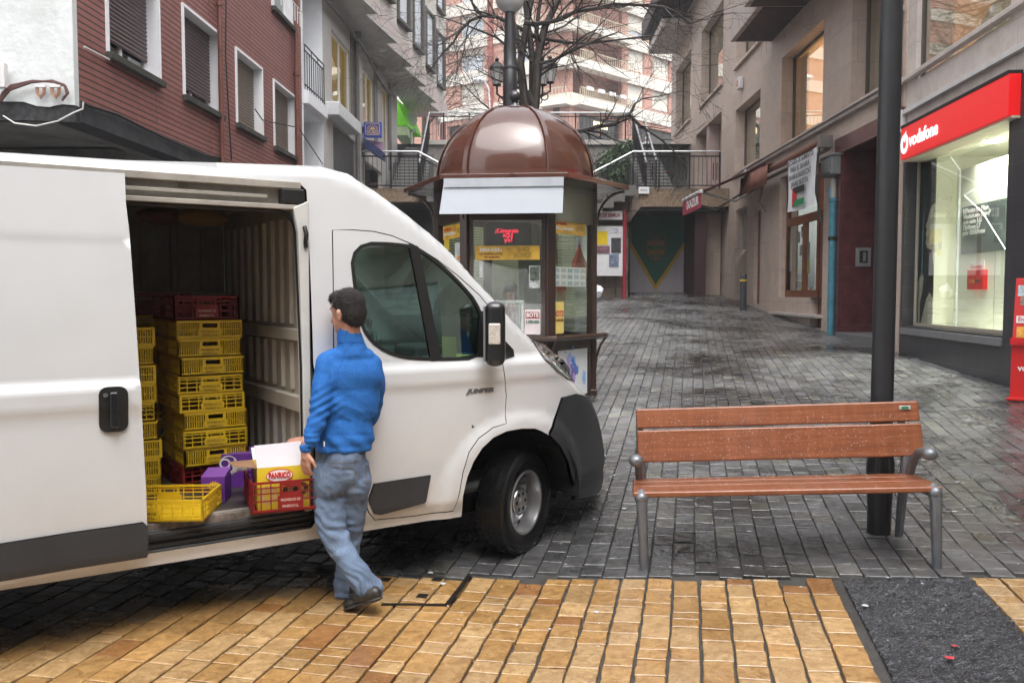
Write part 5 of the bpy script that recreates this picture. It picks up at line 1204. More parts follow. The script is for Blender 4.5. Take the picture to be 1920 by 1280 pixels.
# notice board
nb_ = thing('notice_board', 'white notice board with posters between dark red posts, behind the kiosk', 'notice board', loc=(0, 25.6, 0))
def n2(u, v): p = at(u, v, 25.6); return (p.x, p.z)
(xa_, z4), (xb_, z1_) = n2(1098, 517), n2(1168, 424)
b = MB(); b.box(xa_-1.4, xb_, 0, .06, z4, z1_); b.build('board', mat('board white', (.66, .66, .68), .6, var=.10, scl=6, stain=.2), nb_)
for uu, t in ((1170, 393), (1047, 393)):
    x, zt_ = n2(uu, t); b = MB(); b.box(x-.03, x+.07, -.05, .1, 1.5, zt_); b.build('post', mat('dark red paint', (.27, .012, .03), .4), nb_, bevel=.008)
(xc_, zz1), (_, zz2) = n2(1167, 396), n2(1167, 412)
b = MB(); b.box(xa_-1.3, xc_, -.03, .05, zz2, zz1); b.build('header', mat('header white', (.75, .75, .78), .5), nb_)
text('header_lettering', 'IRAGARKI TAULA . UDALA / AYTO. DE ERMUA', .11, mat('letter red', (.4, .03, .04), .6), nb_, (xc_-1.2, -.035, (zz1+zz2)/2), width=2.25, bold=.004)
cols = [(1111, 433, 1121, 458, (.68, .48, .01)), (1111, 458, 1117, 480, (.25, .04, .06)), (1120, 434, 1139, 459, (.72, .52, .01)), (1148, 428, 1160, 436, (.5, .5, .6)), (1146, 446, 1164, 474, (.04, .04, .05)), (1119, 461, 1131, 475, (.20, .10, .12)), (1131, 461, 1143, 475, (.20, .10, .13)), (1142, 476, 1160, 500, (.16, .20, .28)), (1111, 470, 1118, 481, (.7, .5, .02))]
for k, (u0, v0, u1, v1, cc) in enumerate(cols):
    (x0, z1), (x1, z0) = n2(u0, v0), n2(u1, v1); b = MB(); b.box(x0, x1, -.012-.001*k, -.003, z0, z1); b.build('poster', mat('notice %d' % k, cc, .6, var=.7 if k not in (2, 0) else .08, scl=12), nb_)
# litter bag and bin
g = gnd(1118, 553); wbg = MB(); rs = random.Random(4)
wbg.ball((0, 0, .16), .17, 10, 1, .8, 1.1); wbg.V = [v*(1+rs.uniform(-.25, .25)) for v in wbg.V]; wbg.V = [Vector((v.x, v.y, max(0, v.z))) for v in wbg.V]
tag(wbg.build('litter_bag', mat('white plastic', (.75, .77, .82), .4), loc=at(1119, 547, 24.9)-Vector((0, 0, .18)), smooth=True, ang=60), 'small crumpled white plastic bag on the ground beside the notice board', 'bag')
g = Vector((5.95, 22.0, gz(5.95, 22)))
bn_ = thing('litter_bin', 'slim dark grey litter bin with a yellow stripe against the right-hand wall', 'litter bin', loc=g)
b = MB(); b.lathe([(0, 0), (.075, 0), (.085, .05), (.085, .8), (.09, .82), (.085, .84), (.09, .9), (.07, .93), (0, .93)], n=20); b.build('body', mat('bin grey', (.06, .065, .07), .5), bn_, smooth=True)
b = MB(); b.lathe([(.087, .74), (.09, .75), (.09, .78), (.087, .79)], n=20); b.build('stripe', mat('bin yellow', (.6, .4, .02), .5), bn_)
# stairs
def stair(name, lab, xA, zA, xB, zB, y0, y1, n):
    t = thing(name, lab, 'staircase'); b = MB()
    for k in range(n):
        xa = xA+(xB-xA)*k/n; xb = xA+(xB-xA)*(k+1)/n; z = zA+(zB-zA)*(k+1)/n if zB > zA else zA+(zB-zA)*k/n
        b.box(xa, xb, y0, y1, z-.3, z)
    b.build('steps', mat('stair concrete', (.12, .115, .11), .5, var=.2), t); return t
pa = at(826, 332, 25); pb = at(778, 358, 25)
st1 = stair('staircase', 'short flight of steps descending right from the left terrace', pb.x, DZ, pb.x+3.2, 3.1, 25.2, 26.9, 10)
pc = at(1195, 350, 25)
st2 = stair('staircase', 'short flight of steps descending left from the right terrace', pc.x, DZ, pc.x-3.3, 3.1, 25.2, 26.9, 10)
def upstair(lab, u0, u1, y0, y1, z0, z1, n):
    t = thing('staircase', lab, 'staircase'); b = MB(); xa, xb = at(u0, 350, y0).x, at(u1, 350, y0).x
    for k in range(n):
        y = y0+(y1-y0)*k/n; z = z0+(z1-z0)*(k+1)/n; b.box(xa, xb, y, y1, z-(z1-z0)/n, z)
    b.build('steps', MATS['stair concrete'], t)
    b = MB()
    for k in range(n): y = y0+(y1-y0)*k/n; z = z0+(z1-z0)*(k+1)/n; b.box(xa, xb, y-.015, y+.03, z-.03, z+.004)
    b.build('step_edges', mat('pale step edge', (.32, .32, .32), .5), t); return t
TZ = 7.3
upstair('upper flight of steps climbing from the right terrace to the street above', 1207, 1268, 28, 33, DZ, TZ, 16)
upstair('upper flight of steps climbing from the left terrace to the street above', 728, 792, 28, 33, DZ, TZ, 16)
# upper retaining wall and street above
uw = thing('retaining_wall', 'stained concrete retaining wall between the two upper flights of steps', 'wall')
xa, xb = at(800, 350, 32).x, at(1196, 350, 32).x
b = MB(); b.box(xa, xb, 32, 32.5, 3, TZ-.1); b.build('wall', mat('stained concrete', (.17, .16, .15), .8, var=.35, scl=1.5, stain=.6), uw)
b = MB(); b.box(xa, xb, 31.9, 32.5, TZ-.12, TZ+.06); b.build('coping', mat('pale coping', (.36, .34, .32), .7), uw, bevel=.02)
b = MB(); vs = [(-40, 32.4, TZ), (40, 32.4, TZ), (40, 42, TZ+.4), (-40, 42, TZ+.4), (40, 64, 12.2), (-40, 64, 12.2), (60, 95, 12.6), (-60, 95, 12.6)]
xs_ = [at(792, 0, 33).x, at(1207, 0, 33).x]
b.add([(xs_[0], 32.4, TZ), (xs_[1], 32.4, TZ), (40, 33.05, TZ), (-40, 33.05, TZ)], [(0, 1, 2, 3)])
b.add([(-40, 33, TZ-.001), (40, 33, TZ-.001), (40, 42, TZ+.4), (-40, 42, TZ+.4), (40, 64, 12.2), (-40, 64, 12.2), (60, 95, 12.6), (-60, 95, 12.6)], [(0, 1, 2, 3), (3, 2, 4, 5), (5, 4, 6, 7)])
tag(b.build('upper_street', mat('upper street paving', (.13, .13, .13), .5, var=.2)), kind='structure')
# railings
galv = mat('galvanised rail', (.5, .51, .52), .35, metal=.6)
def railing(lab, pts, ht=.95, pitch=.13, toprail=galv, panels=True):
    t = thing('railing', lab, 'railing'); up = Vector((0, 0, 1)); P = [Vector(p) for p in pts]
    b = MB(); b.tube([p+up*(ht+.14) for p in P], .03, 8); b.build('hand_rail', toprail, t, smooth=True)
    b = MB(); b.tube([p+up*ht for p in P], .022, 6); b.tube([p+up*.08 for p in P], .018, 6); b.build('rail_frame', iron, t)
    b = MB()
    for a, c in zip(P, P[1:]):
        n = max(2, int((c-a).length/pitch))
        for k in range(n):
            p = a+(c-a)*k/n; b.cyl(p+up*.08, p+up*ht, .009, n=4)
        for k in range(0, n, 7):
            p = a+(c-a)*k/n; b.cyl(p, p+up*(ht+.14), .024, n=6)
            d = (c-a).normalized()*.09
            if panels: b.tube([p+d+up*.25, p+d+up*.75, p+d*2.2+up*.75, p+d*2.2+up*.25], .016, 4, closed=True)
    o = b.build('balusters', iron, t, fix=False); return t
Yr = 25.9
railing('dark railing along the left terrace above the van', [(xl_, Yr, DZ), (pb.x, Yr, DZ), (pb.x+3.2, Yr-.6, 3.1)])
railing('dark railing along the right terrace, dropping leftwards beside the steps', [(xr_-.3, Yr, DZ), (pc.x, Yr, DZ), (pc.x-3.3, Yr-.6, 3.1)])
railing('dark railing on the upper retaining wall, right half', [(.5, 32.1, TZ), (at(1186, 280, 32.1).x, 32.1, TZ), (at(1212, 350, 28).x, 28, DZ)])
railing('dark railing on the upper retaining wall, left half', [(.3, 32.1, TZ), (at(805, 280, 32.1).x, 32.1, TZ), (at(786, 350, 28).x, 28, DZ)])
railing('short handrail climbing the right upper steps', [(at(1230, 345, 27.5).x, 27.5, DZ), (at(1207, 275, 33).x, 33, TZ)], panels=False, pitch=.6)
for (u0, u1, t_b, lab) in ((1110, 1160, 303, 0), (1060, 1100, 303, 1)): pass
# ivy hanging on the wall
rs = random.Random(9); b = MB()
for i in range(1500):
    u = rs.gauss(1165, 22); v = rs.gauss(303, 20)
    if v < 262+abs(u-1175)*.5 or v > 352 or u > 1200: continue
    p = at(u, v, 31.9-rs.uniform(0, .35)); s = rs.uniform(.05, .10); a = Vector((rs.uniform(-1, 1), rs.uniform(-1, -.1), rs.uniform(-1, 1))).normalized(); c = a.orthogonal().normalized(); d = a.cross(c)
    b.add([p-c*s, p+d*s*.7, p+c*s, p-d*s*.7], [(0, 1, 2, 3)])
iv = b.build('foliage', mat('ivy leaves', (.075, .115, .06), .45, var=.6, scl=3), None, fix=False)
ivt = thing('ivy', 'green ivy hanging down the retaining wall beside the right upper steps', 'plant', loc=(0, 0, 0)); iv.parent = ivt
b = MB(); 
for k in range(7): u = 1140+8*k; b.tube([at(u, 350, 31.9), at(u+rs.uniform(-8, 8), 320, 31.85), at(u+rs.uniform(-8, 8), 290, 31.9)], .02, 5)
b.build('stem', mat('ivy stem', (.06, .045, .03), .8), ivt)
# small white plaque on the fascia
p = at(1207, 357, 25.9); t_ = thing('plaque', 'small white street name plaque on the edge of the right terrace', 'plaque', loc=p)
b = MB(); b.box(-.16, .16, -.03, 0, -.1, .1); b.build('plate', MATS['header white'], t_, bevel=.004); text('plate_lettering', 'ERMUA', .06, ink, t_, (0, -.034, .0), width=.2)
# round road sign seen from behind
p = at(769, 303, 33.5); rsn = thing('road_sign', 'round road sign seen from behind on a pole by the left upper steps', 'road sign', loc=(p.x, 34, TZ))
b = MB(); b.cyl((0, 0, 0), (0, 0, 1.55), .04, n=8); b.build('pole', galv, rsn, smooth=True)
b = MB(); b.T = Matrix.Translation((0, -.05, 1.2)); b.lathe([(0, .0), (.24, 0), (.25, .02), (.24, .04), (0, .04)], n=24, axis='y'); b.build('disc', mat('sign back grey', (.45, .46, .47), .5), rsn)
b = MB(); b.box(-.2, .2, -.07, -.04, .72, .86); b.build('lower_plate', MATS['sign back grey'], rsn)
# ---------------------------------------------------------------- far brick apartment block
CX, CY = 4.4, 65
pk = brickmat('salmon brick', (.45, .24, .19), (.50, .275, .22), (.42, .28, .24), .5, .14, .012, .8, .2, var=.1)
crm = mat('cream concrete band', (.66, .62, .56), .8, var=.08, scl=1, stain=.15)
fb_ = thing('apartment_block', 'tall salmon brick and cream apartment block closing the view beyond the terrace', 'building', loc=(CX, CY, 0))
PLf = Plane(CX, CY, math.atan2(-1, 1.584)); PRf = Plane(CX, CY, math.atan2(1, 1.05))
Zf = [15.9+2.76*k for k in range(4)]
def sub(p, nm): return fb_
def wallf(pl, name, m, x0, x1, z0, z1, holes, rd=.3, **k):
    o = wall(name, m, fb_, x0, x1, z0, z1, holes, rd=rd, **k); o.matrix_local = Matrix.Translation((-CX, -CY, 0)) @ pl.M(); return o
lw = []
for (u0, u1) in ((790, 826), (863, 907), (965, 1000)):
    for z in Zf: lw.append((PLf.hit(u0, 200)[0], PLf.hit(u1, 200)[0], z+1.5, z+2.76))
lw = [(a, c, z0-.60, z1-.1) for a, c, z0, z1 in lw]
wallf(PLf, 'left_wall', pk, -26, 0, 12.0, 26.2, lw+[(-22, -12.5, 12.6, 15.4), (-11.5, -7, 12.6, 15.4), (-6, -1.5, 12.6, 15.4)], rd=.35)
rw = []
lx1 = PRf.hit(1165, 200)[0]
for z in Zf: rw.append((.0, lx1, z+.9, z+2.6))
for (u0, u1) in ((1177, 1208), (1223, 1255)):
    for z in Zf: rw.append((PRf.hit(u0, 200)[0], PRf.hit(u1, 200)[0], z+1.0, z+2.75))
wallf(PRf, 'right_wall', pk, 0, 24, 12.0, 26.2, rw+[(1, 6, 12.6, 15.4), (8, 14, 12.6, 15.4)], rd=.35)
def pf2(pl): return Matrix.Translation((-CX, -CY, 0)) @ pl.M()
blind = mat('cream roller blind', (.66, .63, .56), .7, var=.04); wgl = mat('pale sky glass', (.42, .47, .52), .12, var=.3, scl=.6)
for pl, hs in ((PLf, lw), (PRf, [h for h in rw if h[0] > .1])):
    for i, h in enumerate(hs):
        x0, x1, z0, z1 = h; sh_ = (.35, .2, .75, .5, .9, .3)[i % 6] if pl is PLf else (1, .95, .9, 1, .7, 1)[(i*5) % 6]
        zc_ = z1-(z1-z0)*sh_
        b = MB(); b.box(x0, x1, .30, .34, z0, z1); b.box(x0, x0+.08, .26, .30, z0, z1); b.box(x1-.08, x1, .26, .30, z0, z1); b.box(x0, x1, .26, .299, z0, z0+.08)
        for k in range(1, 3): xx = x0+(x1-x0)*k/3; b.box(xx-.04, xx+.04, .26, .3, z0, z1)
        w = b.build('window', mat('white far frame', (.7, .7, .72), .6), fb_, M=pf2(pl))
        b = MB(); b.box(x0+.09, x1-.09, .27, .285, z0+.08, zc_+.001); pn = b.build('pane', wgl, w)
        b = MB(); b.box(x0+.02, x1-.02, .2, .25, zc_, z1-.01); b.build('blind', blind, w)
# bands following both faces and loggia floors projecting
for k, z in enumerate(Zf):
    b = MB(); b.box(-26, 0, -.12, 0, z-.1, z+.85); b.build('band', crm, fb_, M=pf2(PLf))
    b = MB(); b.box(0, 24, -.12, 0, z-.1, z+.85); b.build('band', crm, fb_, M=pf2(PRf))
    # balcony of the corner bay
    b = MB(); b.box(-2.2, .15, -1.0, 0, z-.15, z+.12); b.box(-2.2, .1, -1.0, -.92, z+.12, z+.42); b.build('corner_slab', crm, fb_, M=pf2(PLf))
    b = MB(); b.box(.0, lx1+.2, -1.0, 0, z-.151, z+.119); b.box(.0, lx1+.2, -1.0, -.92, z+.119, z+.42); b.build('corner_slab', crm, fb_, M=pf2(PRf))
    b = MB(); n = 26
    for i in range(n+1): x = .0+(lx1+.2)*i/n; b.cyl((x, -.96, z+.42), (x, -.96, z+1.1), .03, n=4)
    b.tube([(0, -.96, z+1.1), (lx1+.2, -.96, z+1.1)], .04, 4); b.build('balcony_rail', mat('cream rail', (.5, .45, .33), .6), fb_, M=pf2(PRf))
    b = MB()
    for i in range(9): x = -2.2+2.3*i/8; b.cyl((x, -.96, z+.42), (x, -.96, z+1.1), .03, n=4)
    b.tube([(-2.2, -.96, z+1.1), (.1, -.96, z+1.1)], .04, 4); b.build('balcony_rail', MATS['cream rail'], fb_, M=pf2(PLf))
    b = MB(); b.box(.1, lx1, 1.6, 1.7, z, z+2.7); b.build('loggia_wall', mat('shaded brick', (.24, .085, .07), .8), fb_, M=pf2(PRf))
    for xx in (2.4, 4.6):
        b = MB(); b.box(xx, xx+.9, 1.55, 1.6, z+.9, z+2.2); b.build('loggia_window', wgl, fb_, M=pf2(PRf))
for k in range(5):
    b = MB(); b.box(.7+k*1.3, 1.35+k*1.3, -1.12, -.95, Zf[1]-2.76+.98, Zf[1]-2.76+1.25); b.build('planter', mat('white planter', (.72, .72, .75), .6), fb_, M=pf2(PRf))
b = MB(); b.box(-7.3, -6.9, -.3, -.05, 12, 26.2); b.build('downpipe', mat('red pipe', (.3, .10, .08), .6), fb_, M=pf2(PLf))
for x in (-11.9, -6.5, -1.2):
    b = MB(); b.box(x-.25, x+.25, -.10, .25, 12, 15.8); b.build('shop_pier', mat('maroon shop pier', (.10, .04, .04), .6), fb_, M=pf2(PLf))
sg_ = mat('dark shop glass', (.06, .055, .05), .15, var=.5, scl=.4)
b = MB(); b.box(-22, -1.5, .36, .4, 12.3, 15.5); b.build('shop_glass', sg_, fb_, M=pf2(PLf)); b = MB(); b.box(1, 14, .36, .4, 12.3, 15.5); b.build('shop_glass', sg_, fb_, M=pf2(PRf))
lit = mat('lit shop window', (1, .75, .4), .5, emit=1.2, var=.8, scl=2)
for pl, x in ((PLf, -10), (PLf, -4.5), (PRf, 3)):
    b = MB(); b.box(x, x+1.7, .33, .35, 14.6, 15.1); b.build('shop_light', lit, fb_, M=pf2(pl))
b = MB(); b.box(-24, 0, 2, 14, 12, 26.4); b.build('block_core', pk, fb_, M=pf2(PLf))
# building behind on the left of the terrace and red wall below it
lb_ = thing('low_building', 'low salmon brick wall building behind the green awning', 'building', loc=(-9, 46, 7.5))
b = MB(); b.box(-6, 4.6, 0, 5, 0, 4.2); b.build('wall', pk, lb_); b = MB(); b.box(-6.2, 4.8, -.2, 5.2, 4.2, 4.6); b.build('roof_edge', crm, lb_)
b = MB(); b.box(1.2, 2.6, -.03, .1, .1, 2.6); b.build('window', sg_, lb_)
# street front carrying on to the right of the photographer
PS = PA_; ho = thing('house', 'pale house front right of the photographer beyond the phone shop, mirrored in the van', 'house', M=PS.M())
hs_ = [(8.6+2.5*a, 9.9+2.5*a, 3.6+3*c, 5.4+3*c) for a in range(5) for c in range(2)]+[(8.3+3.1*a, 10.6+3.1*a, .4, 2.7) for a in range(4)]
wall('wall', crm, ho, 6.6, 21.5, -.3, 9.2, hs_, rd=.3)
for h in hs_:
    b = MB(); b.box(h[0], h[1], .22, .28, h[2], h[3]); b.build('window', dglass if h[2] < 1 else wgl, ho)
for c in range(2):
    b = MB(); b.box(8, 21, -.7, 0, 3.35+3*c, 3.5+3*c); b.build('balcony', crm, ho); b = MB()
    for k in range(60): b.cyl((8+k*.22, -.68, 3.5+3*c), (8+k*.22, -.68, 4.4+3*c), .012, n=4)
    b.box(8, 21, -.7, -.66, 4.4+3*c, 4.45+3*c); b.build('railing', iron, ho)
b = MB(); b.box(6.4, 21.7, -.5, 1, 9.2, 9.5); b.build('eave', MATS['dark red soffit'], ho)
# houses added unseen behind the photographer for reflections, raised to block low light
for i, (x, y, w, h, mm, lab) in enumerate(((2, -10, 15, 15, crm, 'cream rendered house behind the photographer, mirrored in the van windows'), (18.5, -12, 16, 14, pk, 'salmon brick house behind the photographer, mirrored in the van windows'))):
    t_ = thing('house', lab, 'house', loc=(x, y, 0)); hs_ = []
    for a in range(4):
        for c in range(3): hs_.append((1.5+a*(w-2)/4, 3.2+a*(w-2)/4, 1.2+c*3.1, 2.9+c*3.1))
    o = wall('wall', mm, t_, 0, w, -.2, h, hs_, rd=.3); o.matrix_local = Matrix.Rotation(math.pi, 4, 'Z')
    for hh_ in hs_:
        b = MB(); b.box(hh_[0], hh_[1], .25, .3, hh_[2], hh_[3]); b.build('window', wgl, t_, M=Matrix.Rotation(math.pi, 4, 'Z'))
    b = MB(); b.prism([(-.4, h), (w+.4, h), (w-2, h+2), (2, h+2)], -.4, 9); b.build('roof', mat('roof tiles', (.16, .07, .05), .8), t_, M=Matrix.Rotation(math.pi, 4, 'Z'))
# ================================================================ KIOSK
KX, KY = .037, 11.0; KZ = gz(0, 11)-.02; KR = 1.0; KE = 1.45; KA = R(-6)
kp = mat('kiosk brown paint', (.040, .020, .014), .32, coat=.5, var=.1)
kd = mat('kiosk dome paint', (.078, .027, .017), .2, coat=.7, var=.12, scl=3)
kiosk = thing('kiosk', 'six-sided brown ticket kiosk with a ribbed dome, behind the front of the van', 'kiosk', M=Matrix.Translation((KX, KY, KZ)) @ Matrix.Rotation(KA, 4, 'Z'))
def hv(r, k): a = R(-120+60*k); return (r*math.cos(a), r*math.sin(a))
AP = KR*math.cos(R(30))
def face(k): # k=0 front,1 right front, 2 right back, 3 back, 4 left back, 5 left front
    return Matrix.Rotation(R(60*k), 4, 'Z') @ Matrix.Translation((0, -AP, 0))
def fplane(k, off=0):
    M = kiosk.matrix_world if False else Matrix.Translation((KX, KY, 0)) @ Matrix.Rotation(KA+R(60*k), 4, 'Z') @ Matrix.Translation((0, -AP, 0))
    t = M.translation; return Plane(t.x, t.y, KA+R(60*k), KZ)
z_b, z_w0, z_w1, z_e = .10, 1.21-KZ, 2.56-KZ, 3.0-KZ
hs2 = KR/2
for k in range(6):
    x, y = hv(KR, k); b = MB(); b.T = Matrix.Translation((x, y, 0)) @ Matrix.Rotation(R(-120+60*k), 4, 'Z')
    b.box(-.05, .05, -.055, .055, -.25, z_e+.05); b.box(-.06, .06, -.07, .07, -.25, .12); b.build('corner_post', kp, kiosk, bevel=.012)
    T = face(k); b = MB(T); hw = hs2-.05
    b.box(-hw, hw, -.02, .03, -.2, z_w0-.12); 
    b.box(-hw, hw, -.035, .04, z_w0-.12, z_w0-.02); b.box(-hw, hw, -.03, .04, z_w1, z_e); b.box(-hw, -hw+.045, -.025, .035, z_w0-.02, z_w1); b.box(hw-.045, hw, -.025, .035, z_w0-.02, z_w1)
    b.box(-hw+.06, hw-.06, -.032, -.02, .12, .2); b.box(-hw+.06, hw-.06, -.032, -.02, z_w0-.24, z_w0-.18); b.box(-hw+.06, -hw+.1, -.032, -.02, .2, z_w0-.24); b.box(hw-.1, hw-.06, -.032, -.02, .2, z_w0-.24)
    pn = b.build('side_panel', kp, kiosk)
    if k not in (3,):
        b = MB(T); b.box(-hw+.04, hw-.04, .0, .006, z_w0-.03, z_w1+.01); b.build('pane', wglass, pn)
    else:
        b = MB(T); b.box(-hw+.04, hw-.04, .0, .02, z_w0-.03, z_w1+.01); b.build('back_door', mat('kiosk cream back', (.30, .31, .22), .6), pn)
        b = MB(T)
        for j in range(40): z = z_w0+.035*j; b.box(-hw+.05, hw-.05, .02, .035, z, z+.026)
        b.build('blind', mat('kiosk blind', (.42, .44, .32), .6), pn)
for k in (2, 4):
    b = MB(face(k)); hw = hs2-.1
    for j in range(40): z = z_w0+.035*j; b.box(-hw*(1 if k == 4 else .2), hw, .03, .045, z, z+.026)
    b.build('blind', MATS['kiosk blind'], kiosk)
b = MB(); b.prism([hv(KR-.03, k) for k in range(6)], -.2, .03, 'z'); b.build('floor', dark, kiosk)
b = MB(); b.prism([hv(KR+.0, k) for k in range(6)], z_e-.02, z_e+.04, 'z'); b.build('ceiling', mat('kiosk ceiling', (.2, .19, .15), .6), kiosk)
# eave: sloping hexagonal skirt
b = MB(); prof = [(KR+.02, z_e-.02), (KE-.03, z_e+.00), (KE, z_e+.0), (KE, z_e+.055), (KR+.05, z_e+.16), (KR-.1, z_e+.16)]
P = len(prof); vs = []; fs = []
for k in range(6):
    for r, z in prof: x, y = hv(r, k); vs.append((x, y, z))
for k in range(6):
    j = (k+1) % 6
    for i in range(P-1): fs.append((k*P+i, j*P+i, j*P+i+1, k*P+i+1))
b.add(vs, fs); b.build('eave', kd, kiosk, bevel=.006)
b = MB()
for k in range(6):
    x, y = hv(KR+.05, k); x2, y2 = hv(KE-.06, k); pts = []
    for t in range(9):
        a = R(90*t/8); f = 1-math.cos(a); g = math.sin(a); pts.append((x+(x2-x)*f, y+(y2-y)*f, z_e-.42+.40*g))
    bb = MB(); bb.tube(pts, .017, 6); bb.build('eave_bracket', kp, kiosk, smooth=True)
# dome with gores and ribs
D0 = z_e+.14; DH = .90
dp_ = [(1.0, 0), (1.0, .06), (.99, .16), (.965, .28), (.92, .41), (.85, .55), (.76, .68), (.64, .80), (.49, .90), (.33, .965), (.17, .995), (.0, 1.0)]
b = MB(); n = 10; vs = []; fs = []
for k in range(6):
    for i in range(n):
        t = i/n; a0 = R(-120+60*k); a = a0+R(60)*t
        hexr = math.cos(R(30))/math.cos(R(60*t-30)); rr_ = .45*hexr+.55*1
        for r, z in dp_: vs.append((r*rr_*math.cos(a)*1.0, r*rr_*math.sin(a)*1.0, D0+DH*z))
m = 6*n; P = len(dp_)
for i in range(m):
    j = (i+1) % m
    for q in range(P-1): fs.append((i*P+q, j*P+q, j*P+q+1, i*P+q+1))
b.add(vs, fs); dome = b.build('dome', kd, kiosk, smooth=True, ang=80)
for k in range(6):
    a = R(-120+60*k); pts = [(r*1.008*math.cos(a), r*1.008*math.sin(a), D0+DH*z*1.004) for r, z in dp_[:-1]]
    w = MB(); vs = []; fs = []
    tn = Vector((-math.sin(a), math.cos(a), 0)); 
    for i, p in enumerate(pts):
        p = Vector(p); r = dp_[i][0]; wd = .036*max(.35, r)
        o = Vector((math.cos(a)*r, math.sin(a)*r, dp_[i][1]*.9)).normalized()*.014
        vs += [p-tn*wd, p-tn*wd*.8+o, p+tn*wd*.8+o, p+tn*wd]
    for i in range(len(pts)-1):
        for q in range(3): fs.append((i*4+q, i*4+q+1, (i+1)*4+q+1, (i+1)*4+q))
    w.add(vs, fs); w.build('dome_rib', kd, dome, smooth=True, ang=40)
b = MB(); b.T = Matrix.Translation((0, 0, D0+DH-.01)); b.lathe([(.16, 0), (.14, .03), (.05, .045), (.035, .08), (.05, .10)], n=20); b.ball((0, 0, .165), .072, 16); b.build('finial', mat('finial black', (.02, .02, .022), .3, coat=.4), kiosk, smooth=True)
b = MB(face(0)); b.lathe([(0, -.02), (.018, -.015), (.02, 0), (.018, .01)], c=(.1, -KE*math.cos(R(30))+AP-.01, z_e+.04), n=12, axis='y'); b.build('bolt_head', chrome, kiosk)
# front banner below the eave
F0 = fplane(0)
b = MB(face(0)); yb = -(KE*math.cos(R(30))-AP)+.015
xa, zt1 = F0.hit(833, 358, yb); xb, _ = F0.hit(1057, 356, yb); zbm = F0.hit(940, 401, yb)[1]; zt1 = z_e+.005
b.add([(xa, yb, zt1), (xb, yb, zt1), (xb-.01, yb-.05, zbm), (xa-.05, yb-.05, zbm), (xa, yb+.012, zt1), (xb, yb+.012, zt1), (xb-.01, yb-.038, zbm), (xa-.05, yb-.038, zbm)], [(0, 3, 2, 1), (4, 5, 6, 7), (0, 4, 7, 3), (1, 2, 6, 5), (3, 7, 6, 2)]); b.build('rain_flap', mat('pale grey vinyl', (.46, .49, .54), .45, var=.03), kiosk)
b = MB(face(0)); b.box(xa, xb, yb-.03, yb-.012, zt1-.10, zt1-.0); b.build('flap_hem', mat('grey vinyl band', (.42, .44, .48), .5), kiosk)
# counter shelf round the front faces
b = MB(); pts = [hv(KR+.17, k) for k in (-1, 0, 1, 2)]; zc0 = 1.17-KZ
b.tube([(x, y, zc0) for x, y in pts], .035, 8); b.build('counter_rail', kp, kiosk, smooth=True)
b = MB(); q0 = [hv(KR+.0, k) for k in (-1, 0, 1, 2)]; n = 4
b.add([(x, y, zc0-.02) for x, y in pts]+[(x, y, zc0-.02) for x, y in q0]+[(x, y, zc0+.01) for x, y in pts]+[(x, y, zc0+.01) for x, y in q0], [(i, i+1, n+i+1, n+i) for i in range(3)]+[(2*n+i, 3*n+i, 3*n+i+1, 2*n+i+1) for i in range(3)]); b.build('counter', kp, kiosk)
for k in (-1, 0, 1, 2):
    x, y = hv(KR+.03, k); x2, y2 = hv(KR+.17, k); b = MB(); b.tube([(x, y, zc0-.5), (x+(x2-x)*.15, y+(y2-y)*.15, zc0-.28), (x+(x2-x)*.5, y+(y2-y)*.5, zc0-.12), (x2, y2, zc0-.02)], .015, 6); b.build('counter_bracket', kp, kiosk, smooth=True)
# printed strips, tickets, posters on the panes
or_ = mat('orange sticker', (.78, .44, .06), .4, var=.35, scl=5); red_i = mat('sticker red ink', (.55, .02, .03), .5); wi = mat('sticker white', (.85, .85, .82), .4, var=.02); brn_i = mat('sticker brown ink', (.25, .10, .02), .5)
def sticker(k, u0, u1, v0, v1, m, nm, lay=0, off=-.004):
    P = fplane(k); x0, z1 = P.hit(u0, v0, off); x1, _ = P.hit(u1, v0, off); z0 = P.hit((u0+u1)/2, v1, off)[1]; z1 = P.hit((u0+u1)/2, v0, off)[1]
    b = MB(face(k)); b.box(x0, x1, off-.0015-.0012*lay, off-.0005-.0012*lay, z0, z1); b.build(nm, m, kiosk); return x0, x1, z0, z1
def ktext(k, s, x0, x1, zc, h, m, off=-.0085):
    text('sticker_lettering', s, h, m, kiosk, width=(x1-x0), depth=.0005, M=face(k) @ Matrix.Translation(((x0+x1)/2, off, zc)), bold=.002)
x0, x1, z0, z1 = sticker(0, 891, 1012, 461, 487, or_, 'price_strip'); h = z1-z0; w = x1-x0
ktext(0, 'JUEGA AQUÍ a', x0+w*.07, x0+w*.42, z0+h*.72, h*.22, wi); ktext(0, 'LA NUEVA LOTO', x0+w*.07, x0+w*.42, z0+h*.42, h*.14, brn_i); ktext(0, 'DE EUROPA', x0+w*.14, x0+w*.38, z0+h*.18, h*.14, brn_i)
for (a, c, e, f) in ((.66, .84, .60, .9), (.60, .88, .12, .48)): ktext(0, 'EURO' if e > .5 else 'JACKPOT', x0+w*a, x0+w*c, z0+h*(e+f)/2, h*.3, mat('gold print', (.42, .27, .04), .4))
x0, x1, z0, z1 = sticker(1, 1037, 1098, 416, 440, or_, 'price_strip'); h = z1-z0; w = x1-x0
ktext(1, 'SORTEAMOS', x0+w*.03, x0+w*.4, z0+h*.78, h*.2, red_i); ktext(1, 'MILLONES', x0+w*.03, x0+w*.6, z0+h*.42, h*.2, wi); ktext(1, 'JACKPOT', x0+w*.70, x0+w*.96, z0+h*.5, h*.3, MATS['gold print'])
x0, x1, z0, z1 = sticker(5, 831, 868, 421, 447, or_, 'price_strip'); h = z1-z0; w = x1-x0
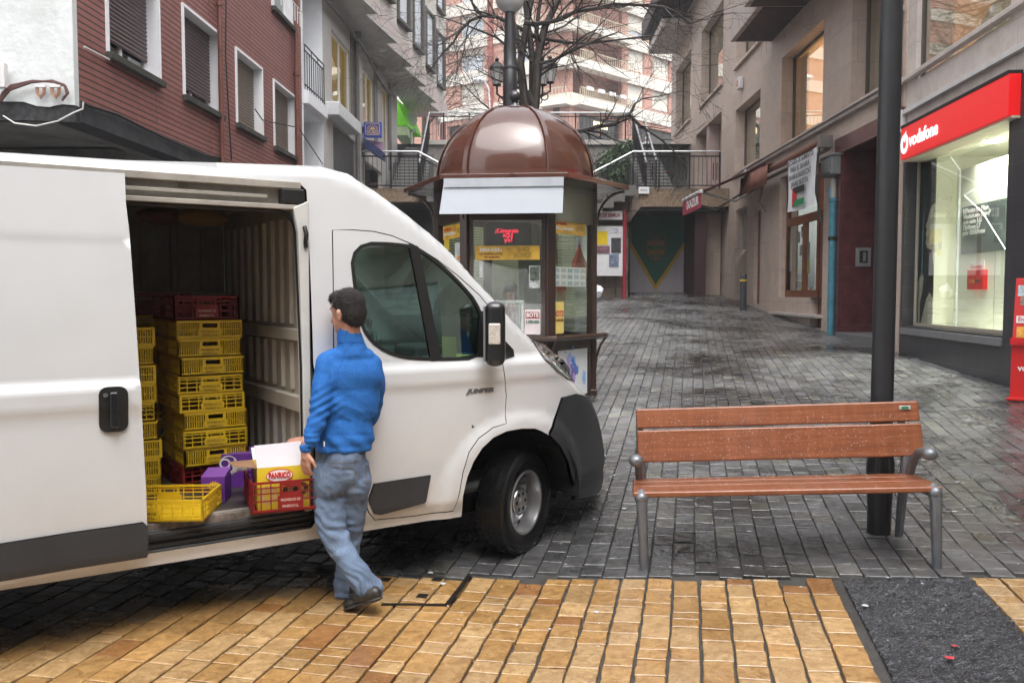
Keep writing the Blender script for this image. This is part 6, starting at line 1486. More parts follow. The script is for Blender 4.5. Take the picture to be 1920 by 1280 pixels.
ktext(5, 'EUROS', x0+w*.08, x0+w*.45, z0+h*.7, h*.2, red_i); ktext(5, 'SORTEO', x0+w*.05, x0+w*.65, z0+h*.35, h*.2, wi); ktext(5, 'EJ', x0+w*.75, x0+w*.95, z0+h*.5, h*.3, MATS['gold print'])
x0, x1, z0, z1 = sticker(1, 1037, 1098, 501, 537, mat('ticket paper', (.58, .64, .60), .6, var=.12, scl=20), 'ticket_sheet')
for i in range(5):
    for j in range(3):
        w = (x1-x0)/5; h = (z1-z0)/3; b = MB(face(1)); a = x0+w*i; c = z0+h*j; b.box(a+w*.12, a+w*.88, -.0085, -.008, c+h*.18, c+h*.8); b.build('ticket', mat('ticket %d' % (i % 3), [(.35, .42, .42), (.42, .45, .40), (.3, .38, .36)][i % 3], .6, var=.5, scl=60), kiosk)
x0, x1, z0, z1 = sticker(1, 1038, 1057, 566, 625, mat('yellow poster', (.75, .60, .18), .5, var=.2), 'bote_poster'); ktext(1, 'BOTE', x0+.01, x1-.01, z0+(z1-z0)*.62, .07, red_i); ktext(1, '27.000.000', x0+.015, x1-.015, z0+(z1-z0)*.42, .03, brn_i)
x0, x1, z0, z1 = sticker(0, 984, 1013, 580, 627, mat('pinkish poster', (.70, .62, .62), .5, var=.12), 'bote_poster')
b = MB(face(0)); b.box(x0+.01, x1-.01, -.0085, -.008, z0+(z1-z0)*.64, z0+(z1-z0)*.9); b.build('poster_stripe', mat('poster dark red', (.30, .02, .03), .5), kiosk)
ktext(0, 'BOTE', x0+.02, x1-.02, z0+(z1-z0)*.77, .05, wi, -.010); ktext(0, '1.000.000', x0+.015, x1-.015, z0+(z1-z0)*.5, .035, mat('print green', (.03, .12, .06), .5))
x0, x1, z0, z1 = sticker(0, 992, 1013, 498, 540, mat('photo grey', (.45, .47, .45), .5, var=.6, scl=18), 'photo_card')
b = MB(face(0)); b.box(x0+.012, x1-.012, -.009, -.008, z0+.09, z1-.015); b.build('photo', mat('photo dark', (.09, .11, .09), .5, var=1.2, scl=25), kiosk)
x0, x1, z0, z1 = sticker(5, 833, 842, 449, 470, mat('yellow note', (.72, .52, .05), .6), 'note'); sticker(5, 853, 866, 455, 500, mat('pale notes', (.6, .62, .6), .6, var=.3, scl=12), 'note'); sticker(5, 858, 866, 480, 487, mat('orange note', (.8, .3, .03), .6), 'note', 2)
sticker(0, 899, 905, 489, 520, MATS['pale notes'], 'note')
x0, x1, z0, z1 = sticker(1, 1046, 1101, 655, 742, mat('white poster', (.70, .72, .76), .4, var=.06), 'art_poster', 0, -.034)
rs = random.Random(8)
for i in range(26):
    a = rs.gauss(.45, .14); c = rs.gauss(.62, .16); r = rs.uniform(.015, .05); b = MB(face(1)); n = 9; cx, cz = x0+(x1-x0)*a, z0+(z1-z0)*c
    b.add([(cx+r*math.cos(t*.698)*rs.uniform(.5, 1.2), -.0365-.0004*i, cz+r*2*math.sin(t*.698)*rs.uniform(.5, 1.2)) for t in range(n)], [tuple(range(n))]); b.build('paint_splash', mat('splash %d' % (i % 4), [(.10, .22, .62), (.25, .45, .75), (.45, .3, .6), (.15, .12, .4)][i % 4], .5), kiosk)
# LED display inside
led = thing('led_display', 'black LED display with red lettering inside the kiosk front window', 'display', M=Matrix.Translation((KX, KY, KZ)) @ Matrix.Rotation(KA, 4, 'Z') @ face(0))
x0, z1 = F0.hit(912, 417, .12); x1, z0 = F0.hit(996, 459, .12); b = MB(); b.box(x0, x1, .12, .18, z0, z1); b.build('case', rubber, led, bevel=.005)
lem = mat('led red', (1, .03, .08), .5, var=0, emit=1.1)
for i, s in enumerate(('¡Cómpralo', 'AQUÍ', 'ya!')):
    xa_, zz = F0.hit((929, 943, 946)[i], (433, 442, 450)[i], .12); xb_, _ = F0.hit((972, 962, 961)[i], 440, .12); text('led_lettering', s, .05, lem, led, ((xa_+xb_)/2, .116, zz), width=xb_-xa_, depth=.001)
# silver speaking grille, red bag, clerk
F1 = fplane(1)
gr = thing('counter_grille', 'silver framed vertical grille standing behind the kiosk front window', 'grille', M=Matrix.Translation((KX, KY, KZ)) @ Matrix.Rotation(KA, 4, 'Z') @ face(0))
x0, z1 = F0.hit(905, 563, .03); x1, _ = F0.hit(982, 563, .03); z0 = z_w0-.02
b = MB(); b.box(x0, x1, .03, .05, z1-.03, z1); b.box(x1-.03, x1, .03, .05, z0, z1-.03); b.box(x0, x0+.03, .03, .05, z0, z1-.03); b.build('frame', mat('polished steel', (.6, .6, .6), .2, metal=.9), gr, bevel=.004)
for i in range(1, 11): xx = x0+(x1-x0)*i/11; b = MB(); b.cyl((xx, .04, z0), (xx, .04, z1-.03), .005, n=6); b.build('bar', MATS['polished steel'], gr)
K0 = Matrix.Translation((KX, KY, KZ))
bg_ = thing('shopping_bag', 'red plastic bag hanging from a hook inside the right kiosk window', 'bag', M=Matrix.Translation((KX, KY, KZ)) @ Matrix.Rotation(KA, 4, 'Z') @ face(1))
x, z = F1.hit(1086, 462, .3); b = MB(); b.T = Matrix.Translation((x, .3, z)); b.lathe([(.0, .06), (.02, .0), (.05, -.1), (.10, -.22), (.12, -.34), (.09, -.42), (0, -.43)], n=10); b.V = [v+Vector((random.uniform(-.01, .01),)*3) for v in b.V]; b.build('bag', mat('red plastic', (.50, .07, .03), .35, var=.2), bg_, smooth=True, ang=30)
b = MB(); b.tube([(x, .3, z+.05), (x, .32, z+.1), (x, .36, z+.1)], .006, 6); b.build('hook', chrome, bg_)
b = MB(face(1)); b.box(-.02, .04, .25, .5, z_w0-.1, z_w1); b.box(-.42, -.02, .5, .52, z_w0-.1, z_w1); b.build('inner_wall', mat('kiosk inner cream', (.32, .33, .26), .6), kiosk)
b = MB(face(1)); b.T = face(1) @ Matrix.Translation((.25, .35, z_w0+.25)) @ Matrix.Rotation(R(8), 4, 'Y'); b.box(-.12, .12, 0, .02, -.35, .4); b.build('ticket_rack', mat('brick red board', (.40, .15, .09), .6, var=.5, scl=8), kiosk)
kl = bpy.data.lights.new('kiosk_lamp', 'AREA'); kl.size = .8; kl.energy = 4; kl.color = (1, .98, .85)
klo = bpy.data.objects.new('kiosk_lamp', kl); C.objects.link(klo); klo.parent = kiosk; klo.location = (0, .1, z_e-.06)
# ================================================================ LAMP POSTS
pole_m = mat('lamp post grey', (.026, .027, .030), .42, metal=.3, var=.15, coat=.2)
p0 = Vector((2.44, 5.55, 0)); p0.x = (1657.5-960)/1600*5.55; p0.z = gz(p0.x, p0.y)-.02
lp = thing('lamp_post', 'thick dark grey lamp post rising behind the right end of the bench', 'lamp post', loc=p0)
b = MB(); b.lathe([(0, 0), (.072, 0), (.074, .04), (.076, .2), (.084, .36), (.088, .44), (.085, .50), (.073, .56), (.070, .62), (.069, 2.0), (.066, 6.2), (0, 6.2)], n=36); b.build('pole', pole_m, lp, smooth=True)
b = MB(); b.lathe([(.074, 0), (.10, 0), (.10, .012), (.076, .02)], n=30); b.build('foot_ring', pole_m, lp)
b = MB(); b.tube([(0, 0, 6.15), (0, 0, 6.35), (.1, .2, 6.5)], .04, 8); b.ball((.1, .25, 6.5), .28, 14, 1, 1, .7); b.build('lamp_head', mat('lamp globe', (.7, .7, .68), .3), lp, smooth=True)
PY = 16.0; px = at(956, 200, PY).x; pz0 = gz(px, PY)
gl = thing('globe_lamp_post', 'tall grey post with a pale globe lamp, rising just behind the kiosk dome', 'lamp post', loc=(px, PY, pz0))
zt_ = at(956, 26, PY).z-pz0; zk = at(956, 130, PY).z-pz0
b = MB(); b.lathe([(0, 0), (.14, 0), (.14, 1), (.13, zk-.35), (.13, zk), (.118, zk+.02), (.115, zk+.35), (.10, zk+.6), (.09, zt_), (.08, zt_+.4), (0, zt_+.4)], n=20); b.build('pole', pole_m, gl, smooth=True)
b = MB(); b.lathe([(.13, zk-.02), (.14, zk-.01), (.14, zk+.03), (.118, zk+.05)], n=20); b.build('collar', pole_m, gl)
b = MB(); b.T = Matrix.Translation((0, 0, zt_+.25)); b.lathe([(.02, -.25), (.13, -.22), (.24, -.1), (.3, .1), (.3, .3), (.2, .5), (0, .58)], n=24); b.build('globe', mat('frosted globe', (.52, .53, .55), .25), gl, smooth=True)
# ornate four-lantern post behind the tree
LY = 21.0; lx = at(978, 160, LY).x; lz = gz(lx, LY)
ll = thing('lantern_post', 'ornate black lamp post with hanging lanterns on scrolled arms, half hidden by the tree', 'lamp post', loc=(lx, LY, lz))
zA_ = at(978, 170, LY).z-lz
b = MB(); b.lathe([(0, 0), (.16, 0), (.12, .6), (.06, .9), (.05, zA_+.1), (.03, zA_+.5), (0, zA_+.6)], n=12); b.build('post', iron, ll, smooth=True)
lgl = mat('lantern glass', (.50, .51, .50), .3, var=.1)
for u, dz, yy in ((932, 0, -.1), (966, .05, .4), (1017, 0, -.1), (1033, .18, .4)):
    ax = at(u, 130, LY).x-lx; zb = zA_+.0+dz
    b = MB(); b.tube([(0, yy*.2, zb-.15), (ax*.3, yy*.5, zb-.3), (ax*.7, yy*.8, zb-.25), (ax, yy, zb-.1), (ax, yy, zb+.1)], .025, 6)
    b.tube([(ax*.8+.09*math.cos(t*.8), yy*.8, zb-.25+.09*math.sin(t*.8)) for t in range(8)], .016, 5, closed=True); arm = b.build('lantern_arm', iron, ll, smooth=True)
    b = MB(); b.T = Matrix.Translation((ax, yy, zb+.12)); b.lathe([(.09, 0), (.165, .36), (.0, .36)], n=6); b.build('lantern_body', lgl, arm)
    b = MB(); b.T = Matrix.Translation((ax, yy, zb+.12))
    for k in range(6): a = k*math.pi/3; b.cyl((.092*math.cos(a), .092*math.sin(a), 0), (.168*math.cos(a), .168*math.sin(a), .37), .009, n=4)
    b.lathe([(.10, -.03), (.10, 0), (.0, 0)], n=6); b.lathe([(.20, .36), (.19, .40), (.09, .52), (.04, .54), (.05, .6), (.0, .66)], n=6); b.build('lantern_cap', iron, arm, fix=False)
# curved street light in front of the far block
SY = 50; sp = thing('street_light', 'slender pale street light with a curved neck in front of the far apartment block', 'street light', loc=(at(918, 250, SY).x, SY, 9.3))
q = [at(u, v, SY)-Vector((at(918, 250, SY).x, SY, 9.3)) for u, v in ((918, 300), (918, 190), (916, 165), (908, 152), (898, 150))]
b = MB(); b.tube(q, .05, 6); b.build('pole', MATS['pale box'], sp, smooth=True)
b = MB(); b.ball(q[-1], .34, 8, 1.2, .8, .5); b.build('lamp_head', wframe, sp, smooth=True)
# ================================================================ TREES
def branch(b, rs, p, d, r, L, depth, droop=0, minr=.003):
    pts = [p]; rad = [r]; n = 5
    for i in range(n):
        d = (d+Vector((rs.uniform(-1, 1), rs.uniform(-1, 1), rs.uniform(-1, 1)))*.22+Vector((0, 0, .06-droop))).normalized()
        p = p+d*(L/n); r_ = r*(1-.6*(i+1)/n); pts.append(p); rad.append(max(minr, r_))
    b.tube(pts, rad, 5 if r > .02 else 3, caps=False)
    if depth > 0:
        k = 3 if depth > 1 else 3
        for j in range(k+1):
            i = rs.randint(1, n); q = pts[i]; t = (pts[i]-pts[i-1]).normalized()
            s = t.orthogonal().normalized(); s = Matrix.Rotation(rs.uniform(0, 6.28), 3, t) @ s
            nd = (t*.75+s*rs.uniform(.4, .9)).normalized()
            branch(b, rs, q, nd, rad[i]*.62, L*rs.uniform(.5, .8), depth-1, droop+.03, minr)
bark = mat('wet dark bark', (.022, .017, .013), .5, var=.5, scl=7, bump=.8, bsc=25)
TY = 19.0
tb = gz(.3, TY); tree = thing('bare_tree', 'tall leafless tree with several dark stems behind the kiosk', 'tree', loc=(0, 0, 0))
def T_(L, dy=0): return [at(u, v, TY+dy+(q[2] if len(q) > 2 else 0)) for q in L for u, v in (q[:2],)]
b = MB()
base = Vector((at(993, 300, TY).x, TY, tb-.1))
b.tube([base, base+Vector((.02, 0, 1.2)), at(995, 330, TY), at(994, 265, TY)], [.30, .24, .20, .14], 12)
stems = [([(990, 260), (984, 190), (976, 120), (985, 60), (996, 0), (1002, -80), (1010, -200)], [.15, .14, .12, .10, .09, .06, .03], 0),
 ([(994, 260), (998, 190), (998, 110), (992, 60), (984, 0), (975, -100), (972, -220)], [.13, .11, .10, .09, .08, .06, .03], .15),
 ([(996, 260), (1004, 190), (1010, 100), (1022, 50), (1040, 15), (1060, -30), (1090, -120)], [.15, .14, .13, .11, .09, .07, .03], -.2),
 ([(976, 100), (966, 50), (950, 20), (930, -10), (900, -90)], [.08, .075, .06, .05, .03], .1),
 ([(1010, 100), (1006, 60), (1010, 20), (1020, -30), (1030, -120)], [.08, .07, .06, .05, .03], .1)]
limbs = [([(984, 42), (1000, 46), (1040, 40), (1080, 22), (1120, 16), (1150, 8), (1200, 10), (1245, 14), (1270, 25), (1295, 45)], [.05, .05, .045, .04, .038, .035, .03, .03, .025, .02], -.3),
 ([(1005, 70), (960, 45), (930, 32), (905, 30), (880, 40), (860, 62), (850, 80), (830, 100), (800, 140)], [.05, .045, .04, .036, .033, .03, .025, .02, .01], .2),
 ([(905, 30), (892, 20), (885, 5), (882, -20), (870, -60)], [.03, .03, .026, .02, .012], .2),
 ([(1000, 66), (1030, 75), (1060, 80), (1100, 82), (1150, 76), (1200, 70), (1240, 66)], [.045, .04, .035, .03, .022, .018, .01], .1),
 ([(1012, 120), (1040, 112), (1080, 92), (1120, 75), (1160, 60)], [.04, .036, .03, .022, .012], -.3),
 ([(1008, 90), (1030, 80), (1030, 90), (1010, 96)], [.035, .03, .02, .012], 0),
 ([(984, 150), (960, 100), (952, 88), (930, 70), (880, 50), (820, 30)], [.04, .036, .032, .026, .018, .01], -.2),
 ([(990, 170), (1012, 225), (1060, 250), (1090, 245), (1120, 238), (1155, 232), (1162, 220), (1180, 215), (1200, 235), (1240, 262), (1270, 290), (1290, 320)], [.035, .035, .034, .034, .035, .034, .03, .028, .022, .018, .012, .006], -5.2),
 ([(1180, 215), (1190, 195), (1205, 185), (1240, 180), (1280, 170)], [.022, .018, .014, .010, .006], -5.2),
 ([(1100, 244), (1130, 250), (1150, 262), (1180, 270), (1190, 300)], [.02, .018, .015, .01, .006], -5.2),
 ([(966, 200), (940, 215), (925, 210), (900, 190), (870, 160), (830, 150)], [.03, .026, .022, .016, .01, .006], -.4)]
for P, r, dy in stems: b.tube(T_(P, dy), [q*.72 for q in r], 10, caps=False)
tree_tr = b.build('trunk', bark, tree, smooth=True, fix=False)
b = MB(); rs = random.Random(21)
for P, r, dy in limbs:
    W_ = T_(P, dy); b.tube(W_, r, 6, caps=False)
    for i in range(2, len(W_)):
        for k in range(2 if dy > -1 else 1):
            t = (W_[i]-W_[i-1]).normalized(); s = Matrix.Rotation(rs.uniform(0, 6.28), 3, t) @ t.orthogonal().normalized()
            branch(b, rs, W_[i], (t*.7+s*.8).normalized(), r[i]*.55, rs.uniform(.7, 1.5) if dy > -1 else .5, 2, .02)
for P, r, dy in stems:
    W_ = T_(P, dy)
    for i in range(2, len(W_)):
        for k in range(2):
            t = (W_[i]-W_[i-1]).normalized(); s = Matrix.Rotation(rs.uniform(0, 6.28), 3, t) @ t.orthogonal().normalized()
            branch(b, rs, W_[i].lerp(W_[i-1], rs.random()), (t*.6+s).normalized(), r[i]*.25, rs.uniform(.8, 1.7), 2, .05)
b.build('crown', bark, tree, fix=False)
# finer pale tree on the left
t2 = thing('young_tree', 'slim pale leafless tree with a few yellow leaves, left of the kiosk dome', 'tree', loc=(0, 0, 0))
b = MB(); rs = random.Random(5); Y2 = 38
tp = [at(u, v, Y2) for u, v in ((795, 300), (796, 250), (795, 215), (800, 180), (806, 140))]
b.tube(tp, [.16, .13, .10, .07, .04], 7); bark2 = mat('pale bark', (.13, .10, .08), .8, var=.4); b.build('trunk', bark2, t2, smooth=True)
b = MB()
for i in (1, 2, 2, 3, 3, 3, 4, 4):
    for k in range(2): branch(b, rs, tp[i], Vector((rs.uniform(-1, 1), rs.uniform(-.5, .5), rs.uniform(.5, 1.2))).normalized(), .05, rs.uniform(1.6, 2.6), 3, .0, .007)
b.build('crown', bark2, t2, fix=False)
b = MB()
for i in range(260):
    p = at(rs.gauss(800, 18), rs.gauss(155, 22), Y2+rs.uniform(-1, 1)); s = .05; a = Vector((rs.uniform(-1, 1), rs.uniform(-1, 1), rs.uniform(-1, 1))).normalized(); c = a.orthogonal().normalized()*s; d = a.cross(c)
    b.add([p-c, p+d, p+c, p-d], [(0, 1, 2, 3)])
b.build('leaves', mat('yellow leaf', (.45, .33, .06), .7), t2, fix=False)
# ================================================================ BENCH
L0 = gnd(1208, 1068); R0 = gnd(1757, 1063)
dx = (R0-L0); BL = dx.length; ex = dx.normalized(); ey = Vector((-ex.y, ex.x, 0)).normalized(); ey = Vector((ey.x, ey.y, .02)).normalized(); ez = ex.cross(ey).normalized()
MB_ = Matrix(((ex.x, ey.x, ez.x, L0.x), (ex.y, ey.y, ez.y, L0.y), (ex.z, ey.z, ez.z, L0.z-.004), (0, 0, 0, 1)))
bench = thing('park_bench', 'wet orange-brown wooden bench with grey cast metal legs on the dark paving', 'bench', M=MB_)
wd = bpy.data.materials.new('bench wood'); wd.use_nodes = True
def _wood(m):
    n = m.node_tree.nodes; l = m.node_tree.links; b = n['Principled BSDF']; tc = n.new('ShaderNodeTexCoord'); mp = n.new('ShaderNodeMapping'); mp.inputs['Scale'].default_value = (1.2, 22, 22)
    l.new(tc.outputs['Object'], mp.inputs['Vector']); n1 = n.new('ShaderNodeTexNoise'); n1.inputs['Scale'].default_value = 2.5; n1.inputs['Detail'].default_value = 7; n1.inputs['Distortion'].default_value = .6; l.new(mp.outputs[0], n1.inputs['Vector'])
    r = n.new('ShaderNodeValToRGB'); r.color_ramp.elements[0].position = .3; r.color_ramp.elements[0].color = (.21, .066, .028, 1); r.color_ramp.elements[1].position = .7; r.color_ramp.elements[1].color = (.31, .11, .05, 1); l.new(n1.outputs['Fac'], r.inputs['Fac'])
    # darker vertical water runs
    mp2 = n.new('ShaderNodeMapping'); mp2.inputs['Scale'].default_value = (26, 1, 2.2); l.new(tc.outputs['Object'], mp2.inputs['Vector']); n2 = n.new('ShaderNodeTexNoise'); n2.inputs['Scale'].default_value = 1.2; n2.inputs['Detail'].default_value = 4; l.new(mp2.outputs[0], n2.inputs['Vector'])
    r2 = n.new('ShaderNodeValToRGB'); r2.color_ramp.elements[0].position = .42; r2.color_ramp.elements[0].color = (.86, .84, .82, 1); r2.color_ramp.elements[1].position = .62; r2.color_ramp.elements[1].color = (1, 1, 1, 1); l.new(n2.outputs['Fac'], r2.inputs['Fac'])
    mu = n.new('ShaderNodeMixRGB'); mu.blend_type = 'MULTIPLY'; mu.inputs[0].default_value = 1; l.new(r.outputs[0], mu.inputs[1]); l.new(r2.outputs[0], mu.inputs[2]); l.new(mu.outputs[0], b.inputs['Base Color'])
    b.inputs['Roughness'].default_value = .3; b.inputs['Coat Weight'].default_value = .35; b.inputs['Coat Roughness'].default_value = .12
_wood(wd)
def plank(name, x0, x1, y0, y1, z0, z1, th, lean=0):
    """plank whose section runs from (y0,z0) to (y1,z1) with thickness th"""
    b = MB(); a = math.atan2(z1-z0, y1-y0); L = math.hypot(y1-y0, z1-z0); b.T = Matrix.Translation((0, y0, z0)) @ Matrix.Rotation(a, 4, 'X')
    b.box(x0, x1, 0, L, -th/2, th/2); return b.build(name, wd, bench, bevel=.012, segs=3)
s1 = plank('seat_plank', -.05, BL+.035, .0, .17, .462, .458, .036)
s2 = plank('seat_plank', -.045, BL+.03, .18, .32, .456, .448, .036)
s3 = plank('seat_plank', -.04, BL+.02, .33, .44, .447, .44, .036)
bk1 = plank('back_plank', -.0, BL+.085, .43, .475, .565, .768, .032)
bk2 = plank('back_plank', .0, BL+.08, .478, .508, .778, .903, .032)
b = MB(); b.T = Matrix.Translation((BL-.01, .474, .868)); b.box(-.035, .035, -.004, 0, -.012, .012); pl_ = b.build('maker_plate', mat('plate silver', (.6, .62, .6), .3, metal=.5), bk2, bevel=.004)
b = MB(b.T); b.box(-.02, .02, -.007, -.004, -.007, .007); b.build('plate_badge', mat('badge green', (.02, .2, .10), .4), bk2)
castm = mat('cast aluminium', (.20, .21, .23), .42, metal=.65, var=.15, scl=20)
for x in (.0, BL):
    s_ = 1 if x > 0 else -1
    b = MB(); b.tube([(x, .0, -.01), (x, .003, .2), (x, .008, .40), (x, .02, .445), (x, .05, .462)], [.027, .030, .034, .040, .034], 12); b.ball((x, .015, .44), .041, 10); b.build('front_leg', castm, bench, smooth=True)
    b = MB(); b.tube([(x-.02*s_, .60, -.02), (x-.02*s_, .54, .2), (x-.02*s_, .46, .43), (x-.02*s_, .44, .55), (x-.02*s_, .50, .72), (x-.02*s_, .53, .86)], [.025, .028, .032, .03, .025, .02], 10); b.build('rear_leg', castm, bench, smooth=True)
    b = MB(); b.tube([(x-.01*s_, .05, .425), (x-.01*s_, .25, .41), (x-.015*s_, .45, .42)], .02, 8); b.build('seat_bearer', castm, bench, smooth=True)
    b = MB(); b.tube([(x-.005*s_, .42, .46), (x, .36, .56), (x+.01*s_, .28, .625), (x+.02*s_, .17, .64)], [.026, .026, .028, .032], 10); b.ball((x+.02*s_, .15, .64), .045, 12, 1, 1, .85); b.build('armrest', castm, bench, smooth=True)
# rain drops standing on the wood
rs = random.Random(17); b = MB()
for i in range(900):
    if rs.random() < .45: x, t = rs.uniform(-.02, BL), rs.random(); y = .43+.045*t-.0165; z = .575+.19*t
    elif rs.random() < .45: x, t = rs.uniform(-.02, BL), rs.random(); y = .48+.03*t-.0165; z = .79+.11*t
    else: x, y = rs.uniform(-.03, BL), rs.uniform(.01, .43); z = .481-.045*y
    r = rs.uniform(.0009, .0024); b.ball((x, y, z), r, 4)
tag(b.build('rain_drops', mat('water drop', (.75, .77, .8), .05, spec=1, var=0, coat=1), bench, smooth=True), kind='stuff')
# ================================================================ RED DISPLAY STAND
g = gnd(1893, 742); dsx = 9.6
ds = thing('leaflet_stand', 'tall red leaflet stand with cards and pictures at the right edge, by the shop', 'display stand', loc=g, rotz=R(-42))
b = MB(); b.prism([(-.03, 0), (.33, 0), (.33, 1.38), (.18, 1.38), (.10, .62), (-.03, .62)][:0] or [(.0, .0), (.32, 0), (.32, 1.36), (.12, 1.36), (.02, .62), (.0, .62)], 0, .5, 'x'); b.build('body', redm, ds, bevel=.008)
b = MB(); b.box(-.02, .52, -.06, .36, 0, .03); b.build('base', redm, ds, bevel=.006)
b = MB(); b.box(.0, .5, -.06, .02, .62, .64); b.box(.0, .5, -.065, -.05, .64, .70); b.build('tray', redm, ds)
rs = random.Random(31)
for i, (x0, x1, z0, z1, c_) in enumerate(((.03, .20, .86, .94, (.8, .8, .8)), (.04, .2, .70, .82, (.75, .35, .05)), (.24, .46, .70, .84, (.12, .14, .3)), (.24, .46, .88, .96, (.8, .8, .8)), (.03, .14, 1.16, 1.28, (.55, .65, .75)), (.06, .17, 1.06, 1.15, (.3, .25, .2)), (.15, .26, 1.10, 1.2, (.6, .62, .6)), (.28, .4, 1.05, 1.18, (.45, .5, .55)), (.2, .44, 1.24, 1.31, (.75, .7, .7)))):
    b = MB(); f = lambda z: .02+.10*(z-.62)/.74; b.add([(x0, f(z0)-.006, z0), (x1, f(z0)-.006, z0), (x1, f(z1)-.006, z1), (x0, f(z1)-.006, z1), (x0, f(z0), z0), (x1, f(z0), z0), (x1, f(z1), z1), (x0, f(z1), z1)], [(0, 1, 2, 3), (0, 4, 5, 1), (3, 2, 6, 7), (0, 3, 7, 4), (1, 5, 6, 2)]); b.build('card', mat('card %d' % i, c_, .5, var=.5 if i not in (0, 3) else .05, scl=14), ds)
text('card_lettering', 'Enero', .055, redm, ds, (.12, .05, .90), width=.14)
text('stand_lettering', 'vodafone', .07, wi, ds, (.25, -.004, .36), width=.36, bold=.002)
b = MB(); b.T = Matrix.Translation((.25, -.003, .47)); b.lathe([(.05, 0), (.05, .003), (.022, .003), (.022, 0)], n=24, axis='y'); b.build('emblem', wi, ds)
# ================================================================ CRATES AND BOXES IN THE VAN
yc = mat('yellow crate plastic', (.62, .40, .012), .42, var=.08); rc = mat('red crate plastic', (.22, .010, .010), .42, var=.1)
def crate(W_, D_, H_, m, kind, name, label, lettered=True):
    t = thing(name, label, 'crate'); t_ = .006; hx, hy = W_/2, D_/2
    b = MB(); b.box(-hx, hx, -hy, hy, 0, .008)
    def side(T, L):
        b.T = T; l = L/2
        b.box(-l, l, 0, t_*1.6, 0, .016); b.box(-l, l, 0, t_*1.6, H_-.012, H_)
        b.box(-l, -l+.014, 0, t_*1.6, .016, H_-.012); b.box(l-.014, l, 0, t_*1.6, .016, H_-.012)
        if kind == 'slat':
            n = int(L/.0125); b.box(-l+.014, l-.014, 0, t_, H_*.48, H_*.53)
            for i in range(1, n):
                x = -l+L*i/n
                if abs(x) < .045: 
                    b.box(x-.0035, x+.0035, 0, t_, .016, H_*.3); continue
                b.box(x-.003, x+.003, 0, t_*.8, .016, H_-.012)
        else:
            n = int(L/.048)
            for i in range(1, n): x = -l+L*i/n; b.box(x-.0028, x+.0028, 0, t_*.8, .016, H_-.012)
            for z in (.38, .62, .80): b.box(-l+.014, l-.014, 0, t_*.9, H_*z-.003, H_*z+.003)
        # handle surround and name plate
        b.box(-.055, .055, -.001, t_, H_*.52, H_*.60); b.box(-.055, .055, -.001, t_, H_*.84, H_-.012); b.box(-.055, -.042, -.001, t_, H_*.60, H_*.84); b.box(.042, .055, -.001, t_, H_*.60, H_*.84)
        b.box(-.065, .065, -.0012, t_, .018, H_*.52)
        b.T = I4
    side(Matrix.Translation((0, -hy, 0)), W_); side(Matrix.Translation((0, hy, 0)) @ Matrix.Rotation(math.pi, 4, 'Z'), W_)
    side(Matrix.Translation((-hx, 0, 0)) @ Matrix.Rotation(-math.pi/2, 4, 'Z'), D_); side(Matrix.Translation((hx, 0, 0)) @ Matrix.Rotation(math.pi/2, 4, 'Z'), D_)
    b.build('lattice', m, t, fix=False)
    if lettered:
        lm = mat('crate lettering dark', (.07, .035, .01), .6) if m is yc else mat('crate lettering pale', (.75, .55, .5), .6)
        text('crate_lettering', 'PROPIEDAD DE', .014, lm, t, (0, -hy-.002, H_*.38), width=.10, depth=.0004); text('crate_lettering', 'PANRICO S.L.', .014, lm, t, (0, -hy-.002, H_*.18), width=.085, depth=.0004)
    return t
FZ = .552
def vw(x, y, z, rz=0): return VP.M() @ Matrix.Translation((x, y, z)) @ Matrix.Rotation(rz, 4, 'Z')
c_sl = crate(.37, .56, .105, yc, 'slat', 'slatted_crate', 'x'); c_gr = crate(.37, .56, .105, yc, 'grid', 'grid_crate', 'x'); c_red = crate(.37, .56, .14, rc, 'grid', 'red_crate', 'x')
cnt = {}
def put(proto, M, label, group=None):
    if proto.name not in cnt: cnt[proto.name] = 1; o = proto; o.matrix_world = M; o['label'] = label
    else: o = dup(proto, M=M, label=label)
    if group: o['group'] = group
    return o
OFF = .66
xr1 = VP.hit(466, 900, OFF)[0]; xc = xr1-.19; yc0 = OFF+.28
ordn = ['topmost', 'second', 'third', 'fourth', 'fifth', 'sixth', 'seventh', 'lowest', 'ninth']
rs = random.Random(12)
z = FZ
put(c_red, vw(xc, yc0+.02, z, R(.5)), 'dark red crate at the very foot of the taller right-hand crate stack'); z += .141
kinds = ['s', 's', 's', 'g', 'g', 's', 'g', 's']
for i in range(7, -1, -1):
    jx = .012*(i-4)/4*1.2; put(c_sl if kinds[i] == 's' else c_gr, vw(xc+rs.uniform(-.006, .006)-(.012 if i < 5 else -.008), yc0+rs.uniform(-.006, .006), z, R(rs.uniform(-.7, .7))), '%s yellow crate of the right-hand stack inside the van' % (ordn[i] if i < 7 else 'lowest'), 'yellow crates stacked in the right-hand pile'); z += .1065
put(c_red, vw(xc-.03, yc0+.03, z, R(1)), 'red crate on top of the right-hand yellow crate stack'); 
put(c_red, vw(xc-.16, yc0+.60, z+.02, R(-1)), 'red crate behind the top of the right-hand crate stack')
put(c_gr, vw(xc-.16, yc0+.60, FZ+.9, R(-1)), 'yellow crate hidden behind the right-hand stack, under a red one')
for k in range(6): put(c_sl, vw(xc-.15, yc0+.60, FZ+.15*k, R(-1)), 'yellow crate in the rear pile behind the right-hand stack', 'yellow crates piled at the back')
xr2 = VP.hit(302, 900, OFF)[0]; z = FZ
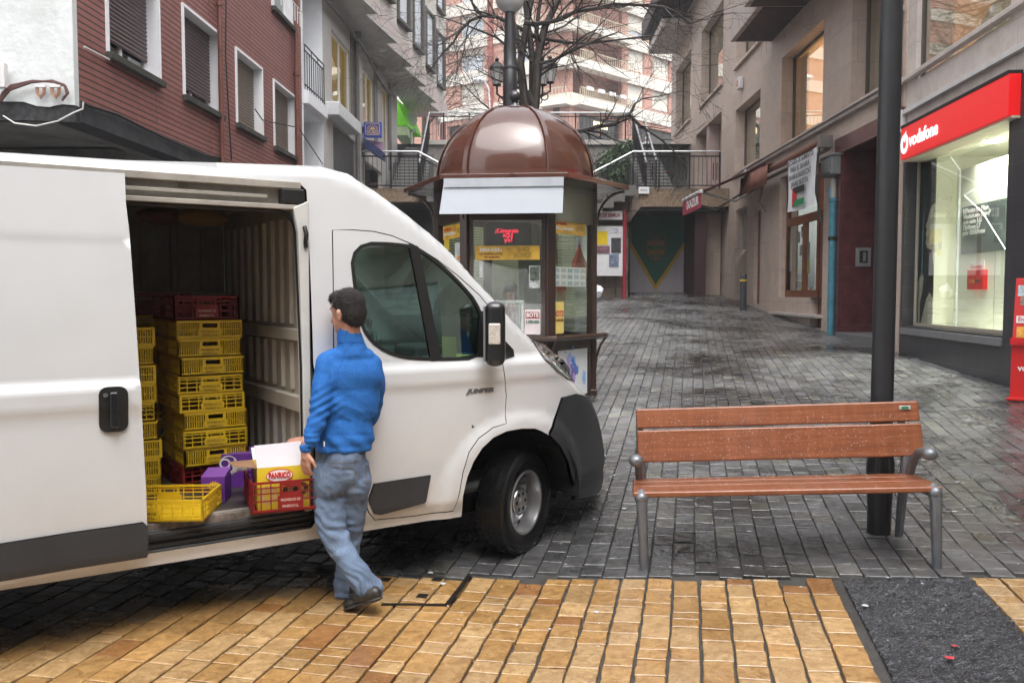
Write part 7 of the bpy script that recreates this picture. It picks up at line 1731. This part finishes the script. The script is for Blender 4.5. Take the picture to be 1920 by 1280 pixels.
for i in range(8, -1, -1):
    put(c_sl if i not in (4,) else c_gr, vw(xr2-.19+rs.uniform(-.005, .005)+(.01 if i > 4 else -.004), yc0+.02, z, R(rs.uniform(-.7, .7))), '%s yellow crate of the left-hand stack beside the sliding door' % ('lowest' if i == 8 else 'eighth' if i == 7 else ordn[i]), 'yellow crates stacked in the left-hand pile'); z += .1065
# loose yellow crate on the sill
lc = crate(.56, .36, .11, yc, 'grid', 'loose_crate', 'empty bright yellow crate lying near the edge of the van floor')
lc.matrix_world = Matrix.Translation((-1.573-.28, 4.235+.18, FZ)) @ Matrix.Rotation(R(4), 4, 'Z')
rcx = crate(.40, .46, .165, rc, 'grid', 'front_crate', 'bright red crate by the man, holding an open yellow carton')
RA = R(22); cR = Matrix.Translation((-1.355, 4.38, FZ)) @ Matrix.Rotation(RA, 4, 'Z'); rcx.matrix_world = cR @ Matrix.Translation((.20, .23, 0))
def carton(name, label, M, w, d, h, m, flaps):
    t = thing(name, label, 'carton', M=M); b = MB(); th = .004
    b.box(0, w, 0, th, 0, h); b.box(0, w, d-th, d, 0, h); b.box(0, th, th, d-th, 0, h); b.box(w-th, w, th, d-th, 0, h); b.box(th, w-th, th, d-th, 0, th)
    b.build('carton_body', m, t)
    for (pts, mm, nm) in flaps:
        b = MB(); k = len(pts); P = [Vector(p) for p in pts]; n = (P[1]-P[0]).cross(P[2]-P[0]).normalized()*.0035
        b.add(P+[p+n for p in P], [tuple(range(k)), tuple(range(2*k-1, k-1, -1))]+[(i, i+k, (i+1) % k+k, (i+1) % k) for i in range(k)]); b.build(nm, mm, t)
    return t
ylw = mat('yellow print card', (.70, .52, .03), .45, var=.06); whc = mat('white card inside', (.72, .71, .76), .7, var=.04); brc = mat('kraft card', (.30, .16, .09), .8); prp = mat('purple print card', (.13, .03, .27), .4, var=.15)
w, d, h = .27, .24, .225
cb = carton('bakery_carton', 'open yellow and white bakery carton standing in the red crate', cR @ Matrix.Translation((.035, .03, .01)), w, d, h, ylw,
    [([(0, -.001, h), (w, -.001, h), (w-.015, -.045, h+.115), (.0, -.045, h+.12)][:0] or [(0.0, .004, h), (w, .004, h), (w-.01, .03, h+.125), (-.01, .03, h+.115)], whc, 'front_flap'),
     ([(0, 0, h), (0, d, h), (-.13, d-.02, h+.0), (-.12, .05, h+.01)], brc, 'side_flap'), ([(0, d, h), (w, d, h), (w, d+.1, h+.05), (0, d+.1, h+.05)], whc, 'back_flap')])
b = MB(); b.T = Matrix.Translation((w*.42, -.003, h*.80)); b.lathe([(.068, 0), (0, 0)], n=28, axis='y'); b.V = [Vector((w*.42+(v.x-w*.42)*1.0, v.y, h*.80+(v.z-h*.80)*.5)) for v in b.V]; b.build('emblem_oval', mat('emblem white', (.85, .83, .8), .5), cb)
b = MB(); b.tube([(w*.42+.068*math.cos(t*.39), -.004, h*.80+.034*math.sin(t*.39)) for t in range(16)], .002, 4, closed=True); redl = mat('emblem red', (.55, .01, .02), .5); b.build('emblem_rim', redl, cb)
text('emblem_lettering', 'PANRICO', .03, redl, cb, (w*.42, -.006, h*.80), width=.112, bold=.0015)
for (cx, cz, rx, mm) in ((.62, .42, .04, (.09, .035, .015)), (.84, .45, .035, (.09, .035, .015)), (.70, .33, .05, (.55, .33, .14)), (.2, .35, .05, (.62, .42, .16)), (.9, .3, .03, (.5, .3, .12))):
    b = MB(); b.T = Matrix.Translation((w*cx, -.0025, h*cz)); b.lathe([(rx, 0), (rx*.35, 0)], n=20, axis='y'); b.build('pastry_print', mat('pastry %.2f' % cx, mm, .5, var=.4, scl=40), cb)
b = MB(); b.T = Matrix.Translation((-.003, d*.5, h*.6)); b.lathe([(.04, 0), (0, 0)], n=20, axis='x'); b.build('side_emblem', mat('side print', (.6, .25, .2), .5, var=.3), cb)
def qe(t, T, s):
    b = MB(T); 
    for k in range(14):
        a = k*2*math.pi/14; b.add([(s*1.0*math.cos(a-.2), 0, s*1.0*math.sin(a-.2)), (s*1.45*math.cos(a), 0, s*1.45*math.sin(a)), (s*1.0*math.cos(a+.2), 0, s*1.0*math.sin(a+.2))], [(0, 1, 2)])
    b.lathe([(s*1.08, 0), (s*.75, 0)], n=24, axis='y'); b.build('sun_print', mat('sun print', (.75, .42, .03), .5), t)
    text('carton_lettering', 'Qé', s*1.1, mat('carton white ink', (.8, .8, .8), .5), t, M=T @ Matrix.Translation((0, -.002, 0)), depth=.0004, bold=.001)
p = at(378, 950, 4.62); pbm = Matrix.Translation((p.x, p.y, FZ)) @ Matrix.Rotation(R(6), 4, 'Z'); hh = at(398, 892, 4.66).z-FZ
pb_ = carton('purple_carton', 'small purple carton with a gold sun print, standing behind the loose yellow crate', pbm, .125, .16, hh, prp, [([(0, .0, hh), (.125, .0, hh), (.125, .16, hh+.02), (0, .16, hh+.02)], mat('pale purple lid', (.22, .08, .38), .4), 'lid')])
qe(pb_, Matrix.Translation((.07, -.004, hh*.62)), .026)
p = at(404, 900, 4.98); zt3 = at(404, 853, 4.98).z; pbm = Matrix.Translation((p.x, p.y, FZ)) @ Matrix.Rotation(R(14), 4, 'Z'); hh = zt3-FZ
pb2 = carton('purple_carton', 'larger purple carton with white lettering, behind the open yellow carton', pbm, .30, .2, hh, prp, [([(0, 0, hh), (.3, 0, hh), (.3, .2, hh+.01), (0, .2, hh+.01)], MATS['pale purple lid'], 'lid')])
text('carton_lettering', 'Qé', .06, MATS['carton white ink'], pb2, (.075, -.004, hh-.055), depth=.0004, bold=.001)
b = MB(); b.T = Matrix.Translation((.075, -.003, hh-.055)); b.lathe([(.05, 0), (.044, 0)], n=24, axis='y'); b.build('ring_print', MATS['carton white ink'], pb2)
# clear film packets between the cartons
b = MB(); rs = random.Random(77); P0 = at(430, 885, 4.72); 
vs = [(P0.x+.05*i+rs.uniform(-.012, .012), P0.y+.05*j, P0.z+rs.uniform(-.012, .012)+.012*i) for j in range(4) for i in range(5)]
b.add(vs, [(j*5+i, j*5+i+1, (j+1)*5+i+1, (j+1)*5+i) for j in range(3) for i in range(4)]); o = b.build('film_packet', mat('shiny film', (.5, .5, .52), .15, metal=.5, var=.5, scl=30), None); 
md = o.modifiers.new('s', 'SOLIDIFY'); md.thickness = .012; tag(o, 'crumpled shiny film packet between the purple carton and the yellow carton', 'packet')
# ================================================================ PEOPLE
skin = mat('skin', (.52, .27, .19), .5, var=.08, scl=14)
def organic(name, m, parent, parts, vox=.008, smooth_it=6, disp=0, dscale=.12, M=None):
    """one continuous surface grown over tapered limbs"""
    b = MB()
    for p in parts:
        if p[0] == 't': b.tube(p[1], p[2], 14)
        elif p[0] == 'e':
            T = b.T; b.T = Matrix.Translation(p[1]) @ (p[3] if len(p) > 3 else I4) @ Matrix.Diagonal((*p[2], 1)); b.lathe([(math.sin(math.pi*i/12), -math.cos(math.pi*i/12)) for i in range(13)], n=18); b.T = T
        if p[0] == 't':
            for q, r in ((p[1][0], p[2][0]), (p[1][-1], p[2][-1])): b.ball(q, r*.999, 8)
    o = b.build(name, m, parent, fix=True)
    r = o.modifiers.new('remesh', 'REMESH'); r.mode = 'VOXEL'; r.voxel_size = vox; r.use_smooth_shade = True
    s = o.modifiers.new('smooth', 'SMOOTH'); s.iterations = smooth_it; s.factor = .6
    if disp:
        tx = bpy.data.textures.get('folds %.2f' % dscale) or bpy.data.textures.new('folds %.2f' % dscale, 'CLOUDS'); tx.noise_scale = dscale; tx.noise_depth = 2
        dm = o.modifiers.new('folds', 'DISPLACE'); dm.texture = tx; dm.strength = disp; dm.mid_level = .5
    return o
def limb(pts, rs_): 
    # subdivided smooth limb
    P = [Vector(p) for p in pts]; out = []; ro = []
    for i in range(len(P)-1):
        a = P[i-1] if i else P[i]; b_, c, d = P[i], P[i+1], P[min(i+2, len(P)-1)]
        for t in (0, .25, .5, .75):
            q = .5*((2*b_)+(-a+c)*t+(2*a-5*b_+4*c-d)*t*t+(-a+3*b_-3*c+d)*t**3); out.append(q); ro.append(rs_[i]*(1-t)+rs_[i+1]*t)
    return ('t', out+[P[-1]], ro+[rs_[-1]])
man = None
def refold(o, fn):
    """bake the grown surface and press cloth folds into it"""
    dg = bpy.context.evaluated_depsgraph_get(); dg.update(); me = bpy.data.meshes.new_from_object(o.evaluated_get(dg)); o.modifiers.clear(); o.data = me
    nr = [v.normal.copy() for v in me.vertices]
    for v, n_ in zip(me.vertices, nr): v.co += n_*fn(v.co, n_)
    me.shade_smooth(); return o
def N3(p, s): return noise.noise(Vector((p.x*s[0], p.y*s[1], p.z*s[2])))
def ridge(p, s): return 1-abs(N3(p, s))*2.6
def build_man():
    A = lambda u, v, y: at(u, v, y)
    hc = A(650, 585, 4.585)
    face_ang = R(150)
    fw = Vector((math.cos(face_ang), math.sin(face_ang), -.16)).normalized(); rt = Vector((fw.y, -fw.x, 0)).normalized(); up = fw.cross(rt); up = up if up.z > 0 else -up
    HR = Matrix((fw, rt, up)).transposed().to_4x4()
    def H(x, y, z): return hc+fw*x+rt*y+up*z
    nb = A(660, 655, 4.60)
    parts = [('e', H(-.005, 0, .02), (.092, .074, .100), HR), ('e', H(.03, 0, -.045), (.060, .053, .070), HR), ('e', H(.066, 0, -.088), (.024, .028, .020), HR),
             ('t', [H(-.012, 0, -.05), nb], [.052, .058]),
             ('t', [H(.084, 0, .012), H(.102, 0, -.024), H(.106, 0, -.036)], [.009, .012, .013]), ('e', H(.084, 0, -.062), (.014, .022, .008), HR), ('e', H(.081, 0, -.075), (.012, .02, .007), HR), ('e', H(.080, 0, .030), (.012, .046, .009), HR)]
    for s in (-1, 1): parts += [('e', H(-.008, .077*s, -.018), (.017, .009, .031), HR), ('e', H(-.012, .082*s, -.004), (.014, .008, .018), HR)]
    def hand(wr, d, palmn, sc=1.0, curl=.5, thumb=1):
        d = Vector(d).normalized(); n = Vector(palmn); n = (n-d*n.dot(d)).normalized(); s = d.cross(n)
        out = [('t', [wr-d*.05, wr, wr+d*.03], [.026*sc, .025*sc, .028*sc])]
        for k in range(4):
            o = (k-1.5)*.0205*sc; ln = (.068, .078, .073, .058)[k]*sc; base = wr+d*.085*sc+s*o; cu = curl*(.8+.22*k)
            out.append(('t', [wr+d*.02+s*o*.7, base], [.0155*sc, .0125*sc]))
            p1 = base+(d+n*cu*.3+s*(k-1.5)*.05).normalized()*ln*.42; p2 = p1+(d*.8+n*cu*.8).normalized()*ln*.33; p3 = p2+(d*.5+n*cu*1.2).normalized()*ln*.25
            out.append(('t', [base, p1, p2, p3], [.0092*sc, .0086*sc, .008*sc, .007*sc]))
        t0 = wr+d*.02*sc+s*.026*thumb*sc; t1 = t0+(d*.7+s*.75*thumb+n*.2).normalized()*.042*sc; t2 = t1+(d+s*.3*thumb+n*.3).normalized()*.035*sc
        out.append(('t', [wr+d*.01, t0, t1, t2], [.016*sc, .014*sc, .0115*sc, .009*sc])); return out
    wrA = A(573, 846, 4.42); wrB = A(580, 826, 4.60)
    parts += hand(wrA, (-.03, .10, -1), (.55, .65, 0), .92, .5, 1)
    parts += hand(wrB, (-.95, .1, -.02), (.1, .2, -1), .95, .5, -1)
    LN = [(617, 890, 4.60), (618, 945, 4.57), (624, 995, 4.53), (650, 1045, 4.50), (678, 1085, 4.47), (696, 1106, 4.455)]; LF = [(664, 890, 4.64), (660, 950, 4.67), (655, 1005, 4.70), (650, 1060, 4.715), (647, 1112, 4.72)]
    parts += [limb([A(614, 695, 4.56), A(600, 765, 4.49), wrA], [.035, .032, .028]), limb([A(690, 700, 4.65), A(650, 800, 4.72), wrB], [.035, .032, .028])]
    parts += [('t', [A(655, 662, 4.6), A(650, 760, 4.6), A(642, 870, 4.6)], [.06, .10, .10]), limb([A(*q) for q in LN], [.08, .07, .05, .04, .036, .034]), limb([A(*q) for q in LF], [.08, .07, .05, .04, .034]), ('t', [A(618, 700, 4.57), A(688, 700, 4.64)], [.045, .045])]
    body = organic('person', skin, None, parts, .0055, 2)
    tag(body, 'dark-haired man in a blue fleece and faded jeans, walking beside the open van door', 'person')
    RZ = Matrix.Rotation(R(18), 4, 'Z')
    J = [('e', A(657, 706, 4.60), (.182, .112, .150), RZ), ('e', A(655, 750, 4.60), (.166, .108, .19), RZ), ('e', A(650, 806, 4.60), (.148, .108, .16), RZ),
         ('t', [A(622, 674, 4.56), A(656, 660, 4.6), A(690, 680, 4.64)], [.054, .058, .054]),
         ('e', A(647, 822, 4.60), (.156, .122, .085), RZ), ('e', A(645, 838, 4.60), (.153, .124, .045), RZ),
         limb([A(614, 680, 4.55), A(604, 730, 4.50), A(597, 780, 4.46), A(585, 815, 4.43), A(576, 838, 4.42)], [.062, .056, .050, .046, .036]),
         limb([A(696, 684, 4.64), A(703, 730, 4.69), A(690, 785, 4.76), A(640, 815, 4.74), A(592, 826, 4.64)], [.062, .054, .048, .042, .036]),
         ('e', A(657, 668, 4.60), (.135, .085, .06), RZ), ('t', [A(659, 664, 4.60), A(658, 645, 4.598), A(654, 627, 4.590)], [.094, .076, .066])]
    flc = mat('blue fleece', (.012, .13, .45), .8, var=.10, scl=40, bump=.6, bsc=190)
    jk = organic('fleece_jacket', flc, body, J, .0075, 6)
    zs1 = A(650, 660, 4.6).z; zh = A(650, 850, 4.6).z; cb_ = A(648, 750, 4.6)
    el = A(600, 765, 4.48); cu_ = A(582, 825, 4.43)
    def fj(p, n):
        t = (zs1-p.z)/(zs1-zh); w = .35+.9*max(0, min(1, t))
        d = .0055*w*ridge(p+Vector((0, 0, p.x*.55)), (7, 7, 13))+.004*w*N3(p, (20, 20, 9))
        e1_ = math.exp(-((p-el).length/.09)**2); e2_ = math.exp(-((p-cu_).length/.06)**2)
        d += .007*e1_*math.sin((p.z-p.x*.6)*150)+.005*e2_*math.sin(p.z*230)
        d -= .010*math.exp(-((p.z-zh-.012)/.006)**2)                       # stitched hem line
        sx = (p-cb_).x*math.cos(R(18))+(p-cb_).y*math.sin(R(18)); d += .006*math.exp(-((t-.86)/.07)**2)*math.sin(sx*60+p.z*40)
        return d
    refold(jk, fj)
    def seam_on(P, nm):
        b = MB(); b.tube(P, .0018, 5); return b.build(nm, mat('navy seam', (.006, .09, .38), .8), jk)
    b = MB(); p = A(608, 832, 4.425); b.cbox(p, (.006, .004, .026)); b.build('side_label', mat('label white', (.7, .7, .7), .6), jk)
    jm = denim()
    Jn = [('e', A(643, 880, 4.60), (.142, .116, .12), RZ), ('t', [A(646, 846, 4.60), A(644, 868, 4.6)], [.118, .124]),
          ('e', A(617, 905, 4.555), (.086, .092, .11)), ('e', A(668, 905, 4.62), (.084, .09, .11)),
          limb([A(*q) for q in LN], [.100, .088, .074, .063, .064, .066]), limb([A(*q) for q in LF], [.095, .084, .070, .060, .062])]
    jn = organic('jeans', jm, body, Jn, .0075, 4)
    kn = A(626, 995, 4.52); kf = A(655, 1005, 4.70); an = A(682, 1090, 4.46); af = A(648, 1095, 4.72); cr = A(645, 925, 4.55); zc = A(640, 900, 4.6).z
    def fjn(p, n):
        d = .004*N3(p, (11, 11, 24))+.003*ridge(p, (9, 9, 18))
        for q, r_, a_, f_, sh in ((kn, .13, .009, 95, .5), (kf, .13, .008, 90, -.3), (an, .10, .014, 120, .9), (af, .10, .013, 125, .0), (cr, .12, .008, 85, 1.1)):
            e_ = math.exp(-((p-q).length/r_)**2); d += a_*.62*e_*math.sin((p.z+sh*(p.x-q.x))*f_+7*N3(p, (9, 9, 9)))*(.6+1.2*abs(N3(p, (14, 14, 14))))
        return d
    refold(jn, fjn)
    def surf_line(px_, Y0, o_, m_, r_, nm, closed=True):
        dg = bpy.context.evaluated_depsgraph_get(); dg.update(); P = []
        for u, v in px_:
            d = ray(u, v).normalized(); ok, loc, nn, _ = o_.ray_cast(Vector((0, 0, EYE)), d)
            if ok: P.append(loc+nn*.0008)
        if len(P) > 2:
            b = MB(); b.tube(P, r_, 5, closed=closed); b.build(nm, m_, o_)
    dst = mat('denim stitch', (.20, .17, .13), .8)
    def dense(P, k=6, closed=True):
        out = []; n = len(P)
        for i in range(n if closed else n-1):
            a_, b_ = P[i], P[(i+1) % n]; out += [(a_[0]+(b_[0]-a_[0])*j/k, a_[1]+(b_[1]-a_[1])*j/k) for j in range(k)]
        return out
    surf_line(dense([(606, 872), (664, 878), (662, 912), (640, 932), (610, 914)]), 0, jn, dst, .0014, 'back_pocket')
    surf_line(dense([(684, 874), (698, 870), (697, 900), (688, 908)]), 0, jn, dst, .0014, 'back_pocket')
    surf_line(dense([(664, 862), (668, 890), (664, 925), (655, 945)], closed=False), 0, jn, dst, .0014, 'seat_seam', False)
    surf_line(dense([(600, 864), (640, 868), (690, 860)], closed=False), 0, jn, dst, .0014, 'waistband', False)
    nv = mat('navy seam', (.006, .09, .38), .8)
    surf_line(dense([(664, 640), (648, 655), (636, 690), (630, 730)], closed=False), 0, jk, nv, .0016, 'raglan_seam', False)
    surf_line(dense([(622, 648), (640, 642), (665, 640), (686, 644)], closed=False), 0, jk, nv, .0016, 'collar_seam', False)
    shm = mat('dark shoe leather', (.022, .02, .018), .4, var=.6, scl=25); som = mat('shoe sole', (.03, .028, .025), .6)
    def shoe(heel, toe, ankle):
        d = (toe-heel); d.normalize(); s = Vector((-d.y, d.x, 0)).normalized(); u = d.cross(s); u = u if u.z > 0 else -u
        Rm = Matrix((d, s, u)).transposed().to_4x4()
        o = organic('shoe', shm, body, [('e', heel+d*.05+u*.042, (.054, .037, .044), Rm), ('e', heel+d*.12+u*.042, (.075, .041, .038), Rm), ('e', heel+d*.215+u*.030, (.064, .045, .030), Rm), ('t', [heel+d*.06+u*.05, ankle], [.042, .040])], .006, 3)
        organic('sole', som, o, [('e', heel+d*.05+u*.012, (.056, .039, .014), Rm), ('e', heel+d*.14+u*.010, (.08, .038, .012), Rm), ('e', heel+d*.21+u*.010, (.072, .047, .013), Rm)], .006, 2)
        b = MB()
        for k in range(4): q = heel+d*(.10+.022*k)+u*(.080-.007*k); b.tube([q-s*.024, q+s*.024], .0025, 5)
        b.build('lace', mat('grey lace', (.2, .19, .17), .8), o)
    shoe(at(716, 1124, 4.38), at(638, 1147, 4.54), A(696, 1108, 4.45))
    shoe(Vector((-.885, 4.67, .012)), Vector((-1.06, 4.87, .012)), A(648, 1112, 4.72))
    hm = mat('dark hair', (.014, .010, .009), .5, var=.5, scl=60, bump=1, bsc=260)
    hr = organic('hair', hm, body, [('e', H(-.022, 0, .038), (.094, .081, .090), HR), ('e', H(-.044, 0, .0), (.070, .075, .085), HR), ('e', H(-.052, 0, -.045), (.044, .060, .045), HR), ('e', H(.030, 0, .082), (.062, .064, .040), HR)], .005, 2)
    refold(hr, lambda p, n: .003*N3(p, (50, 50, 50)))
    b = MB(); rs = random.Random(6)
    for v in hr.data.vertices:
        if rs.random() > .35: continue
        n_ = v.normal; dd = (n_*.55+up*-.35+fw*.25+Vector((rs.uniform(-1, 1), rs.uniform(-1, 1), rs.uniform(-1, 1)))*.4).normalized(); s = dd.orthogonal().normalized()*.0013; q = v.co
        b.add([q-s, q+s, q+dd*rs.uniform(.008, .014)], [(0, 1, 2)])
    b.build('hair_strands', hm, hr, fix=False)
    return body
def denim():
    m = mat('faded denim', (.135, .19, .29), .85, var=.38, scl=6, bump=.5, bsc=160)
    return m
man = build_man()
# clerk sitting in the kiosk
def clerk():
    M = Matrix.Translation((KX, KY, KZ)) @ Matrix.Rotation(KA, 4, 'Z') @ face(0)
    x, z = F0.hit(958, 549, .42); c = Vector((x, .42, z))
    V = lambda a, b_, c_: c+Vector((a, b_, c_))
    parts = [('e', V(0, 0, 0), (.078, .09, .105)), ('e', V(0, -.03, -.05), (.058, .06, .065)), ('t', [V(0, .01, -.06), V(0, .03, -.17)], [.05, .055]), ('e', V(0, -.095, -.02), (.012, .016, .02)), ('t', [V(0, .03, -.2), V(0, .05, -.6)], [.12, .13]),
             ('t', [V(-.17, .03, -.26), V(-.2, -.1, -.48), V(-.08, -.26, -.52)], [.045, .04, .03]), ('t', [V(.17, .03, -.26), V(.2, -.1, -.48), V(.08, -.26, -.52)], [.045, .04, .03])]
    for s in (-1, 1):
        for k in range(4): parts.append(('t', [V(.08*s, -.26, -.52), V(.06*s-.02*s*k*.6, -.32, -.53), V(.05*s-.02*s*k*.6, -.37, -.535)], [.02, .009, .007]))
        parts.append(('t', [V(.08*s, -.26, -.52), V(.10*s, -.30, -.52)], [.015, .008]))
    o = organic('person', skin, None, parts, .007, 2); o.matrix_world = M; tag(o, 'clerk with straight brown hair and a dark red top, seated inside the kiosk', 'person')
    hm = mat('brown hair', (.05, .033, .022), .45, var=.4, scl=40)
    organic('hair', hm, o, [('e', V(0, .02, .025), (.10, .105, .11)), ('e', V(-.07, .0, -.06), (.04, .07, .11)), ('e', V(.07, .0, -.06), (.04, .07, .11)), ('e', V(0, -.055, .055), (.082, .055, .055))], .008, 2)
    organic('jumper', mat('dark red knit', (.16, .02, .025), .9, var=.5, scl=30), o, [('t', [V(-.16, .03, -.24), V(0, .03, -.19), V(.16, .03, -.24)], [.065, .07, .065]), ('t', [V(0, .04, -.25), V(0, .05, -.62)], [.15, .15]), ('t', [V(-.18, .03, -.26), V(-.21, -.1, -.48), V(-.10, -.24, -.52)], [.06, .052, .04]), ('t', [V(.18, .03, -.26), V(.21, -.1, -.48), V(.10, -.24, -.52)], [.06, .052, .04])], .01, 3)
clerk()
# two passers-by on the upper street
def passer(u, vhead, Y, label, coat, ang, hat=None, bag=None):
    h = at(u, vhead, Y); zf = h.z-1.62; f = lambda x, y, z: (h.x+x*math.cos(ang)-y*math.sin(ang), h.y+x*math.sin(ang)+y*math.cos(ang), zf+z)
    parts = [('e', f(0, 0, 1.62), (.08, .09, .115)), ('t', [f(0, 0, 1.4), f(0, 0, 1.55)], [.06, .05]), ('t', [f(0, 0, .9), f(0, 0, 1.38)], [.12, .14])]
    for s in (-1, 1):
        parts += [('t', [f(.09*s, 0, .9), f(.10*s, .05*s, .5), f(.10*s, -.08*s, .06)], [.09, .065, .045]), ('t', [f(.17*s, 0, 1.38), f(.23*s, 0, 1.1), f(.22*s, -.12, .86)], [.05, .042, .032]), ('e', f(.10*s, -.13*s-.05, .04), (.05, .12, .045))]
        for k in range(4): parts.append(('t', [f(.22*s, -.12, .86), f((.20+.013*k)*s, -.14, .77)], [.02, .009]))
        parts.append(('t', [f(.22*s, -.12, .84), f(.17*s, -.15, .80)], [.014, .009]))
    o = organic('person', skin, None, parts, .016, 2); tag(o, label, 'person')
    organic('coat', coat, o, [('t', [f(0, 0, .75), f(0, 0, 1.0), f(0, 0, 1.4)], [.17, .16, .17]), ('t', [f(-.15, 0, 1.42), f(.15, 0, 1.42)], [.08, .08])]+[('t', [f(.19*s, 0, 1.38), f(.25*s, 0, 1.1), f(.23*s, -.1, .9)], [.075, .065, .055]) for s in (-1, 1)], .02, 2)
    organic('trousers', mat('dark trousers', (.02, .022, .03), .8), o, [('t', [f(.09*s, 0, .95), f(.10*s, .05*s, .5), f(.10*s, -.08*s, .1)], [.11, .08, .07]) for s in (-1, 1)], .02, 2)
    organic('hair', hat or mat('grey hair', (.3, .29, .28), .7), o, [('e', f(0, .02, 1.66), (.10, .11, .10))], .02, 1)
    return o
passer(1121, 252, 40, 'pedestrian in a dark coat standing behind the upper railing right of the dome', mat('dark coat', (.03, .032, .045), .8), .3)
pz_ = passer(1213, 262, 36, 'pedestrian in a pale hooded coat at the top of the right upper steps', mat('white coat', (.70, .72, .76), .7), -.4, hat=mat('white hood', (.72, .74, .78), .7))
p = at(1228, 276, 35.6); b = MB(); b.T = Matrix.Translation(p); b.lathe([(0, -.3), (.14, -.28), (.16, 0), (.10, .05), (0, .06)], n=10); tag(b.build('carrier_bag', mat('yellow bag', (.75, .6, .08), .5), smooth=True), 'yellow carrier bag carried beside the pedestrian in the pale coat', 'bag')
# pink-red parasol on the upper left terrace
pr = thing('parasol', 'small pinkish red parasol above the upper left railing', 'parasol', loc=at(822, 292, 36))
b = MB(); b.lathe([(.75, .0), (.72, .05), (.4, .22), (0, .34)], n=12); b.T = Matrix.Translation((0, 0, .4)); b.V = [v+Vector((0, 0, .35)) for v in b.V]; b.build('canopy', mat('pink cloth red', (.62, .06, .12), .7), pr, smooth=True)
b = MB(); b.cyl((0, 0, -.9), (0, 0, .65), .03, n=8); b.build('pole', galv, pr)
# ================================================================ HAZE (drizzle in the air)
b = MB(); b.box(-110, 110, -45, 140, -1.5, 36)
hz = b.build('haze', None or bpy.data.materials.new('drizzle haze'), fix=True); tag(hz, kind='stuff')
m = hz.data.materials[0]; m.use_nodes = True; n = m.node_tree.nodes; n.clear(); o_ = n.new('ShaderNodeOutputMaterial'); v_ = n.new('ShaderNodeVolumePrincipled')
v_.inputs['Color'].default_value = (.93, .95, 1, 1); v_.inputs['Density'].default_value = .0014; v_.inputs['Anisotropy'].default_value = .2
m.node_tree.links.new(v_.outputs[0], o_.inputs['Volume'])
